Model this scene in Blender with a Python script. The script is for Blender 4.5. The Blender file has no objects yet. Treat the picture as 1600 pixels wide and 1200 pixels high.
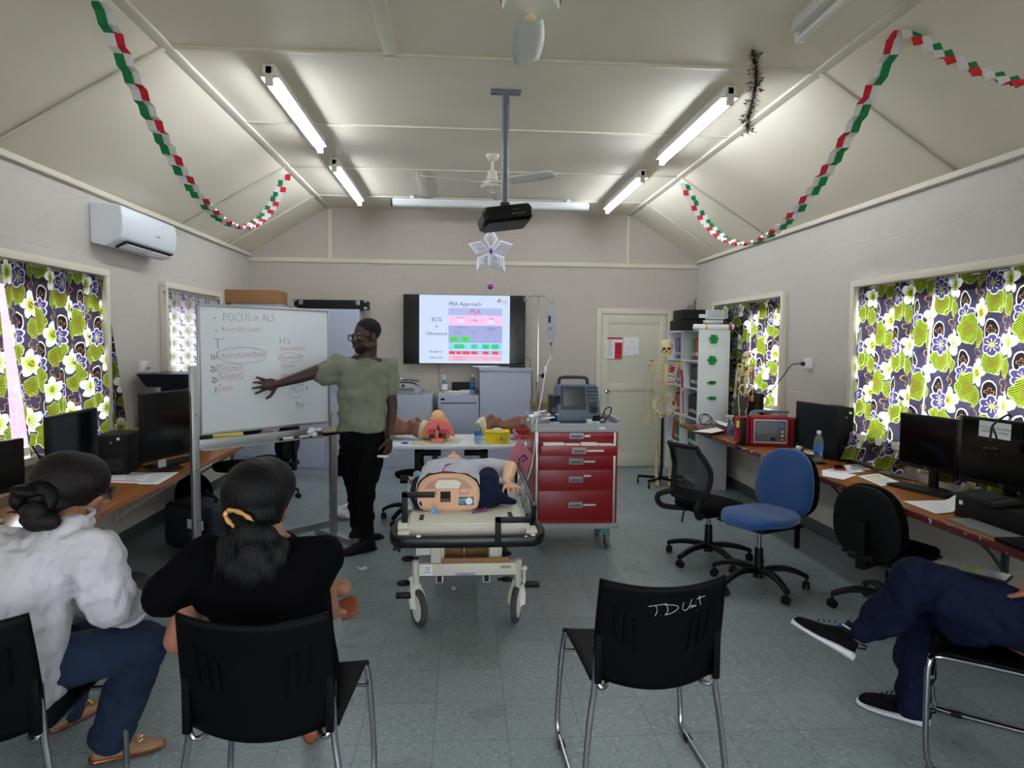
import bpy, bmesh, math, random
from mathutils import Vector, Matrix, Euler
random.seed(7)
SC = bpy.context.scene
COL = SC.collection
R = math.radians
PI = math.pi

# ------------------------------------------------------------------ camera
F_PX = 1065.0; CAM_H = 1.62
YAW = math.atan(78/F_PX); PITCH = math.atan(65/math.hypot(F_PX, 78)); ROLL = 0.009
CAM_M = (Matrix.Rotation(-YAW, 4, 'Z') @ Matrix.Rotation(PI/2-PITCH, 4, 'X') @ Matrix.Rotation(ROLL, 4, 'Z'))
cd = bpy.data.cameras.new('camera'); cam = bpy.data.objects.new('camera', cd); COL.objects.link(cam)
cd.sensor_width = 36; cd.lens = F_PX/1600*36; cd.clip_start = 0.05; cd.clip_end = 100
cam.matrix_world = Matrix.Translation((0, 0, CAM_H)) @ CAM_M
SC.camera = cam

# ------------------------------------------------------------------ world, exposure
w = bpy.data.worlds.new('sky'); SC.world = w; w.use_nodes = True
bg = w.node_tree.nodes['Background']
bg.inputs[0].default_value = (0.86, 0.93, 1.0, 1); bg.inputs[1].default_value = 2.6
SC.view_settings.view_transform = 'Standard'; SC.view_settings.look = 'None'
EXPO = 2.2
SC.view_settings.gamma = 1; SC.view_settings.use_curve_mapping = False
SC.view_settings.exposure = EXPO
TUBE_E = 11.0
SCREEN_E = 1.0/2**EXPO

def P(u, v, **k):
    """point on the ray through photo pixel (u,v) at the given X, Y or Z"""
    d = CAM_M.to_3x3() @ Vector(((u-800)/F_PX, (600-v)/F_PX, -1.0))
    o = Vector((0, 0, CAM_H))
    (a, val), = k.items(); i = 'XYZ'.index(a)
    return o + d*((val-o[i])/d[i])

# ------------------------------------------------------------------ materials
def lin(c):
    c = c/255.0
    return c/12.92 if c <= 0.04045 else ((c+0.055)/1.055)**2.4
def L(r, g, b): return (lin(r), lin(g), lin(b), 1)
MATS = {}
def mat(name, rgb=(200, 200, 200), rough=0.6, metal=0.0, bump=0.0, bscale=60, var=0.0, vscale=6, emit=None, es=1.0, trans=0.0, ior=1.45, alpha=1.0, coat=0.0, spec=0.5, sheen=0.0):
    if name in MATS: return MATS[name]
    m = bpy.data.materials.new(name); m.use_nodes = True; MATS[name] = m
    nt = m.node_tree; b = nt.nodes['Principled BSDF']
    b.inputs['Base Color'].default_value = L(*rgb); b.inputs['Roughness'].default_value = rough
    b.inputs['Metallic'].default_value = metal; b.inputs['IOR'].default_value = ior
    b.inputs['Transmission Weight'].default_value = trans; b.inputs['Alpha'].default_value = alpha
    b.inputs['Coat Weight'].default_value = coat; b.inputs['Specular IOR Level'].default_value = spec
    b.inputs['Sheen Weight'].default_value = sheen
    if emit is not None:
        b.inputs['Emission Color'].default_value = L(*emit); b.inputs['Emission Strength'].default_value = es
    tc = nt.nodes.new('ShaderNodeTexCoord')
    if bump:
        n = nt.nodes.new('ShaderNodeTexNoise'); n.inputs['Scale'].default_value = bscale; n.inputs['Detail'].default_value = 4
        nt.links.new(tc.outputs['Object'], n.inputs['Vector'])
        bp = nt.nodes.new('ShaderNodeBump'); bp.inputs['Strength'].default_value = bump; bp.inputs['Distance'].default_value = 0.004
        nt.links.new(n.outputs['Fac'], bp.inputs['Height']); nt.links.new(bp.outputs['Normal'], b.inputs['Normal'])
    if var:
        n = nt.nodes.new('ShaderNodeTexNoise'); n.inputs['Scale'].default_value = vscale; n.inputs['Detail'].default_value = 5
        nt.links.new(tc.outputs['Object'], n.inputs['Vector'])
        r = nt.nodes.new('ShaderNodeMapRange'); r.inputs['From Min'].default_value = 0.3; r.inputs['From Max'].default_value = 0.7
        r.inputs['To Min'].default_value = 1-var; r.inputs['To Max'].default_value = 1+var*0.6
        nt.links.new(n.outputs['Fac'], r.inputs['Value'])
        mx = nt.nodes.new('ShaderNodeVectorMath'); mx.operation = 'SCALE'
        mx.inputs[0].default_value = L(*rgb)[:3]
        nt.links.new(r.outputs[0], mx.inputs['Scale']); nt.links.new(mx.outputs[0], b.inputs['Base Color'])
    return m

class N:
    """tiny expression wrapper over shader math nodes"""
    nt = None
    def __init__(s, sock): s.s = sock
    @staticmethod
    def m(op, *a):
        n = N.nt.nodes.new('ShaderNodeMath'); n.operation = op
        for i, x in enumerate(a):
            if isinstance(x, N): N.nt.links.new(x.s, n.inputs[i])
            else: n.inputs[i].default_value = x
        return N(n.outputs[0])
    def __add__(s, o): return N.m('ADD', s, o)
    def __radd__(s, o): return N.m('ADD', o, s)
    def __sub__(s, o): return N.m('SUBTRACT', s, o)
    def __rsub__(s, o): return N.m('SUBTRACT', o, s)
    def __mul__(s, o): return N.m('MULTIPLY', s, o)
    def __rmul__(s, o): return N.m('MULTIPLY', o, s)
    def __truediv__(s, o): return N.m('DIVIDE', s, o)
    def lt(s, o): return N.m('LESS_THAN', s, o)
    def gt(s, o): return N.m('GREATER_THAN', s, o)
    def abs(s): return N.m('ABSOLUTE', s)
    def sin(s): return N.m('SINE', s)
    def cos(s): return N.m('COSINE', s)
    def fract(s): return N.m('FRACT', s)
    def floor(s): return N.m('FLOOR', s)
    def sqrt(s): return N.m('SQRT', s)
    def atan2(s, o): return N.m('ARCTAN2', s, o)
def mixc(f, a, b):
    n = N.nt.nodes.new('ShaderNodeMix'); n.data_type = 'RGBA'
    if isinstance(f, N): N.nt.links.new(f.s, n.inputs[0])
    else: n.inputs[0].default_value = f
    for i, x in ((6, a), (7, b)):
        if isinstance(x, tuple): n.inputs[i].default_value = x
        else: N.nt.links.new(x, n.inputs[i])
    return n.outputs[2]
def noise(scale, vec=None, detail=3, out='Fac'):
    n = N.nt.nodes.new('ShaderNodeTexNoise'); n.inputs['Scale'].default_value = scale; n.inputs['Detail'].default_value = detail
    if vec is not None: N.nt.links.new(vec, n.inputs['Vector'])
    return N(n.outputs[out])
def newmat(name):
    m = bpy.data.materials.new(name); m.use_nodes = True; MATS[name] = m
    N.nt = m.node_tree
    tc = N.nt.nodes.new('ShaderNodeTexCoord'); sx = N.nt.nodes.new('ShaderNodeSeparateXYZ')
    return m, N.nt.nodes['Principled BSDF'], tc, sx

# ------------------------------------------------------------------ objects
MW = {}
def tag(o, label=None, cat=None, group=None, kind=None):
    if label: o['label'] = label
    if cat: o['category'] = cat
    if group: o['group'] = group
    if kind: o['kind'] = kind
    return o
def thing(name, label, cat, loc=(0, 0, 0), rz=0.0, group=None, rot=None):
    o = bpy.data.objects.new(name, None); COL.objects.link(o); o.empty_display_size = 0.05
    o.location = loc
    o.rotation_euler = rot if rot else (0, 0, rz)
    MW[o.name] = Matrix.Translation(Vector(loc)) @ o.rotation_euler.to_matrix().to_4x4()
    return tag(o, label, cat, group)
def cp(root, loc, rz=None, label=None, group=None):
    def rec(o, par):
        c = o.copy(); COL.objects.link(c)
        c.parent = par
        for ch in [x for x in KIDS.get(o.name, [])]: k = rec(ch, c); KIDS.setdefault(c.name, []).append(k)
        return c
    c = rec(root, None); c.location = loc
    if rz is not None: c.rotation_euler = (0, 0, rz)
    if label: c['label'] = label
    if group: c['group'] = group
    MW[c.name] = Matrix.Translation(Vector(loc)) @ c.rotation_euler.to_matrix().to_4x4()
    return c
KIDS = {}

class MB:
    def __init__(s): s.bm = bmesh.new(); s.mi = 0; s.uv = None
    def _new(s, geom):
        for f in geom:
            f.material_index = s.mi
    def face(s, vs):
        try:
            f = s.bm.faces.new(vs); f.material_index = s.mi; return f
        except ValueError: return None
    def box(s, c, d, rot=None, bev=0.0, seg=2):
        """box centred at c with size d"""
        t = bmesh.new(); bmesh.ops.create_cube(t, size=1)
        bmesh.ops.scale(t, vec=Vector(d), verts=t.verts)
        if bev: bmesh.ops.bevel(t, geom=t.edges[:], offset=min(bev, min(d)*0.49), segments=seg, profile=0.6, affect='EDGES')
        M = Matrix.Translation(Vector(c)) @ (rot.to_4x4() if rot else Matrix())
        s.merge(t, M); return s
    def b2(s, a, b, bev=0.0, seg=2):
        a, b = Vector(a), Vector(b)
        return s.box((a+b)/2, [abs(x) for x in (b-a)], None, bev, seg)
    def merge(s, t, M=Matrix()):
        mp = {}
        for v in t.verts: mp[v] = s.bm.verts.new(M @ v.co)
        for f in t.faces:
            nf = s.face([mp[v] for v in f.verts])
        t.free()
    def ring(s, pts): return [s.bm.verts.new(p) for p in pts]
    def bridge(s, a, b):
        n = len(a)
        for i in range(n): s.face((a[i], a[(i+1) % n], b[(i+1) % n], b[i]))
    def loft(s, rings, cap=True, close=False):
        """rings: lists of points"""
        rs = [s.ring(r) for r in rings]
        for a, b in zip(rs, rs[1:]): s.bridge(a, b)
        if close: s.bridge(rs[-1], rs[0])
        elif cap:
            s.face(list(reversed(rs[0]))); s.face(rs[-1])
        return s
    def cyl(s, p0, p1, r0, r1=None, n=16, cap=True):
        p0, p1 = Vector(p0), Vector(p1); r1 = r0 if r1 is None else r1
        z = (p1-p0).normalized(); x = z.orthogonal().normalized(); y = z.cross(x)
        rg = lambda p, r: [p+(x*math.cos(2*PI*i/n)+y*math.sin(2*PI*i/n))*r for i in range(n)]
        return s.loft([rg(p0, r0), rg(p1, r1)], cap)
    def tube(s, pts, r, n=8, closed=False, smooth=0):
        pts = [Vector(p) for p in pts]
        if smooth: pts = spline(pts, smooth, closed)
        rr = r if isinstance(r, (list, tuple)) else [r]*len(pts)
        if len(rr) != len(pts): rr = [rr[min(int(i*len(rr)/len(pts)), len(rr)-1)] for i in range(len(pts))]
        rings = []; x = None
        for i, p in enumerate(pts):
            if closed: t = pts[(i+1) % len(pts)]-pts[i-1]
            else: t = pts[min(i+1, len(pts)-1)]-pts[max(i-1, 0)]
            if t.length < 1e-9: t = Vector((0, 0, 1))
            t.normalize()
            if x is None: x = t.orthogonal().normalized()
            x = (x - t*x.dot(t))
            x = x.normalized() if x.length > 1e-6 else t.orthogonal().normalized()
            y = t.cross(x)
            rings.append([p+(x*math.cos(2*PI*k/n)+y*math.sin(2*PI*k/n))*rr[i] for k in range(n)])
        return s.loft(rings, not closed, closed)
    def lathe(s, prof, c=(0, 0, 0), n=24, rot=None, cap=True):
        M = Matrix.Translation(Vector(c)) @ (rot.to_4x4() if rot else Matrix())
        rings = [[M @ Vector((r*math.cos(2*PI*i/n), r*math.sin(2*PI*i/n), z)) for i in range(n)] for r, z in prof]
        return s.loft(rings, cap)
    def prism(s, poly, h, M=Matrix()):
        """poly in local xy, extruded along z by h"""
        a = [M @ Vector((x, y, 0)) for x, y in poly]; b = [M @ Vector((x, y, h)) for x, y in poly]
        return s.loft([a, b])
    def ell(s, c, r, rot=None, n=16):
        t = bmesh.new(); bmesh.ops.create_uvsphere(t, u_segments=n, v_segments=max(6, n*5//8), radius=1)
        M = Matrix.Translation(Vector(c)) @ (rot.to_4x4() if rot else Matrix()) @ Matrix.Diagonal(Vector((r[0], r[1], r[2], 1)) if hasattr(r, '__len__') else Vector((r, r, r, 1)))
        s.merge(t, M); return s
    def cap(s, p0, p1, r0, r1=None, n=14):
        """rounded cone for blobs"""
        r1 = r0 if r1 is None else r1
        s.cyl(p0, p1, r0, r1, n); s.ell(p0, r0*0.998, n=n); s.ell(p1, r1*0.998, n=n); return s
    def limb(s, pts, rs, n=14):
        for a, b, ra, rb in zip(pts, pts[1:], rs, rs[1:]): s.cyl(a, b, ra, rb, n)
        for p, r in zip(pts, rs): s.ell(p, r*0.998, n=n)
        return s
    def eloft(s, secs, n=20, cap=True, p=2.0):
        """secs: (centre, avec, bvec) super-ellipses"""
        rings = []
        for c, a, b in secs:
            c, a, b = Vector(c), Vector(a), Vector(b)
            rg = []
            for i in range(n):
                t = 2*PI*i/n; ct, st = math.cos(t), math.sin(t)
                rg.append(c + a*(abs(ct)**(2/p)*(1 if ct >= 0 else -1)) + b*(abs(st)**(2/p)*(1 if st >= 0 else -1)))
            rings.append(rg)
        return s.loft(rings, cap)
    def grid(s, fn, nu, nv, thick=0.0, uv=True):
        """open sheet fn(u,v)->point, u,v in 0..1"""
        vs = [[s.bm.verts.new(fn(i/nu, j/nv)) for j in range(nv+1)] for i in range(nu+1)]
        if uv and s.uv is None: s.uv = s.bm.loops.layers.uv.new('UVMap')
        for i in range(nu):
            for j in range(nv):
                f = s.face((vs[i][j], vs[i+1][j], vs[i+1][j+1], vs[i][j+1]))
                if uv and f:
                    for lp, (a, b) in zip(f.loops, ((i, j), (i+1, j), (i+1, j+1), (i, j+1))): lp[s.uv].uv = (a/nu, b/nv)
        return s
    def poly(s, pts):
        s.face([s.bm.verts.new(p) for p in pts]); return s
    def build(s, name, m, parent=None, world=False, smooth=35, solid=0.0, kind=None, origin=None, remesh=0, relax=0, disp=None, label=None, subsurf=0):
        if not remesh and s.uv is None or True:
            bmesh.ops.recalc_face_normals(s.bm, faces=s.bm.faces[:])
        par = parent
        if world and par is not None:
            M = MW[par.name].inverted(); bmesh.ops.transform(s.bm, matrix=M, verts=s.bm.verts)
        if par is None and world is not None:
            # origin at the base of the thing
            cs = [v.co for v in s.bm.verts]
            if cs and origin is None:
                lo = Vector((min(c.x for c in cs), min(c.y for c in cs), min(c.z for c in cs))); hi = Vector((max(c.x for c in cs), max(c.y for c in cs), max(c.z for c in cs)))
                origin = Vector(((lo.x+hi.x)/2, (lo.y+hi.y)/2, lo.z))
            if origin is not None: bmesh.ops.translate(s.bm, vec=-Vector(origin), verts=s.bm.verts)
        me = bpy.data.meshes.new(name); s.bm.to_mesh(me); s.bm.free()
        for x in (m if isinstance(m, (list, tuple)) else [m]): me.materials.append(x)
        o = bpy.data.objects.new(name, me); COL.objects.link(o)
        if par is not None:
            o.parent = par; MW[o.name] = MW[par.name]; KIDS.setdefault(par.name, []).append(o)
        else:
            if origin is not None: o.location = origin
            MW[o.name] = Matrix.Translation(o.location)
        if smooth:
            me.shade_smooth()
            if not remesh: me.set_sharp_from_angle(angle=R(smooth))
        if solid:
            md = o.modifiers.new('solid', 'SOLIDIFY'); md.thickness = solid; md.offset = 0
        if remesh:
            md = o.modifiers.new('remesh', 'REMESH'); md.mode = 'VOXEL'; md.voxel_size = remesh; md.use_smooth_shade = True
            if relax:
                md = o.modifiers.new('relax', 'SMOOTH'); md.factor = 0.5; md.iterations = relax
        if disp:
            tx_ = bpy.data.textures.get('folds_%g' % disp[1]) or bpy.data.textures.new('folds_%g' % disp[1], 'MARBLE')
            tx_.noise_scale = disp[1]; tx_.turbulence = 9; tx_.noise_depth = 1; tx_.marble_type = 'SOFT'
            md = o.modifiers.new('folds', 'DISPLACE'); md.texture = tx_; md.strength = disp[0]; md.mid_level = 0.5; md.texture_coords = 'LOCAL'
        if subsurf:
            md = o.modifiers.new('sub', 'SUBSURF'); md.levels = md.render_levels = subsurf
        if kind: o['kind'] = kind
        if label: o['label'] = label
        return o

def spline(pts, k=6, closed=False):
    out = []; n = len(pts)
    rng = range(n if closed else n-1)
    for i in rng:
        if closed: p = [pts[(i+j-1) % n] for j in range(4)]
        else: p = [pts[max(0, min(n-1, i+j-1))] for j in range(4)]
        for q in range(k):
            t = q/k
            out.append(0.5*((2*p[1]) + (p[2]-p[0])*t + (2*p[0]-5*p[1]+4*p[2]-p[3])*t*t + (3*p[1]-p[0]-3*p[2]+p[3])*t**3))
    if not closed: out.append(pts[-1])
    return out

def text(name, s, size, M, m, parent, world=True, align='CENTER', thin=0.0, depth=0.0004, shear=0.0, sx=1.0):
    """text as a mesh; M places its local xy plane"""
    c = bpy.data.curves.new(name, 'FONT'); c.body = s; c.size = size; c.align_x = align; c.align_y = 'CENTER'
    c.offset = thin; c.extrude = depth; c.shear = shear; c.resolution_u = 2
    o = bpy.data.objects.new('tmp_text', c); COL.objects.link(o)
    bpy.context.view_layer.update()
    me = bpy.data.meshes.new_from_object(o.evaluated_get(bpy.context.evaluated_depsgraph_get()))
    bpy.data.objects.remove(o); bpy.data.curves.remove(c)
    me.name = name
    MM = (MW[parent.name].inverted() if world else Matrix()) @ M @ Matrix.Diagonal((sx, 1, 1, 1))
    me.transform(MM); me.materials.clear(); me.materials.append(m)
    t = bpy.data.objects.new(name, me); COL.objects.link(t); t.parent = parent; MW[t.name] = MW[parent.name]
    KIDS.setdefault(parent.name, []).append(t)
    return t
def frame(o, x, y):
    """matrix with origin o, local x and y axes"""
    x = Vector(x).normalized(); y = Vector(y); z = x.cross(y).normalized(); y = z.cross(x)
    m = Matrix((x, y, z)).transposed().to_4x4(); m.translation = Vector(o); return m
def RZ(a): return Matrix.Rotation(a, 3, 'Z')
def RX(a): return Matrix.Rotation(a, 3, 'X')
def RY(a): return Matrix.Rotation(a, 3, 'Y')
def V(*a): return Vector(a)

# palette
M_black = mat('black_plastic', (12, 12, 14), 0.45, bump=0.1, bscale=300, spec=0.3)
M_black2 = mat('soft_black_plastic', (16, 16, 18), 0.6, spec=0.3)
M_screen = mat('dark_glass_screen', (7, 8, 10), 0.12)
M_grey = mat('grey_plastic', (120, 122, 126), 0.5)
M_dgrey = mat('dark_grey_plastic', (58, 60, 64), 0.5)
M_white = mat('white_plastic', (228, 228, 228), 0.4)
M_paper = mat('white_paper', (236, 236, 240), 0.9)
M_chrome = mat('chrome', (200, 200, 205), 0.12, 1.0)
M_alu = mat('brushed_aluminium', (176, 178, 182), 0.38, 0.85)
M_steel = mat('steel', (150, 150, 150), 0.3, 1.0)
M_red = mat('red_plastic', (190, 24, 38), 0.5)
M_cable = mat('black_cable', (14, 14, 15), 0.5)
M_wcable = mat('white_cable', (215, 215, 212), 0.5)
M_metalgrey = mat('pale_grey_enamel', (172, 178, 198), 0.45, bump=0.04, bscale=20)
M_cream = mat('cream_enamel', (206, 202, 188), 0.35)
M_navy = mat('navy_cloth', (20, 30, 58), 0.9, spec=0.2, bump=0.5, bscale=200, var=0.15, vscale=30)
M_blackcloth = mat('black_fabric', (12, 12, 15), 0.95, bump=0.5, bscale=300, spec=0.15)
# ================================================================== ROOM
XL, XR, YB, YF = -2.66, 3.06, 8.78, -3.2
ZW, ZC = 2.69, 3.28
FL, FR = -1.68, 2.15          # edges of the flat part of the ceiling
T = 0.16

def wall_material(name, rgb, ax):
    m, b, tc, sx = newmat(name); nt = N.nt
    mp = nt.nodes.new('ShaderNodeMapping'); nt.links.new(tc.outputs['Object'], mp.inputs['Vector'])
    if ax == 'X': mp.inputs['Rotation'].default_value = (R(90), 0, R(90))
    else: mp.inputs['Rotation'].default_value = (R(90), 0, 0)
    bk = nt.nodes.new('ShaderNodeTexBrick'); nt.links.new(mp.outputs[0], bk.inputs['Vector'])
    bk.inputs['Scale'].default_value = 1.0; bk.inputs['Brick Width'].default_value = 0.4; bk.inputs['Row Height'].default_value = 0.2
    bk.inputs['Mortar Size'].default_value = 0.006; bk.inputs['Mortar Smooth'].default_value = 0.6
    n1 = noise(9, tc.outputs['Object'], 5); n2 = noise(60, tc.outputs['Object'], 3)
    n3 = noise(1.3, tc.outputs['Object'], 6)
    crack = nt.nodes.new('ShaderNodeMapRange'); nt.links.new((noise(2.2, tc.outputs['Object'], 8)-0.5).abs().s, crack.inputs[0])
    crack.inputs[1].default_value = 0; crack.inputs[2].default_value = 0.006; crack.inputs[3].default_value = 1; crack.inputs[4].default_value = 0
    h = N(bk.outputs['Fac'])*(-0.35) + n1*0.5 + n2*0.12 
    bp = nt.nodes.new('ShaderNodeBump'); bp.inputs['Strength'].default_value = 0.5; bp.inputs['Distance'].default_value = 0.006
    nt.links.new(h.s, bp.inputs['Height']); nt.links.new(bp.outputs[0], b.inputs['Normal'])
    c = L(*rgb); d = tuple(x*0.88 for x in c[:3])+(1,)
    k = mixc(n3*1.1, c, d)
    N.nt.links.new(mixc(N(crack.outputs[0])*noise(1.1, tc.outputs['Object'], 2).gt(0.52)*0.16, k, L(120, 110, 98)), b.inputs['Base Color'])
    b.inputs['Roughness'].default_value = 0.55
    return m
M_wallx = wall_material('painted_blockwork_side', (200, 194, 186), 'X')
M_wally = wall_material('painted_blockwork_end', (197, 187, 177), 'Y')
M_ceil = mat('painted_ceiling_board', (228, 219, 201), 0.55, bump=0.06, bscale=3, var=0.05, vscale=1.5)
M_trim = mat('painted_timber', (218, 211, 194), 0.5)

# floor: vinyl tiles
m, b, tc, sx = newmat('vinyl_floor_tiles'); nt = N.nt
nt.links.new(tc.outputs['Object'], sx.inputs[0])
X, Y = N(sx.outputs[0]), N(sx.outputs[1])
ts = 0.305
fx = ((X+0.11)/ts).fract(); fy = ((Y+0.06)/ts).fract()
cxi = ((X+0.11)/ts).floor(); cyi = ((Y+0.06)/ts).floor()
h = ((cxi*12.9898+cyi*78.233).sin()*43758.5453).fract()
edge = N.m('MINIMUM', N.m('MINIMUM', fx, 1-fx), N.m('MINIMUM', fy, 1-fy))
seam = edge.lt(0.0055)
st = nt.nodes.new('ShaderNodeMapping'); nt.links.new(tc.outputs['Object'], st.inputs[0])
# streak direction swaps from tile to tile
swap = (cxi+cyi)*0.5
sw = swap.fract().gt(0.25)
cmb = nt.nodes.new('ShaderNodeCombineXYZ')
nt.links.new((X*(110-sw*70)).s, cmb.inputs[0]); nt.links.new((Y*(40+sw*70)).s, cmb.inputs[1]); nt.links.new(h.s, cmb.inputs[2])
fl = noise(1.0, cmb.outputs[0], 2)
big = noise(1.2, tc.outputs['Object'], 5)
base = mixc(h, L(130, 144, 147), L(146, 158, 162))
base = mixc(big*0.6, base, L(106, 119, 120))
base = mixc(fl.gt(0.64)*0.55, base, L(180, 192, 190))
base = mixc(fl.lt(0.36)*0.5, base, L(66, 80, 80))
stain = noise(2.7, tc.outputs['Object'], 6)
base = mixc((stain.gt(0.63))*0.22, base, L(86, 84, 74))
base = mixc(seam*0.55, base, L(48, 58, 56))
nt.links.new(base, b.inputs['Base Color'])
rr = nt.nodes.new('ShaderNodeMapRange'); nt.links.new(big.s, rr.inputs[0]); rr.inputs[3].default_value = 0.28; rr.inputs[4].default_value = 0.5
nt.links.new(rr.outputs[0], b.inputs['Roughness'])
bp = nt.nodes.new('ShaderNodeBump'); bp.inputs['Strength'].default_value = 0.15; bp.inputs['Distance'].default_value = 0.002
nt.links.new((fl*0.3-seam*1.0+h*0.3).s, bp.inputs['Height']); nt.links.new(bp.outputs[0], b.inputs['Normal'])
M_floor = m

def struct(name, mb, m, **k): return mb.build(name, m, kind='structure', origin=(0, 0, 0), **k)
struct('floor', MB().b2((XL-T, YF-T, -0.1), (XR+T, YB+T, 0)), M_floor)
# ceiling: flat centre and two sloping sides, one shell
def prof(y): return [(XL-0.02, y, ZW), (FL, y, ZC), (FR, y, ZC), (XR+0.02, y, ZW), (XR+0.02, y, ZW+0.12), (FR+0.03, y, ZC+0.12), (FL-0.03, y, ZC+0.12), (XL-0.02, y, ZW+0.12)]
struct('ceiling', MB().loft([prof(YF-T), prof(YB+T)]), M_ceil, smooth=0)
# end walls with gable outline
def gable(name, y0, y1, m, holes=None):
    o = [(XL-T, 0), (XR+T, 0), (XR+T, ZW+0.04), (FR, ZC+0.05), (FL, ZC+0.05), (XL-T, ZW+0.04)]
    mb = MB(); mb.loft([[V(x, y0, z) for x, z in o], [V(x, y1, z) for x, z in o]]); return struct(name, mb, m, smooth=0)
gable('wall_back', YB, YB+T, M_wally)
# front wall (behind the camera) with a wide doorway letting daylight in
mb = MB()
mb.b2((XL-T, YF-T, 0), (-0.6, YF, ZW)).b2((1.2, YF-T, 0), (XR+T, YF, ZW)).b2((-0.6, YF-T, 2.1), (1.2, YF, ZW))
o_ = [(XL-T, ZW), (XR+T, ZW), (FR, ZC+0.05), (FL, ZC+0.05)]
mb.loft([[V(x, YF-T, z) for x, z in o_], [V(x, YF, z) for x, z in o_]])
struct('wall_front', mb, M_wally, smooth=0)

def side_wall(name, x0, x1, wins):
    """wall between x0,x1 with openings (y0,y1,z0,z1)"""
    mb = MB(); ys = YF-T
    for (a, b_, z0, z1) in sorted(wins):
        mb.b2((x0, ys, 0), (x1, a, ZW+0.02)); mb.b2((x0, a, 0), (x1, b_, z0)); mb.b2((x0, a, z1), (x1, b_, ZW+0.02)); ys = b_
    mb.b2((x0, ys, 0), (x1, YB+T, ZW+0.02))
    return struct(name, mb, M_wallx, smooth=0)
WL = [(2.3, 5.24, 0.9, 1.98), (6.3, 7.6, 1.0, 1.98), (-2.2, 0.6, 0.9, 1.98)]
WR = [(2.6, 5.08, 0.95, 2.0), (6.3, 7.15, 0.98, 1.98), (-2.2, 0.8, 0.9, 1.98)]
side_wall('wall_left', XL-T, XL, WL)
side_wall('wall_right', XR, XR+T, WR)

M_glass, b_, tc, sx = newmat('thin_window_glass')
nt = N.nt; nt.nodes.remove(b_)
tr = nt.nodes.new('ShaderNodeBsdfTransparent'); gl = nt.nodes.new('ShaderNodeBsdfGlossy'); gl.inputs['Roughness'].default_value = 0.02
mxs = nt.nodes.new('ShaderNodeMixShader'); mxs.inputs[0].default_value = 0.06
nt.links.new(tr.outputs[0], mxs.inputs[1]); nt.links.new(gl.outputs[0], mxs.inputs[2]); nt.links.new(mxs.outputs[0], nt.nodes['Material Output'].inputs[0])

def window(n, side, y0, y1, z0, z1, ext=0.1, yc=None):
    """a window: outer casing on the wall face, sash bars and panes in the opening"""
    s = 1 if side == 'R' else -1
    xw = XR if side == 'R' else XL
    t = MB(); c = 0.05
    def bx(ya, yb, za, zb, xa, xb): t.b2((xw+s*xa, ya, za), (xw+s*xb, yb, zb), bev=0.004)
    # casing standing proud of the wall
    yb = y1; y1 = yc or y1
    bx(y0-c, y1+c, z1+ext, z1+ext+c, -0.055, 0.0); bx(y0-c, y0, z0-0.02, z1+ext, -0.055, 0.0); bx(y1, y1+c, z0-0.02, z1+ext, -0.055, 0.0)
    bx(y0-c, y1+c, z0-0.05, z0-0.0, -0.06, 0.03)
    y1 = yb
    # sash in the depth of the opening
    bx(y0, y1, z1-0.04, z1, 0.05, 0.1); bx(y0, y1, z0, z0+0.04, 0.05, 0.1)
    k = max(1, round((y1-y0)/0.65))
    for i in range(k+1):
        y = y0+(y1-y0)*i/k; bx(max(y0, y-0.02), min(y1, y+0.02), z0, z1, 0.05, 0.1)
    o = struct('window_%d' % n, t, M_trim)
    g = MB().b2((xw+s*0.072, y0, z0), (xw+s*0.076, y1, z1)); go = g.build('pane', M_glass, parent=o, world=True)
window(1, 'L', *WL[0]); window(2, 'L', *WL[1]); window(3, 'R', *WR[1], yc=8.03); window(4, 'R', *WR[0], ext=0.07); window(5, 'L', *WL[2]); window(6, 'R', *WR[2])

# pale neighbouring wall and ground outside
M_ext = mat('pink_exterior_render', (122, 94, 108), 0.8, var=0.08, vscale=2)
struct('wall_exterior_left', MB().b2((-6.6, -6, -0.6), (-6.4, 14, 2.5)), M_ext)
struct('ground_exterior', MB().b2((-20, -20, -0.7), (20, 25, -0.6)), mat('pale_concrete_ground', (170, 166, 156), 0.9))

# trims: ceiling battens, cornices, rails
TN = [0]
def trim(mb, m=None, **k):
    TN[0] += 1; return struct('trim_%d' % TN[0], mb, m or M_trim, **k)
for y in (0.2, 1.5, 2.8, 4.1, 5.43, 6.74, 8.02):
    trim(MB().box(((FL+FR)/2, y, ZC-0.005), (FR-FL, 0.035, 0.014), bev=0.003))
for (a, b_) in ((2.8, 4.1), (6.74, 8.78), (0.2, 1.5)): trim(MB().b2((-0.46, a, ZC-0.012), (-0.38, b_, ZC+0.002), bev=0.003))
for x in (FL, FR): 
    s = 1 if x > 0 else -1
    trim(MB().b2((x-0.038, YF, ZC-0.018), (x+0.038, YB, ZC+0.01), bev=0.004))
    th = math.atan2(ZC-ZW, (abs(XL-FL) if s < 0 else XR-FR))
    wx = XL if s < 0 else XR
    for y in (1.5, 4.1, 6.74, 8.02):
        ln = math.hypot(ZC-ZW, wx-x)
        trim(MB().box(((x+wx)/2, y, (ZC+ZW)/2-0.006), (ln, 0.035, 0.012), rot=RY(th*s)))
    trim(MB().b2((wx, YF, ZW-0.03), (wx-s*0.04, YB, ZW+0.01), bev=0.006))       # cornice
trim(MB().b2((XL, YB-0.02, 2.60), (XR, YB, 2.655), bev=0.006))                  # rail across the end wall
for x in (FL+0.02, FR-0.02): trim(MB().b2((x-0.02, YB-0.012, 2.65), (x+0.02, YB, ZC), bev=0.003))
M_och = mat('ochre_painted_rail', (176, 150, 76), 0.5)
trim(MB().b2((XL, 5.3, 0.84), (XL+0.045, YB, 0.9), bev=0.015), M_och)
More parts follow.
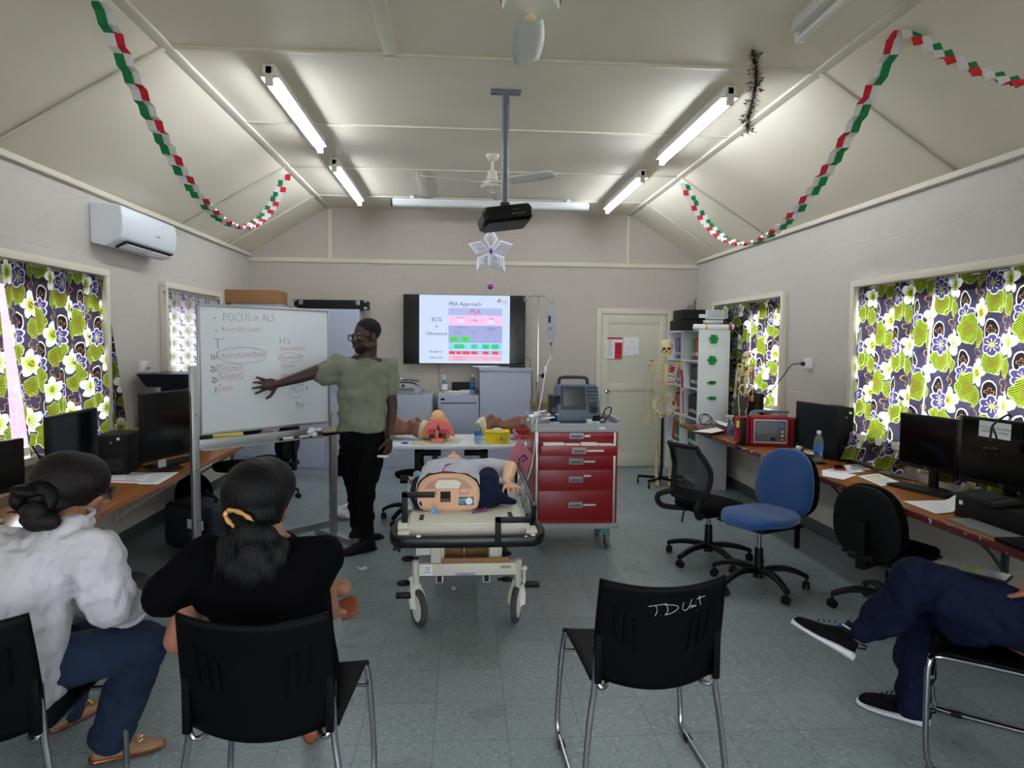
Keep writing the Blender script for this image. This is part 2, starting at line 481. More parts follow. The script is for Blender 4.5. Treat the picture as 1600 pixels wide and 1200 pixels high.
trim(MB().b2((-0.2, YB-0.045, 0.80), (1.68, YB, 0.86), bev=0.015), M_och)
M_cove = mat('dark_green_vinyl_cove', (62, 76, 72), 0.5, var=0.1)
def base(n, a, b_): struct('baseboard_'+n, MB().b2(a, b_, bev=0.004), M_cove)
base('left', (XL, YF, 0), (XL+0.012, YB, 0.11)); base('right', (XR-0.012, YF, 0), (XR, YB, 0.11)); base('back', (XL, YB-0.012, 0), (1.74, YB, 0.11)); 

# ------------------------------------------------------------------ door
M_door = mat('cream_door_paint', (212, 208, 190), 0.45)
D0, D1, DH = 1.80, 2.66, 2.0
mb = MB().b2((D0-0.07, YB-0.045, 0), (D0, YB, DH+0.07), bev=0.006).b2((D1, YB-0.045, 0), (D1+0.07, YB, DH+0.07), bev=0.006).b2((D0, YB-0.045, DH), (D1, YB, DH+0.07), bev=0.006)
mb.b2((D0, YB-0.012, 0), (D1, YB-0.001, DH))
struct('trim_door_frame', mb, M_door)
mb = MB().b2((D0+0.004, YB-0.03, 0.01), (D1-0.004, YB-0.014, DH-0.004))
for a in ((D0+0.01, 0.01, D0+0.10, DH-0.01), (D1-0.10, 0.01, D1-0.01, DH-0.01), (D0+0.1, DH-0.12, D1-0.1, DH-0.01), (D0+0.1, 1.0, D1-0.1, 1.1), (D0+0.1, 0.01, D1-0.1, 0.2)):
    mb.b2((a[0], YB-0.038, a[1]), (a[2], YB-0.028, a[3]), bev=0.003)
door = struct('door_1', mb, M_door)
k = MB().lathe([(0.028, 0), (0.028, 0.006), (0.012, 0.01), (0.012, 0.03), (0.026, 0.04), (0.03, 0.055), (0.022, 0.07), (0.001, 0.074)], (D0+0.07, YB-0.038, 1.0), rot=RX(R(90)), n=20)
k.build('door_knob', M_chrome, parent=door, world=True)
# ================================================================== CEILING THINGS
M_fix = mat('batten_enamel', (222, 220, 212), 0.4)
M_tube = mat('lit_fluorescent_tube', (255, 255, 255), 0.4, emit=(236, 246, 255), es=TUBE_E)
M_tubeoff = mat('unlit_fluorescent_tube', (226, 222, 218), 0.25)
def light(x, y0, y1, label, lit=True, dark=False):
    t = thing('fluorescent_light', label, 'ceiling light', (x, (y0+y1)/2, ZC), group=None)
    ln = y1-y0
    MB().b2((-0.036, -ln/2, -0.062), (0.036, ln/2, 0), bev=0.006).b2((-0.056, -ln/2+0.02, -0.074), (0.056, ln/2-0.02, -0.064), bev=0.003).build('batten', M_fix, t)
    for s in (-1, 1):
        MB().b2((-0.024, s*(ln/2), -0.125), (0.024, s*(ln/2-0.028), -0.01), bev=0.007).build('lamp_holder', M_fix, t)
    MB().cyl((0, -ln/2+0.028, -0.1), (0, ln/2-0.028, -0.1), 0.019, n=14).build('tube', M_tube if lit else M_tubeoff, t)
    return t
light(-1.17, 4.3, 5.82, 'lit fluorescent batten on ceiling left, nearest the camera')
light(-1.17, 6.4, 7.98, 'lit fluorescent batten on ceiling left, nearest the end wall')
light(1.71, 4.36, 5.90, 'lit fluorescent batten on ceiling right, beside the hanging tinsel')
light(1.71, 6.5, 8.12, 'lit fluorescent batten on ceiling right, nearest the end wall')
light(1.71, 1.95, 3.48, 'unlit fluorescent batten at top right edge of the ceiling', lit=False)
light(-1.17, -1.9, -0.4, 'added lit fluorescent batten, unseen behind the camera, left side')  # unseen lamp added behind the camera to brighten floor and near room
light(1.71, -1.9, -0.4, 'added lit fluorescent batten, unseen behind the camera, right side')  # second added lamp out of view, there only for brightness

M_fan = mat('fan_cream_enamel', (218, 214, 200), 0.35)
M_fanw = mat('white_blade_enamel', (214, 214, 208), 0.4)
def fan(name_label, x, y, zb, ang, hubr=0.12, rod=0.16, slim=False):
    t = thing('ceiling_fan', name_label, 'ceiling fan', (x, y, ZC))
    z = zb-ZC
    MB().lathe([(0.062, 0), (0.06, -0.01), (0.04, -0.045), (0.02, -0.055), (0.014, -0.056)], n=24).build('canopy', M_fan, t)
    MB().cyl((0, 0, -0.05), (0, 0, z+0.10), 0.0125).build('rod', M_fan, t)
    MB().lathe([(0.014, z+0.15), (0.04, z+0.14), (0.05, z+0.07), (0.05, z+0.055), (hubr*0.75, z+0.05), (hubr, z+0.035), (hubr, z+0.0), (hubr*0.93, z-0.012), (hubr*0.6, z-0.022), (0.03, z-0.03), (0.012, z-0.045), (0.001, z-0.046)], n=40).build('motor_housing', M_fan, t)
    MB().lathe([(hubr*1.05, z+0.012), (hubr*1.05, z+0.02), (hubr*0.9, z+0.021), (hubr*0.9, z+0.011)], n=40).build('trim_ring', M_chrome, t)
    MB().lathe([(0.022, z-0.045), (0.024, z-0.055), (0.012, z-0.062), (0.001, z-0.063)], n=20).build('switch_cap', mat('yellowed_plastic', (214, 202, 160), 0.4), t)
    for k in range(3):
        a = ang+k*2*PI/3
        M = RZ(a)
        mb = MB()
        def bf(u, v):
            r = 0.18+0.47*u; w_ = 0.055+0.018*math.sin(PI*u)
            if u > 0.96: w_ *= 0.75
            y = (v-0.5)*2*w_
            return M @ V(r, y, z+0.02-0.03*(v-0.5)+0.01)
        mb.grid(bf, 14, 4, uv=False).build('blade', M_fanw, t, solid=0.004)
        q = MB(); q.box(M @ V(0.145, 0, z+0.025), (0.13, 0.035, 0.006), rot=M, bev=0.002); q.build('blade_arm', M_fan, t)
    return t
p = P(829, 18, Z=2.93)
fan('white ceiling fan directly overhead, cut by the top edge of the photo', p.x, p.y, 2.955, R(86), hubr=0.115)
p = P(769, 262, Z=3.2)
fan('white ceiling fan hanging behind the projector pole', 0.26, 6.16, 3.0, R(200), hubr=0.105)

# rolled-up projection screen on the ceiling
t = thing('projection_screen_case', 'long white rolled projection screen case hung across the ceiling', 'projection screen', (0.32, 7.95, 3.2))
MB().cyl((-1.12, 0, 0), (1.12, 0, 0), 0.042, n=20).b2((-1.12, -0.035, 0.0), (1.12, 0.035, 0.045), bev=0.008).build('case', mat('screen_case_white', (226, 228, 230), 0.4), t)
for s in (-1, 1):
    MB().cyl((s*1.12, 0, 0), (s*1.135, 0, 0), 0.046, n=20).build('end_cap', M_black if s < 0 else M_white, t)
    MB().b2((s*0.9-0.02, -0.01, 0.03), (s*0.9+0.02, 0.01, 0.085)).build('bracket', M_white, t)

# projector on its pole
M_pole = mat('blue_grey_painted_steel', (108, 118, 132), 0.4)
top = V(0.28, 4.62, ZC)
pb = P(797, 322, Y=4.62)
t = thing('projector_mount', 'blue grey ceiling pole with bracket carrying the projector', 'projector mount', top)
dz = pb.z-ZC
MB().cyl((0, 0, -0.05), (0.0, 0, dz), 0.0215, n=18).cyl((0, 0, -0.03), (0, 0, -0.25), 0.026, n=18).build('pole', M_pole, t)
MB().b2((-0.10, -0.045, -0.012), (0.10, -0.02, 0), bev=0.002).b2((-0.10, 0.02, -0.012), (0.10, 0.045, 0), bev=0.002).b2((-0.02, -0.045, -0.09), (0.02, 0.045, -0.008), bev=0.003).build('ceiling_plate', M_pole, t)
MB().b2((-0.03, -0.03, dz-0.02), (0.03, 0.03, dz+0.02), bev=0.003).cyl((-0.035, 0, dz), (0.035, 0, dz), 0.006).cyl((0, 0, dz-0.07), (0, 0, dz), 0.016).build('swivel_joint', M_dgrey, t)
for a in (0.5, 2.6, 3.7, 5.8): pass
mb = MB()
for sx_ in (-1, 1):
    mb.tube([(0, 0, dz-0.06), (sx_*0.05, 0.05, dz-0.07), (sx_*0.08, 0.07, dz-0.085)], 0.005); mb.tube([(0, 0, dz-0.06), (sx_*0.05, -0.05, dz-0.07), (sx_*0.08, -0.06, dz-0.085)], 0.005)
mb.build('spider_arm', M_dgrey, t)
pc = P(789, 341, Y=4.62)
t = thing('projector', 'black projector tilted under the ceiling pole', 'projector', pc, rot=(R(-8), R(-9), R(10)))
q = MB(); 
def rr_(w_, d_, z): return [V(x, y, z) for x, y in ((-w_, -d_*0.8), (-w_*0.9, -d_), (w_*0.9, -d_), (w_, -d_*0.8), (w_, d_*0.8), (w_*0.9, d_), (-w_*0.9, d_), (-w_, d_*0.8))]
q.loft([rr_(0.145, 0.11, -0.055), rr_(0.165, 0.125, -0.035), rr_(0.17, 0.13, 0.02), rr_(0.155, 0.12, 0.05)]).build('casing', mat('gloss_black_plastic', (14, 13, 16), 0.18), t, smooth=30)
mb = MB()
for i in range(5): mb.box((0.02+i*0.02, -0.1305, -0.012), (0.011, 0.003, 0.007))
mb.tube([(0.03, -0.132, 0.012), (0.05, -0.132, 0.018), (0.07, -0.132, 0.012)], 0.0015, n=5)
mb.build('connector_panel', M_grey, t)
mb = MB()
for i in range(6): mb.box((0.172, -0.06+i*0.022, -0.0), (0.003, 0.008, 0.05))
mb.build('vent', M_dgrey, t)
MB().cyl((-0.05, 0.12, -0.005), (-0.05, 0.15, -0.005), 0.035, 0.03).build('lens', M_dgrey, t)

# paper star and bauble on a thread
M_tissue = mat('white_translucent_paper', (232, 234, 250), 0.8)
sc = P(767, 393, Y=6.0)
t = thing('paper_star', 'white folded paper star hanging below the projector', 'paper star', sc)
mb = MB()
for k in range(5):
    a = R(90)+k*2*PI/5
    for lay, (r0, r1, wd) in enumerate(((0.0, 0.215, 0.068), (0.02, 0.165, 0.046), (0.03, 0.12, 0.026))):
        q = [V(math.cos(a)*r0, (lay-1)*0.02, math.sin(a)*r0), V(math.cos(a)*(r0+r1)/2+math.cos(a+PI/2)*wd, (lay-1)*0.035, math.sin(a)*(r0+r1)/2+math.sin(a+PI/2)*wd),
             V(math.cos(a)*r1, 0, math.sin(a)*r1), V(math.cos(a)*(r0+r1)/2-math.cos(a+PI/2)*wd, -(lay-1)*0.035, math.sin(a)*(r0+r1)/2-math.sin(a+PI/2)*wd)]
        for i in range(4):
            p0, p1 = q[i], q[(i+1) % 4]; cc = (q[0]+q[2])/2
            i0, i1 = p0.lerp(cc, 0.36), p1.lerp(cc, 0.36)
            mb.poly([p0+V(0, .012, 0), p1+V(0, .012, 0), i1-V(0, .016, 0), i0-V(0, .016, 0)])
mb.build('folded_rays', M_tissue, t, smooth=0, solid=0.001)
MB().lathe([(0.001, -0.03), (0.012, -0.012), (0.014, 0), (0.001, 0.03)], (0, -0.03, 0.0), n=8).build('purple_bead', mat('purple_foil', (112, 24, 120), 0.25, 0.6), t)
b0 = P(766, 448, Y=6.0)
MB().cyl((0, 0, 0.2), (0, 0, ZC-0.02-sc.z-0.27), 0.0012, n=5).cyl((0, 0, b0.z-sc.z+0.01), (0, 0, -0.15), 0.0008, n=5).build('thread', M_white, t)
t = thing('bauble', 'small purple bauble hanging under the paper star', 'bauble', b0)
MB().ell((0, 0, 0), 0.024, n=20).build('ball', mat('purple_gloss', (150, 20, 165), 0.15, 0.5), t)
mb = MB(); mb.tube([(-0.012, -0.0235, 0.008), (-0.004, -0.0255, -0.002), (0.004, -0.0255, -0.002), (0.012, -0.0235, 0.008)], 0.0018, n=5); mb.tube([(-0.012, -0.0235, -0.008), (0, -0.026, 0.001), (0.012, -0.0235, -0.008)], 0.0018, n=5); mb.build('glitter_band', mat('pink_glitter', (240, 120, 230), 0.3), t)

# paper chains
M_pg = mat('green_crayon_paper', (22, 132, 72), 0.85, var=0.25, vscale=40)
M_pr = mat('red_crayon_paper', (212, 40, 56), 0.85, var=0.2, vscale=40)
M_pw = mat('plain_white_paper', (226, 222, 226), 0.9)
def chain(A, B, sag, label, side=1, n=40, wd=0.04, skew=0.5):
    A, B = Vector(A), Vector(B)
    t = thing('paper_chain', label, 'paper chain', A)
    pts = []
    for i in range(n*2+1):
        u = i/(n*2); p = A.lerp(B, u); p.z -= sag*4*u*(1-u)*(1+0.25*(u-0.5)*skew); pts.append(p)
    for strip in (0, 1):
        mb = MB()
        for i in range(n*2):
            p0, p1 = pts[i], pts[i+1]; tg = (p1-p0).normalized()
            up = V(side, 0.12*(-1)**strip, 0); up = (up-tg*up.dot(tg)).normalized()
            nn = tg.cross(up).normalized()
            ph = 0 if i % 5 < 3 else 1
            col = (0 if ph == strip else 2) if strip == 0 else (1 if ph == strip else 2)
            mb.mi = col
            off = (up*(-wd*0.55 if strip == 0 else wd*0.55))
            zz = 0.012 if i % 2 == 0 else -0.012
            z1 = -zz
            a, b_ = p0+off+nn*zz, p1+off+nn*z1
            mb.poly([a-up*wd*0.62, a+up*wd*0.62+nn*0.01, b_+up*wd*0.62+nn*0.01, b_-up*wd*0.62])
        mb.build('green_and_white_strip' if strip == 0 else 'red_and_white_strip', [M_pg, M_pr, M_pw], t, world=True, smooth=0, solid=0.001)
    MB().b2(A-V(0.012, 0.004, 0.01), A+V(0.012, 0.004, 0.02)).build('tape', M_white, t, world=True)
    return t
chain((-1.74, 3.50, 3.24), (-1.70, 6.85, 3.24), 0.76, 'paper chain looping below the left edge of the ceiling', side=1)
chain((2.22, 6.85, 3.25), (2.24, 3.46, 3.25), 0.84, 'long paper chain swag along the right ceiling edge', side=-1)
chain((2.25, 3.44, 3.25), (2.25, 0.2, 3.25), 0.80, 'paper chain running off the top right of the photo', side=-1)
chain((-1.76, 3.46, 3.25), (-1.95, 0.2, 3.2), 0.34, 'paper chain at the top left corner of the photo', side=1)

# tinsel with holly
p = P(1180, 84, Z=3.27)
t = thing('tinsel_garland', 'short dark tinsel strand with holly leaves hanging from the ceiling', 'tinsel', p)
rnd = random.Random(3)
mb = MB(); mg = MB(); mr = MB()
lnz = 0.44
for i in range(1100):
    u = rnd.random(); z = -u*lnz; a = rnd.random()*2*PI; x0 = 0.02*math.sin(u*5)-0.01
    d = V(math.cos(a), math.sin(a), rnd.uniform(-.4, .4)).normalized()*rnd.uniform(0.03, 0.062)
    mb.mi = 0 if rnd.random() < 0.62 else 1
    q = V(x0, 0, z); sd = d.cross(V(0, 0, 1)).normalized()*0.0026
    mb.poly([q-sd, q+sd, q+d])
mb.build('tinsel_strands', [mat('dark_tinsel', (52, 44, 50), 0.3, 0.7), mat('red_tinsel', (120, 26, 44), 0.3, 0.7)], t, smooth=0)
for i in range(34):
    u = rnd.random(); z = -u*lnz; a = rnd.random()*2*PI; d = V(math.cos(a), math.sin(a), rnd.uniform(-.5, .3)).normalized()
    q = V(0.02*math.sin(u*5)-0.01, 0, z)+d*0.018; sd = d.cross(V(0, 0, 1)).normalized()
    mg.poly([q, q+d*.01+sd*.012, q+d*.016+sd*.006, q+d*.026+sd*.011, q+d*.04, q+d*.026-sd*.011, q+d*.016-sd*.006, q+d*.01-sd*.012])
    if i % 2 == 0: mr.ell(q+d*0.02+V(0, 0, -.006), 0.0055, n=8)
mg.build('holly_leaf', mat('holly_green_foil', (24, 104, 48), 0.35), t, smooth=0); mr.build('berries', mat('berry_red', (170, 24, 40), 0.3), t)
# ================================================================== CURTAINS
def floral(name, bgc, px=0.52, pz=0.355, pale=False):
    m, b, tc, sx = newmat(name); nt = N.nt
    # gentle hand drawn wobble
    nz = nt.nodes.new('ShaderNodeTexNoise'); nz.inputs['Scale'].default_value = 14; nt.links.new(tc.outputs['Object'], nz.inputs['Vector'])
    vm = nt.nodes.new('ShaderNodeVectorMath'); vm.operation = 'SCALE'; vm.inputs['Scale'].default_value = 0.022; nt.links.new(nz.outputs['Color'], vm.inputs[0])
    va = nt.nodes.new('ShaderNodeVectorMath'); va.operation = 'ADD'; nt.links.new(tc.outputs['Object'], va.inputs[0]); nt.links.new(vm.outputs[0], va.inputs[1])
    nt.links.new(va.outputs[0], sx.inputs[0]); Y_, Z_ = N(sx.outputs[1])*1.22, N(sx.outputs[2])
    def loc(cy, cz):
        dy = (((Y_/px)-cy+0.5).fract()-0.5)*px; dz = (((Z_/pz)-cz+0.5).fract()-0.5)*pz; return dy, dz
    def pol(d): return (d[0]*d[0]+d[1]*d[1]).sqrt(), d[0].atan2(d[1])
    def flw(d, Rr, n, ph, dep=0.34):
        r, th = pol(d); e = ((th*(n/2.0)+ph).cos().abs()*dep+(1-dep))*Rr; return r, th, e
    col = mixc(noise(7, tc.outputs['Object']).gt(0.5)*0.5, bgc, tuple(x*0.45 for x in bgc[:3])+(1,))
    hatch = ((Y_*260+Z_*520).sin()+noise(40, tc.outputs['Object'])*1.3-0.3)
    for o in (0, 0.5):
        # green hatched patches
        for (cy, cz, ry, rz_) in ((0.74+o, 0.24+o, 0.078, 0.082), (0.27+o, -0.30+o, 0.062, 0.07), (0.52+o, 0.10+o, 0.05, 0.06)):
            d = loc(cy, cz); q = (d[0]*d[0]/(ry*ry)+d[1]*d[1]/(rz_*rz_)).sqrt()
            q = q+((d[0]*60).sin()*(d[1]*70).cos())*0.16
            col = mixc(q.lt(1.045), col, L(196, 202, 140)); col = mixc(q.lt(0.99), col, L(64, 78, 30))
            col = mixc(q.lt(0.98)*hatch.gt(0.42), col, L(146, 170, 44))
            col = mixc((q.lt(0.5))*(hatch.gt(0.9)), col, L(150, 116, 40))
        # gold outlined blossoms
        d = loc(0.55+o, -0.16+o); r, th, e = flw(d, 0.052, 4, 0.5, 0.6); col = mixc((r-e).abs().lt(0.0032), col, L(176, 140, 66))
        # dark oval in a pale outline
        d = loc(0.30+o, 0.20+o); q = (d[0]*d[0]/(0.040*0.040)+d[1]*d[1]/(0.060*0.060)).sqrt()
        col = mixc((q-1).abs().lt(0.075), col, L(220, 222, 186)); col = mixc(q.lt(0.93), col, L(36, 30, 40))
        r, th, e = flw(d, 0.024, 4, 0.2, 0.7); col = mixc((r-e).abs().lt(0.0028), col, L(150, 112, 52))
        # violet outlined blossoms
        d = loc(0.28+o, -0.04+o*1.0+0.0); r, th, e = flw(d, 0.066, 6, 0.0, 0.3)
        fill = L(74, 66, 104)
        col = mixc(r.lt(e), col, fill); col = mixc((r-e).abs().lt(0.0045), col, L(206, 202, 240))
        col = mixc(((th*9).sin().gt(0.72))*r.lt(0.036), col, L(222, 220, 246)); col = mixc(r.lt(0.013), col, L(178, 186, 60))
        # big white blossoms
        d = loc(0.0+o, 0.0+o); r, th, e = flw(d, 0.088, 5, 0.35, 0.4)
        col = mixc(r.lt(e*1.03), col, L(90, 100, 60)); col = mixc(r.lt(e), col, L(250, 250, 250))
        col = mixc(r.lt(e)*(((th*18).sin()*0.012+0.044)-r).gt(0), col, L(176, 192, 84)); col = mixc(r.lt(0.02), col, L(96, 116, 40)); 
        col = mixc(((d[0]*0.6+d[1]).abs().lt(0.0045))*r.lt(0.03), col, L(196, 150, 60))
    if pale:
        col = mixc(0.45, col, L(140, 126, 172))
    nt.links.new(col, b.inputs['Base Color']); b.inputs['Roughness'].default_value = 0.9; b.inputs['Specular IOR Level'].default_value = 0.1
    tl = nt.nodes.new('ShaderNodeBsdfTranslucent'); nt.links.new(col, tl.inputs[0])
    mx = nt.nodes.new('ShaderNodeMixShader'); mx.inputs[0].default_value = 0.45
    nt.links.new(b.outputs[0], mx.inputs[1]); nt.links.new(tl.outputs[0], mx.inputs[2]); nt.links.new(mx.outputs[0], nt.nodes['Material Output'].inputs[0])
    return m
M_floral = floral('hibiscus_print_cotton', L(66, 60, 82))
M_lilac = floral('lilac_print_cotton', L(60, 40, 90), 0.16, 0.12, pale=True)
def curtain(label, x, top, bot, zt, zb, amp=0.022, nf=7, m=None, seed=0, side=1, drag=0.0, group=None):
    """top/bot = (y0,y1) spans"""
    rnd = random.Random(seed); ph = [rnd.uniform(0, 6.28) for _ in range(4)]
    def fn(u, v):
        y = (top[0]*(1-v)+bot[0]*v)*(1-u)+(top[1]*(1-v)+bot[1]*v)*u
        z = zt+(zb-zt)*v + 0.012*math.sin(u*9+ph[2])*v
        a = amp*(0.45+0.75*v)
        xx = x - side*(a*math.sin(2*PI*nf*u+ph[0]+0.6*math.sin(v*3+ph[1]))+0.4*a*math.sin(2*PI*nf*2.3*u+ph[3]+v))
        xx -= side*drag*max(0, v-0.82)/0.18
        return V(xx, y, z)
    o = MB().grid(fn, 120, 24).build('curtain', m or M_floral, smooth=180)
    tag(o, label, 'curtain', group)
    # header fold
    yc0, yc1 = top
    hb = MB().grid(lambda u, v: fn(u, v*0.075)+V(-side*0.006, 0, 0), 120, 2)
    h = hb.build('header_hem', m or M_floral, parent=o, world=True, smooth=180)
    rod = MB().cyl((x, yc0, zt-0.012), (x, yc1, zt-0.012), 0.006, n=8).build('curtain_wire', M_steel, parent=o, world=True)
    return o
curtain('flowered curtain panel in the near left window, right of the bright gap', XL+0.03, (4.11, 5.25), (4.31, 5.50), 2.07, 0.78, seed=1, side=-1, nf=6)
curtain('flowered curtain panel at the left edge of the photo, left of the bright gap', XL+0.03, (2.3, 4.09), (2.3, 4.18), 2.07, 0.8, seed=2, side=-1, nf=8)
curtain('lilac patterned curtain in the small window behind the whiteboard', XL+0.035, (6.24, 7.6), (6.3, 7.6), 2.05, 0.95, m=M_lilac, seed=3, side=-1, nf=6, amp=0.03)
curtain('flowered curtain behind the white bookcase and small skeleton', XR-0.03, (7.0, 8.0), (7.05, 8.0), 2.06, 0.78, seed=4, side=1, nf=7, amp=0.03)
curtain('flowered curtain panel in the far right window, beside the wall socket', XR-0.03, (6.27, 6.98), (6.45, 7.02), 2.06, 1.02, seed=5, side=1, nf=4)
curtain('flowered curtain panel in the near right window, left of the pale gap', XR-0.03, (4.22, 5.06), (4.32, 5.12), 2.06, 0.76, seed=6, side=1, nf=4, drag=0.09)
curtain('flowered curtain panel in the near right window, running off the right edge', XR-0.03, (2.55, 4.185), (2.5, 4.27), 2.06, 0.78, seed=7, side=1, nf=8)

# ================================================================== WALL THINGS
# air conditioner
M_ac = mat('gloss_white_casing', (226, 230, 240), 0.22)
t = thing('air_conditioner', 'white split air conditioner high on the left wall', 'air conditioner', (XL, 5.605, 2.29))
def acs(y): return [V(0, y, 0.02), V(0.0, y, 0.30), V(0.17, y, 0.30), V(0.215, y, 0.285), V(0.225, y, 0.2), V(0.22, y, 0.1), V(0.2, y, 0.055), V(0.1, y, 0.0)]
mb = MB(); mb.loft([acs(-0.47), acs(0.47)]); bmesh.ops.bevel(mb.bm, geom=[e for e in mb.bm.edges], offset=0.008, segments=2, affect='EDGES')
mb.build('casing', M_ac, t, smooth=30)
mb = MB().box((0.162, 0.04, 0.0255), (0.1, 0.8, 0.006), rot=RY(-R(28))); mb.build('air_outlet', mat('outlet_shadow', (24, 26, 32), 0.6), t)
mb = MB()
for s in (-0.16, 0.235): mb.box((0.172, s, 0.012), (0.07, 0.375, 0.006), rot=RY(-R(20)), bev=0.002)
mb.build('louvre', M_ac, t)
for i in range(9):
    MB().box((0.160, -0.33+i*0.093, 0.026), (0.07, 0.006, 0.016), rot=RY(-R(28))).build('vane', mat('vane_grey', (150, 154, 164), 0.5), t)
text('maker_badge', 'Midea', 0.03, frame((0.2225, 0.12, 0.15), (0, 1, 0), (-0.03, 0, 1)), M_dgrey, t, world=False)
MB().cyl((0.2225, 0.2, 0.24), (0.2275, 0.2, 0.24), 0.008).build('indicator_light', M_white, t)

def outlet(label, x, y, z, side, plugc, cable):
    s = -side
    t = thing('power_outlet', label, 'power outlet', (x, y, z))
    MB().b2((0, -0.06, -0.045), (s*0.03, 0.06, 0.045), bev=0.006).build('housing', M_white, t)
    MB().b2((s*0.03, -0.012, 0.018), (s*0.034, 0.0, 0.032)).b2((s*0.03, 0.012, 0.018), (s*0.034, 0.024, 0.032)).build('switch', M_white, t)
    q = thing('plug_and_cord', cable[0], 'power cord', (x+s*0.032, y+cable[1], z-0.005))
    MB().cyl((0, 0, 0), (s*0.03, 0, 0), 0.02, 0.014, n=14).build('plug', plugc, q)
    MB().tube([V(*p) for p in cable[2]], 0.0045, smooth=8).build('cord', plugc, q, world=True)
outlet('white wall socket on the left wall below the air conditioner', XL, 5.86, 1.395, -1, M_wcable,
       ('white plug and cord dropping from the left wall socket', 0.05, [(XL+0.06, 5.91, 1.39), (XL+0.1, 5.94, 1.36), (XL+0.09, 5.98, 1.25), (XL+0.06, 5.98, 1.05), (XL+0.05, 5.97, 0.92), (XL+0.06, 5.9, 0.76)]))
outlet('white wall socket on the right wall between the two curtains', XR, 5.81, 1.46, 1, M_cable,
       ('black plug and cord drooping from the right wall socket', 0.04, [(XR-0.06, 5.86, 1.455), (XR-0.11, 5.92, 1.44), (XR-0.1, 6.1, 1.33), (XR-0.1, 6.35, 1.17), (XR-0.16, 6.55, 1.06), (XR-0.2, 6.7, 1.0), (XR-0.2, 6.75, 0.78)]))

# posters on the door
def sheet(name, label, cat, M, w_, h_, m, group=None, thick=0.0012, rz=0):
    t = thing(name, label, cat, M.translation)
    mb = MB(); mb.box((0, 0, 0), (w_, h_, thick)); 
    bmesh.ops.transform(mb.bm, matrix=M, verts=mb.bm.verts); mb.build('sheet', m, t, world=True, smooth=0); return t
def rect(name, M, x0, y0, x1, y1, m, t, z=0.0012, d=0.0008):
    mb = MB().b2((x0, y0, z), (x1, y1, z+d)); bmesh.ops.transform(mb.bm, matrix=M, verts=mb.bm.verts); return mb.build(name, m, t, world=True, smooth=0)
M_pred = mat('poster_red', (206, 34, 48), 0.7); M_ink = mat('dark_ink', (40, 42, 50), 0.8); M_gink = mat('grey_ink', (138, 140, 152), 0.8)
M_rink = mat('red_marker_ink', (196, 96, 92), 0.8); M_gmk = mat('faded_grey_marker_ink', (120, 124, 134), 0.8)
YD = YB-0.04
pa = P(960.5, 544, Y=YD)
M = frame((pa.x, YD, pa.z), (1, 0, 0), (0, 0, 1))
t = sheet('notice', 'notice with red header and red panel taped to the door', 'poster', M, 0.205, 0.29, M_paper)
rect('header', M, -0.1, 0.115, 0.1, 0.14, M_pred, t); rect('panel', M, 0.0, -0.135, 0.098, 0.075, M_pred, t); rect('footer', M, -0.1, -0.143, 0.1, -0.137, M_pred, t)
mb = MB()
for i in range(12): mb.b2((-0.09, 0.095-i*0.018, 0.0012), (-0.015-0.012*(i % 3), 0.1-i*0.018, 0.002))
bmesh.ops.transform(mb.bm, matrix=M, verts=mb.bm.verts); mb.build('print_lines', M_gink, t, world=True, smooth=0)
mb = MB()
for i in range(4):
    for j in range(3): mb.box((0.018+j*0.03, 0.05-i*0.035, 0.0025), (0.02, 0.016+0.004*((i+j) % 2), 0.001))
bmesh.ops.transform(mb.bm, matrix=M, verts=mb.bm.verts); mb.build('pictograms', mat('dark_red_print', (110, 14, 26), 0.7), t, world=True, smooth=0)
pa = P(986.5, 541, Y=YD)
M = frame((pa.x, YD, pa.z), (1, 0, 0), (0, 0, 1))
t = sheet('notice', 'pale sheet with small line drawings taped to the door', 'poster', M, 0.2, 0.24, M_paper)
mb = MB()
for (x, y, r) in ((0.0, 0.06, 0.026), (-0.03, -0.02, 0.018), (0.04, -0.015, 0.022)):
    mb.tube([(x+r*math.cos(a)*0.8, y+r*math.sin(a), 0.0015) for a in [i*PI/6 for i in range(12)]], 0.0012, n=4, closed=True); mb.tube([(x-r*.4, y+0.2*r, 0.0015), (x, y-0.3*r, .0015), (x+r*.4, y+.2*r, .0015)], 0.001, n=4)
mb.b2((0.03, -0.112, 0.001), (0.09, -0.106, 0.002)).b2((-0.08, -0.08, 0.001), (-0.04, -0.077, 0.002)).b2((-0.08, -0.095, 0.001), (-0.05, -0.092, 0.002))
bmesh.ops.transform(mb.bm, matrix=M, verts=mb.bm.verts); mb.build('line_drawing', M_gink, t, world=True, smooth=0)

# ------------------------------------------------------------------ television
TVY = 8.66
a_, b_, c_, d_ = P(630, 458, Y=TVY), P(822, 463.5, Y=TVY), P(820, 570.5, Y=TVY), P(630, 568, Y=TVY)
x0, x1 = (a_.x+d_.x)/2, (b_.x+c_.x)/2; z1, z0 = (a_.z+b_.z)/2, (c_.z+d_.z)/2
TW, TH = x1-x0, z1-z0; TC = V((x0+x1)/2, TVY, (z0+z1)/2)
t = thing('television', 'wall mounted television showing a medical flow chart slide', 'television', (TC.x, TVY+0.05, z0))
MB().b2((x0, TVY+0.006, z0), (x1, TVY+0.05, z1), bev=0.006).b2((TC.x-0.4, TVY+0.05, z0+0.2), (TC.x+0.4, TVY+0.08, z1-0.15), bev=0.01).b2((TC.x-0.2, TVY+0.05, z0+0.25), (TC.x+0.2, YB-0.001, z1-0.25)).build('housing', M_black, t, world=True)
scr = MB().b2((x0+0.008, TVY+0.001, z0+0.014), (x1-0.008, TVY+0.007, z1-0.008)).build('screen', mat('tv_panel_black', (8, 8, 12), 0.15), t, world=True, smooth=0)
MT = frame((TC.x, TVY, TC.z), (1, 0, 0), (0, 0, 1))
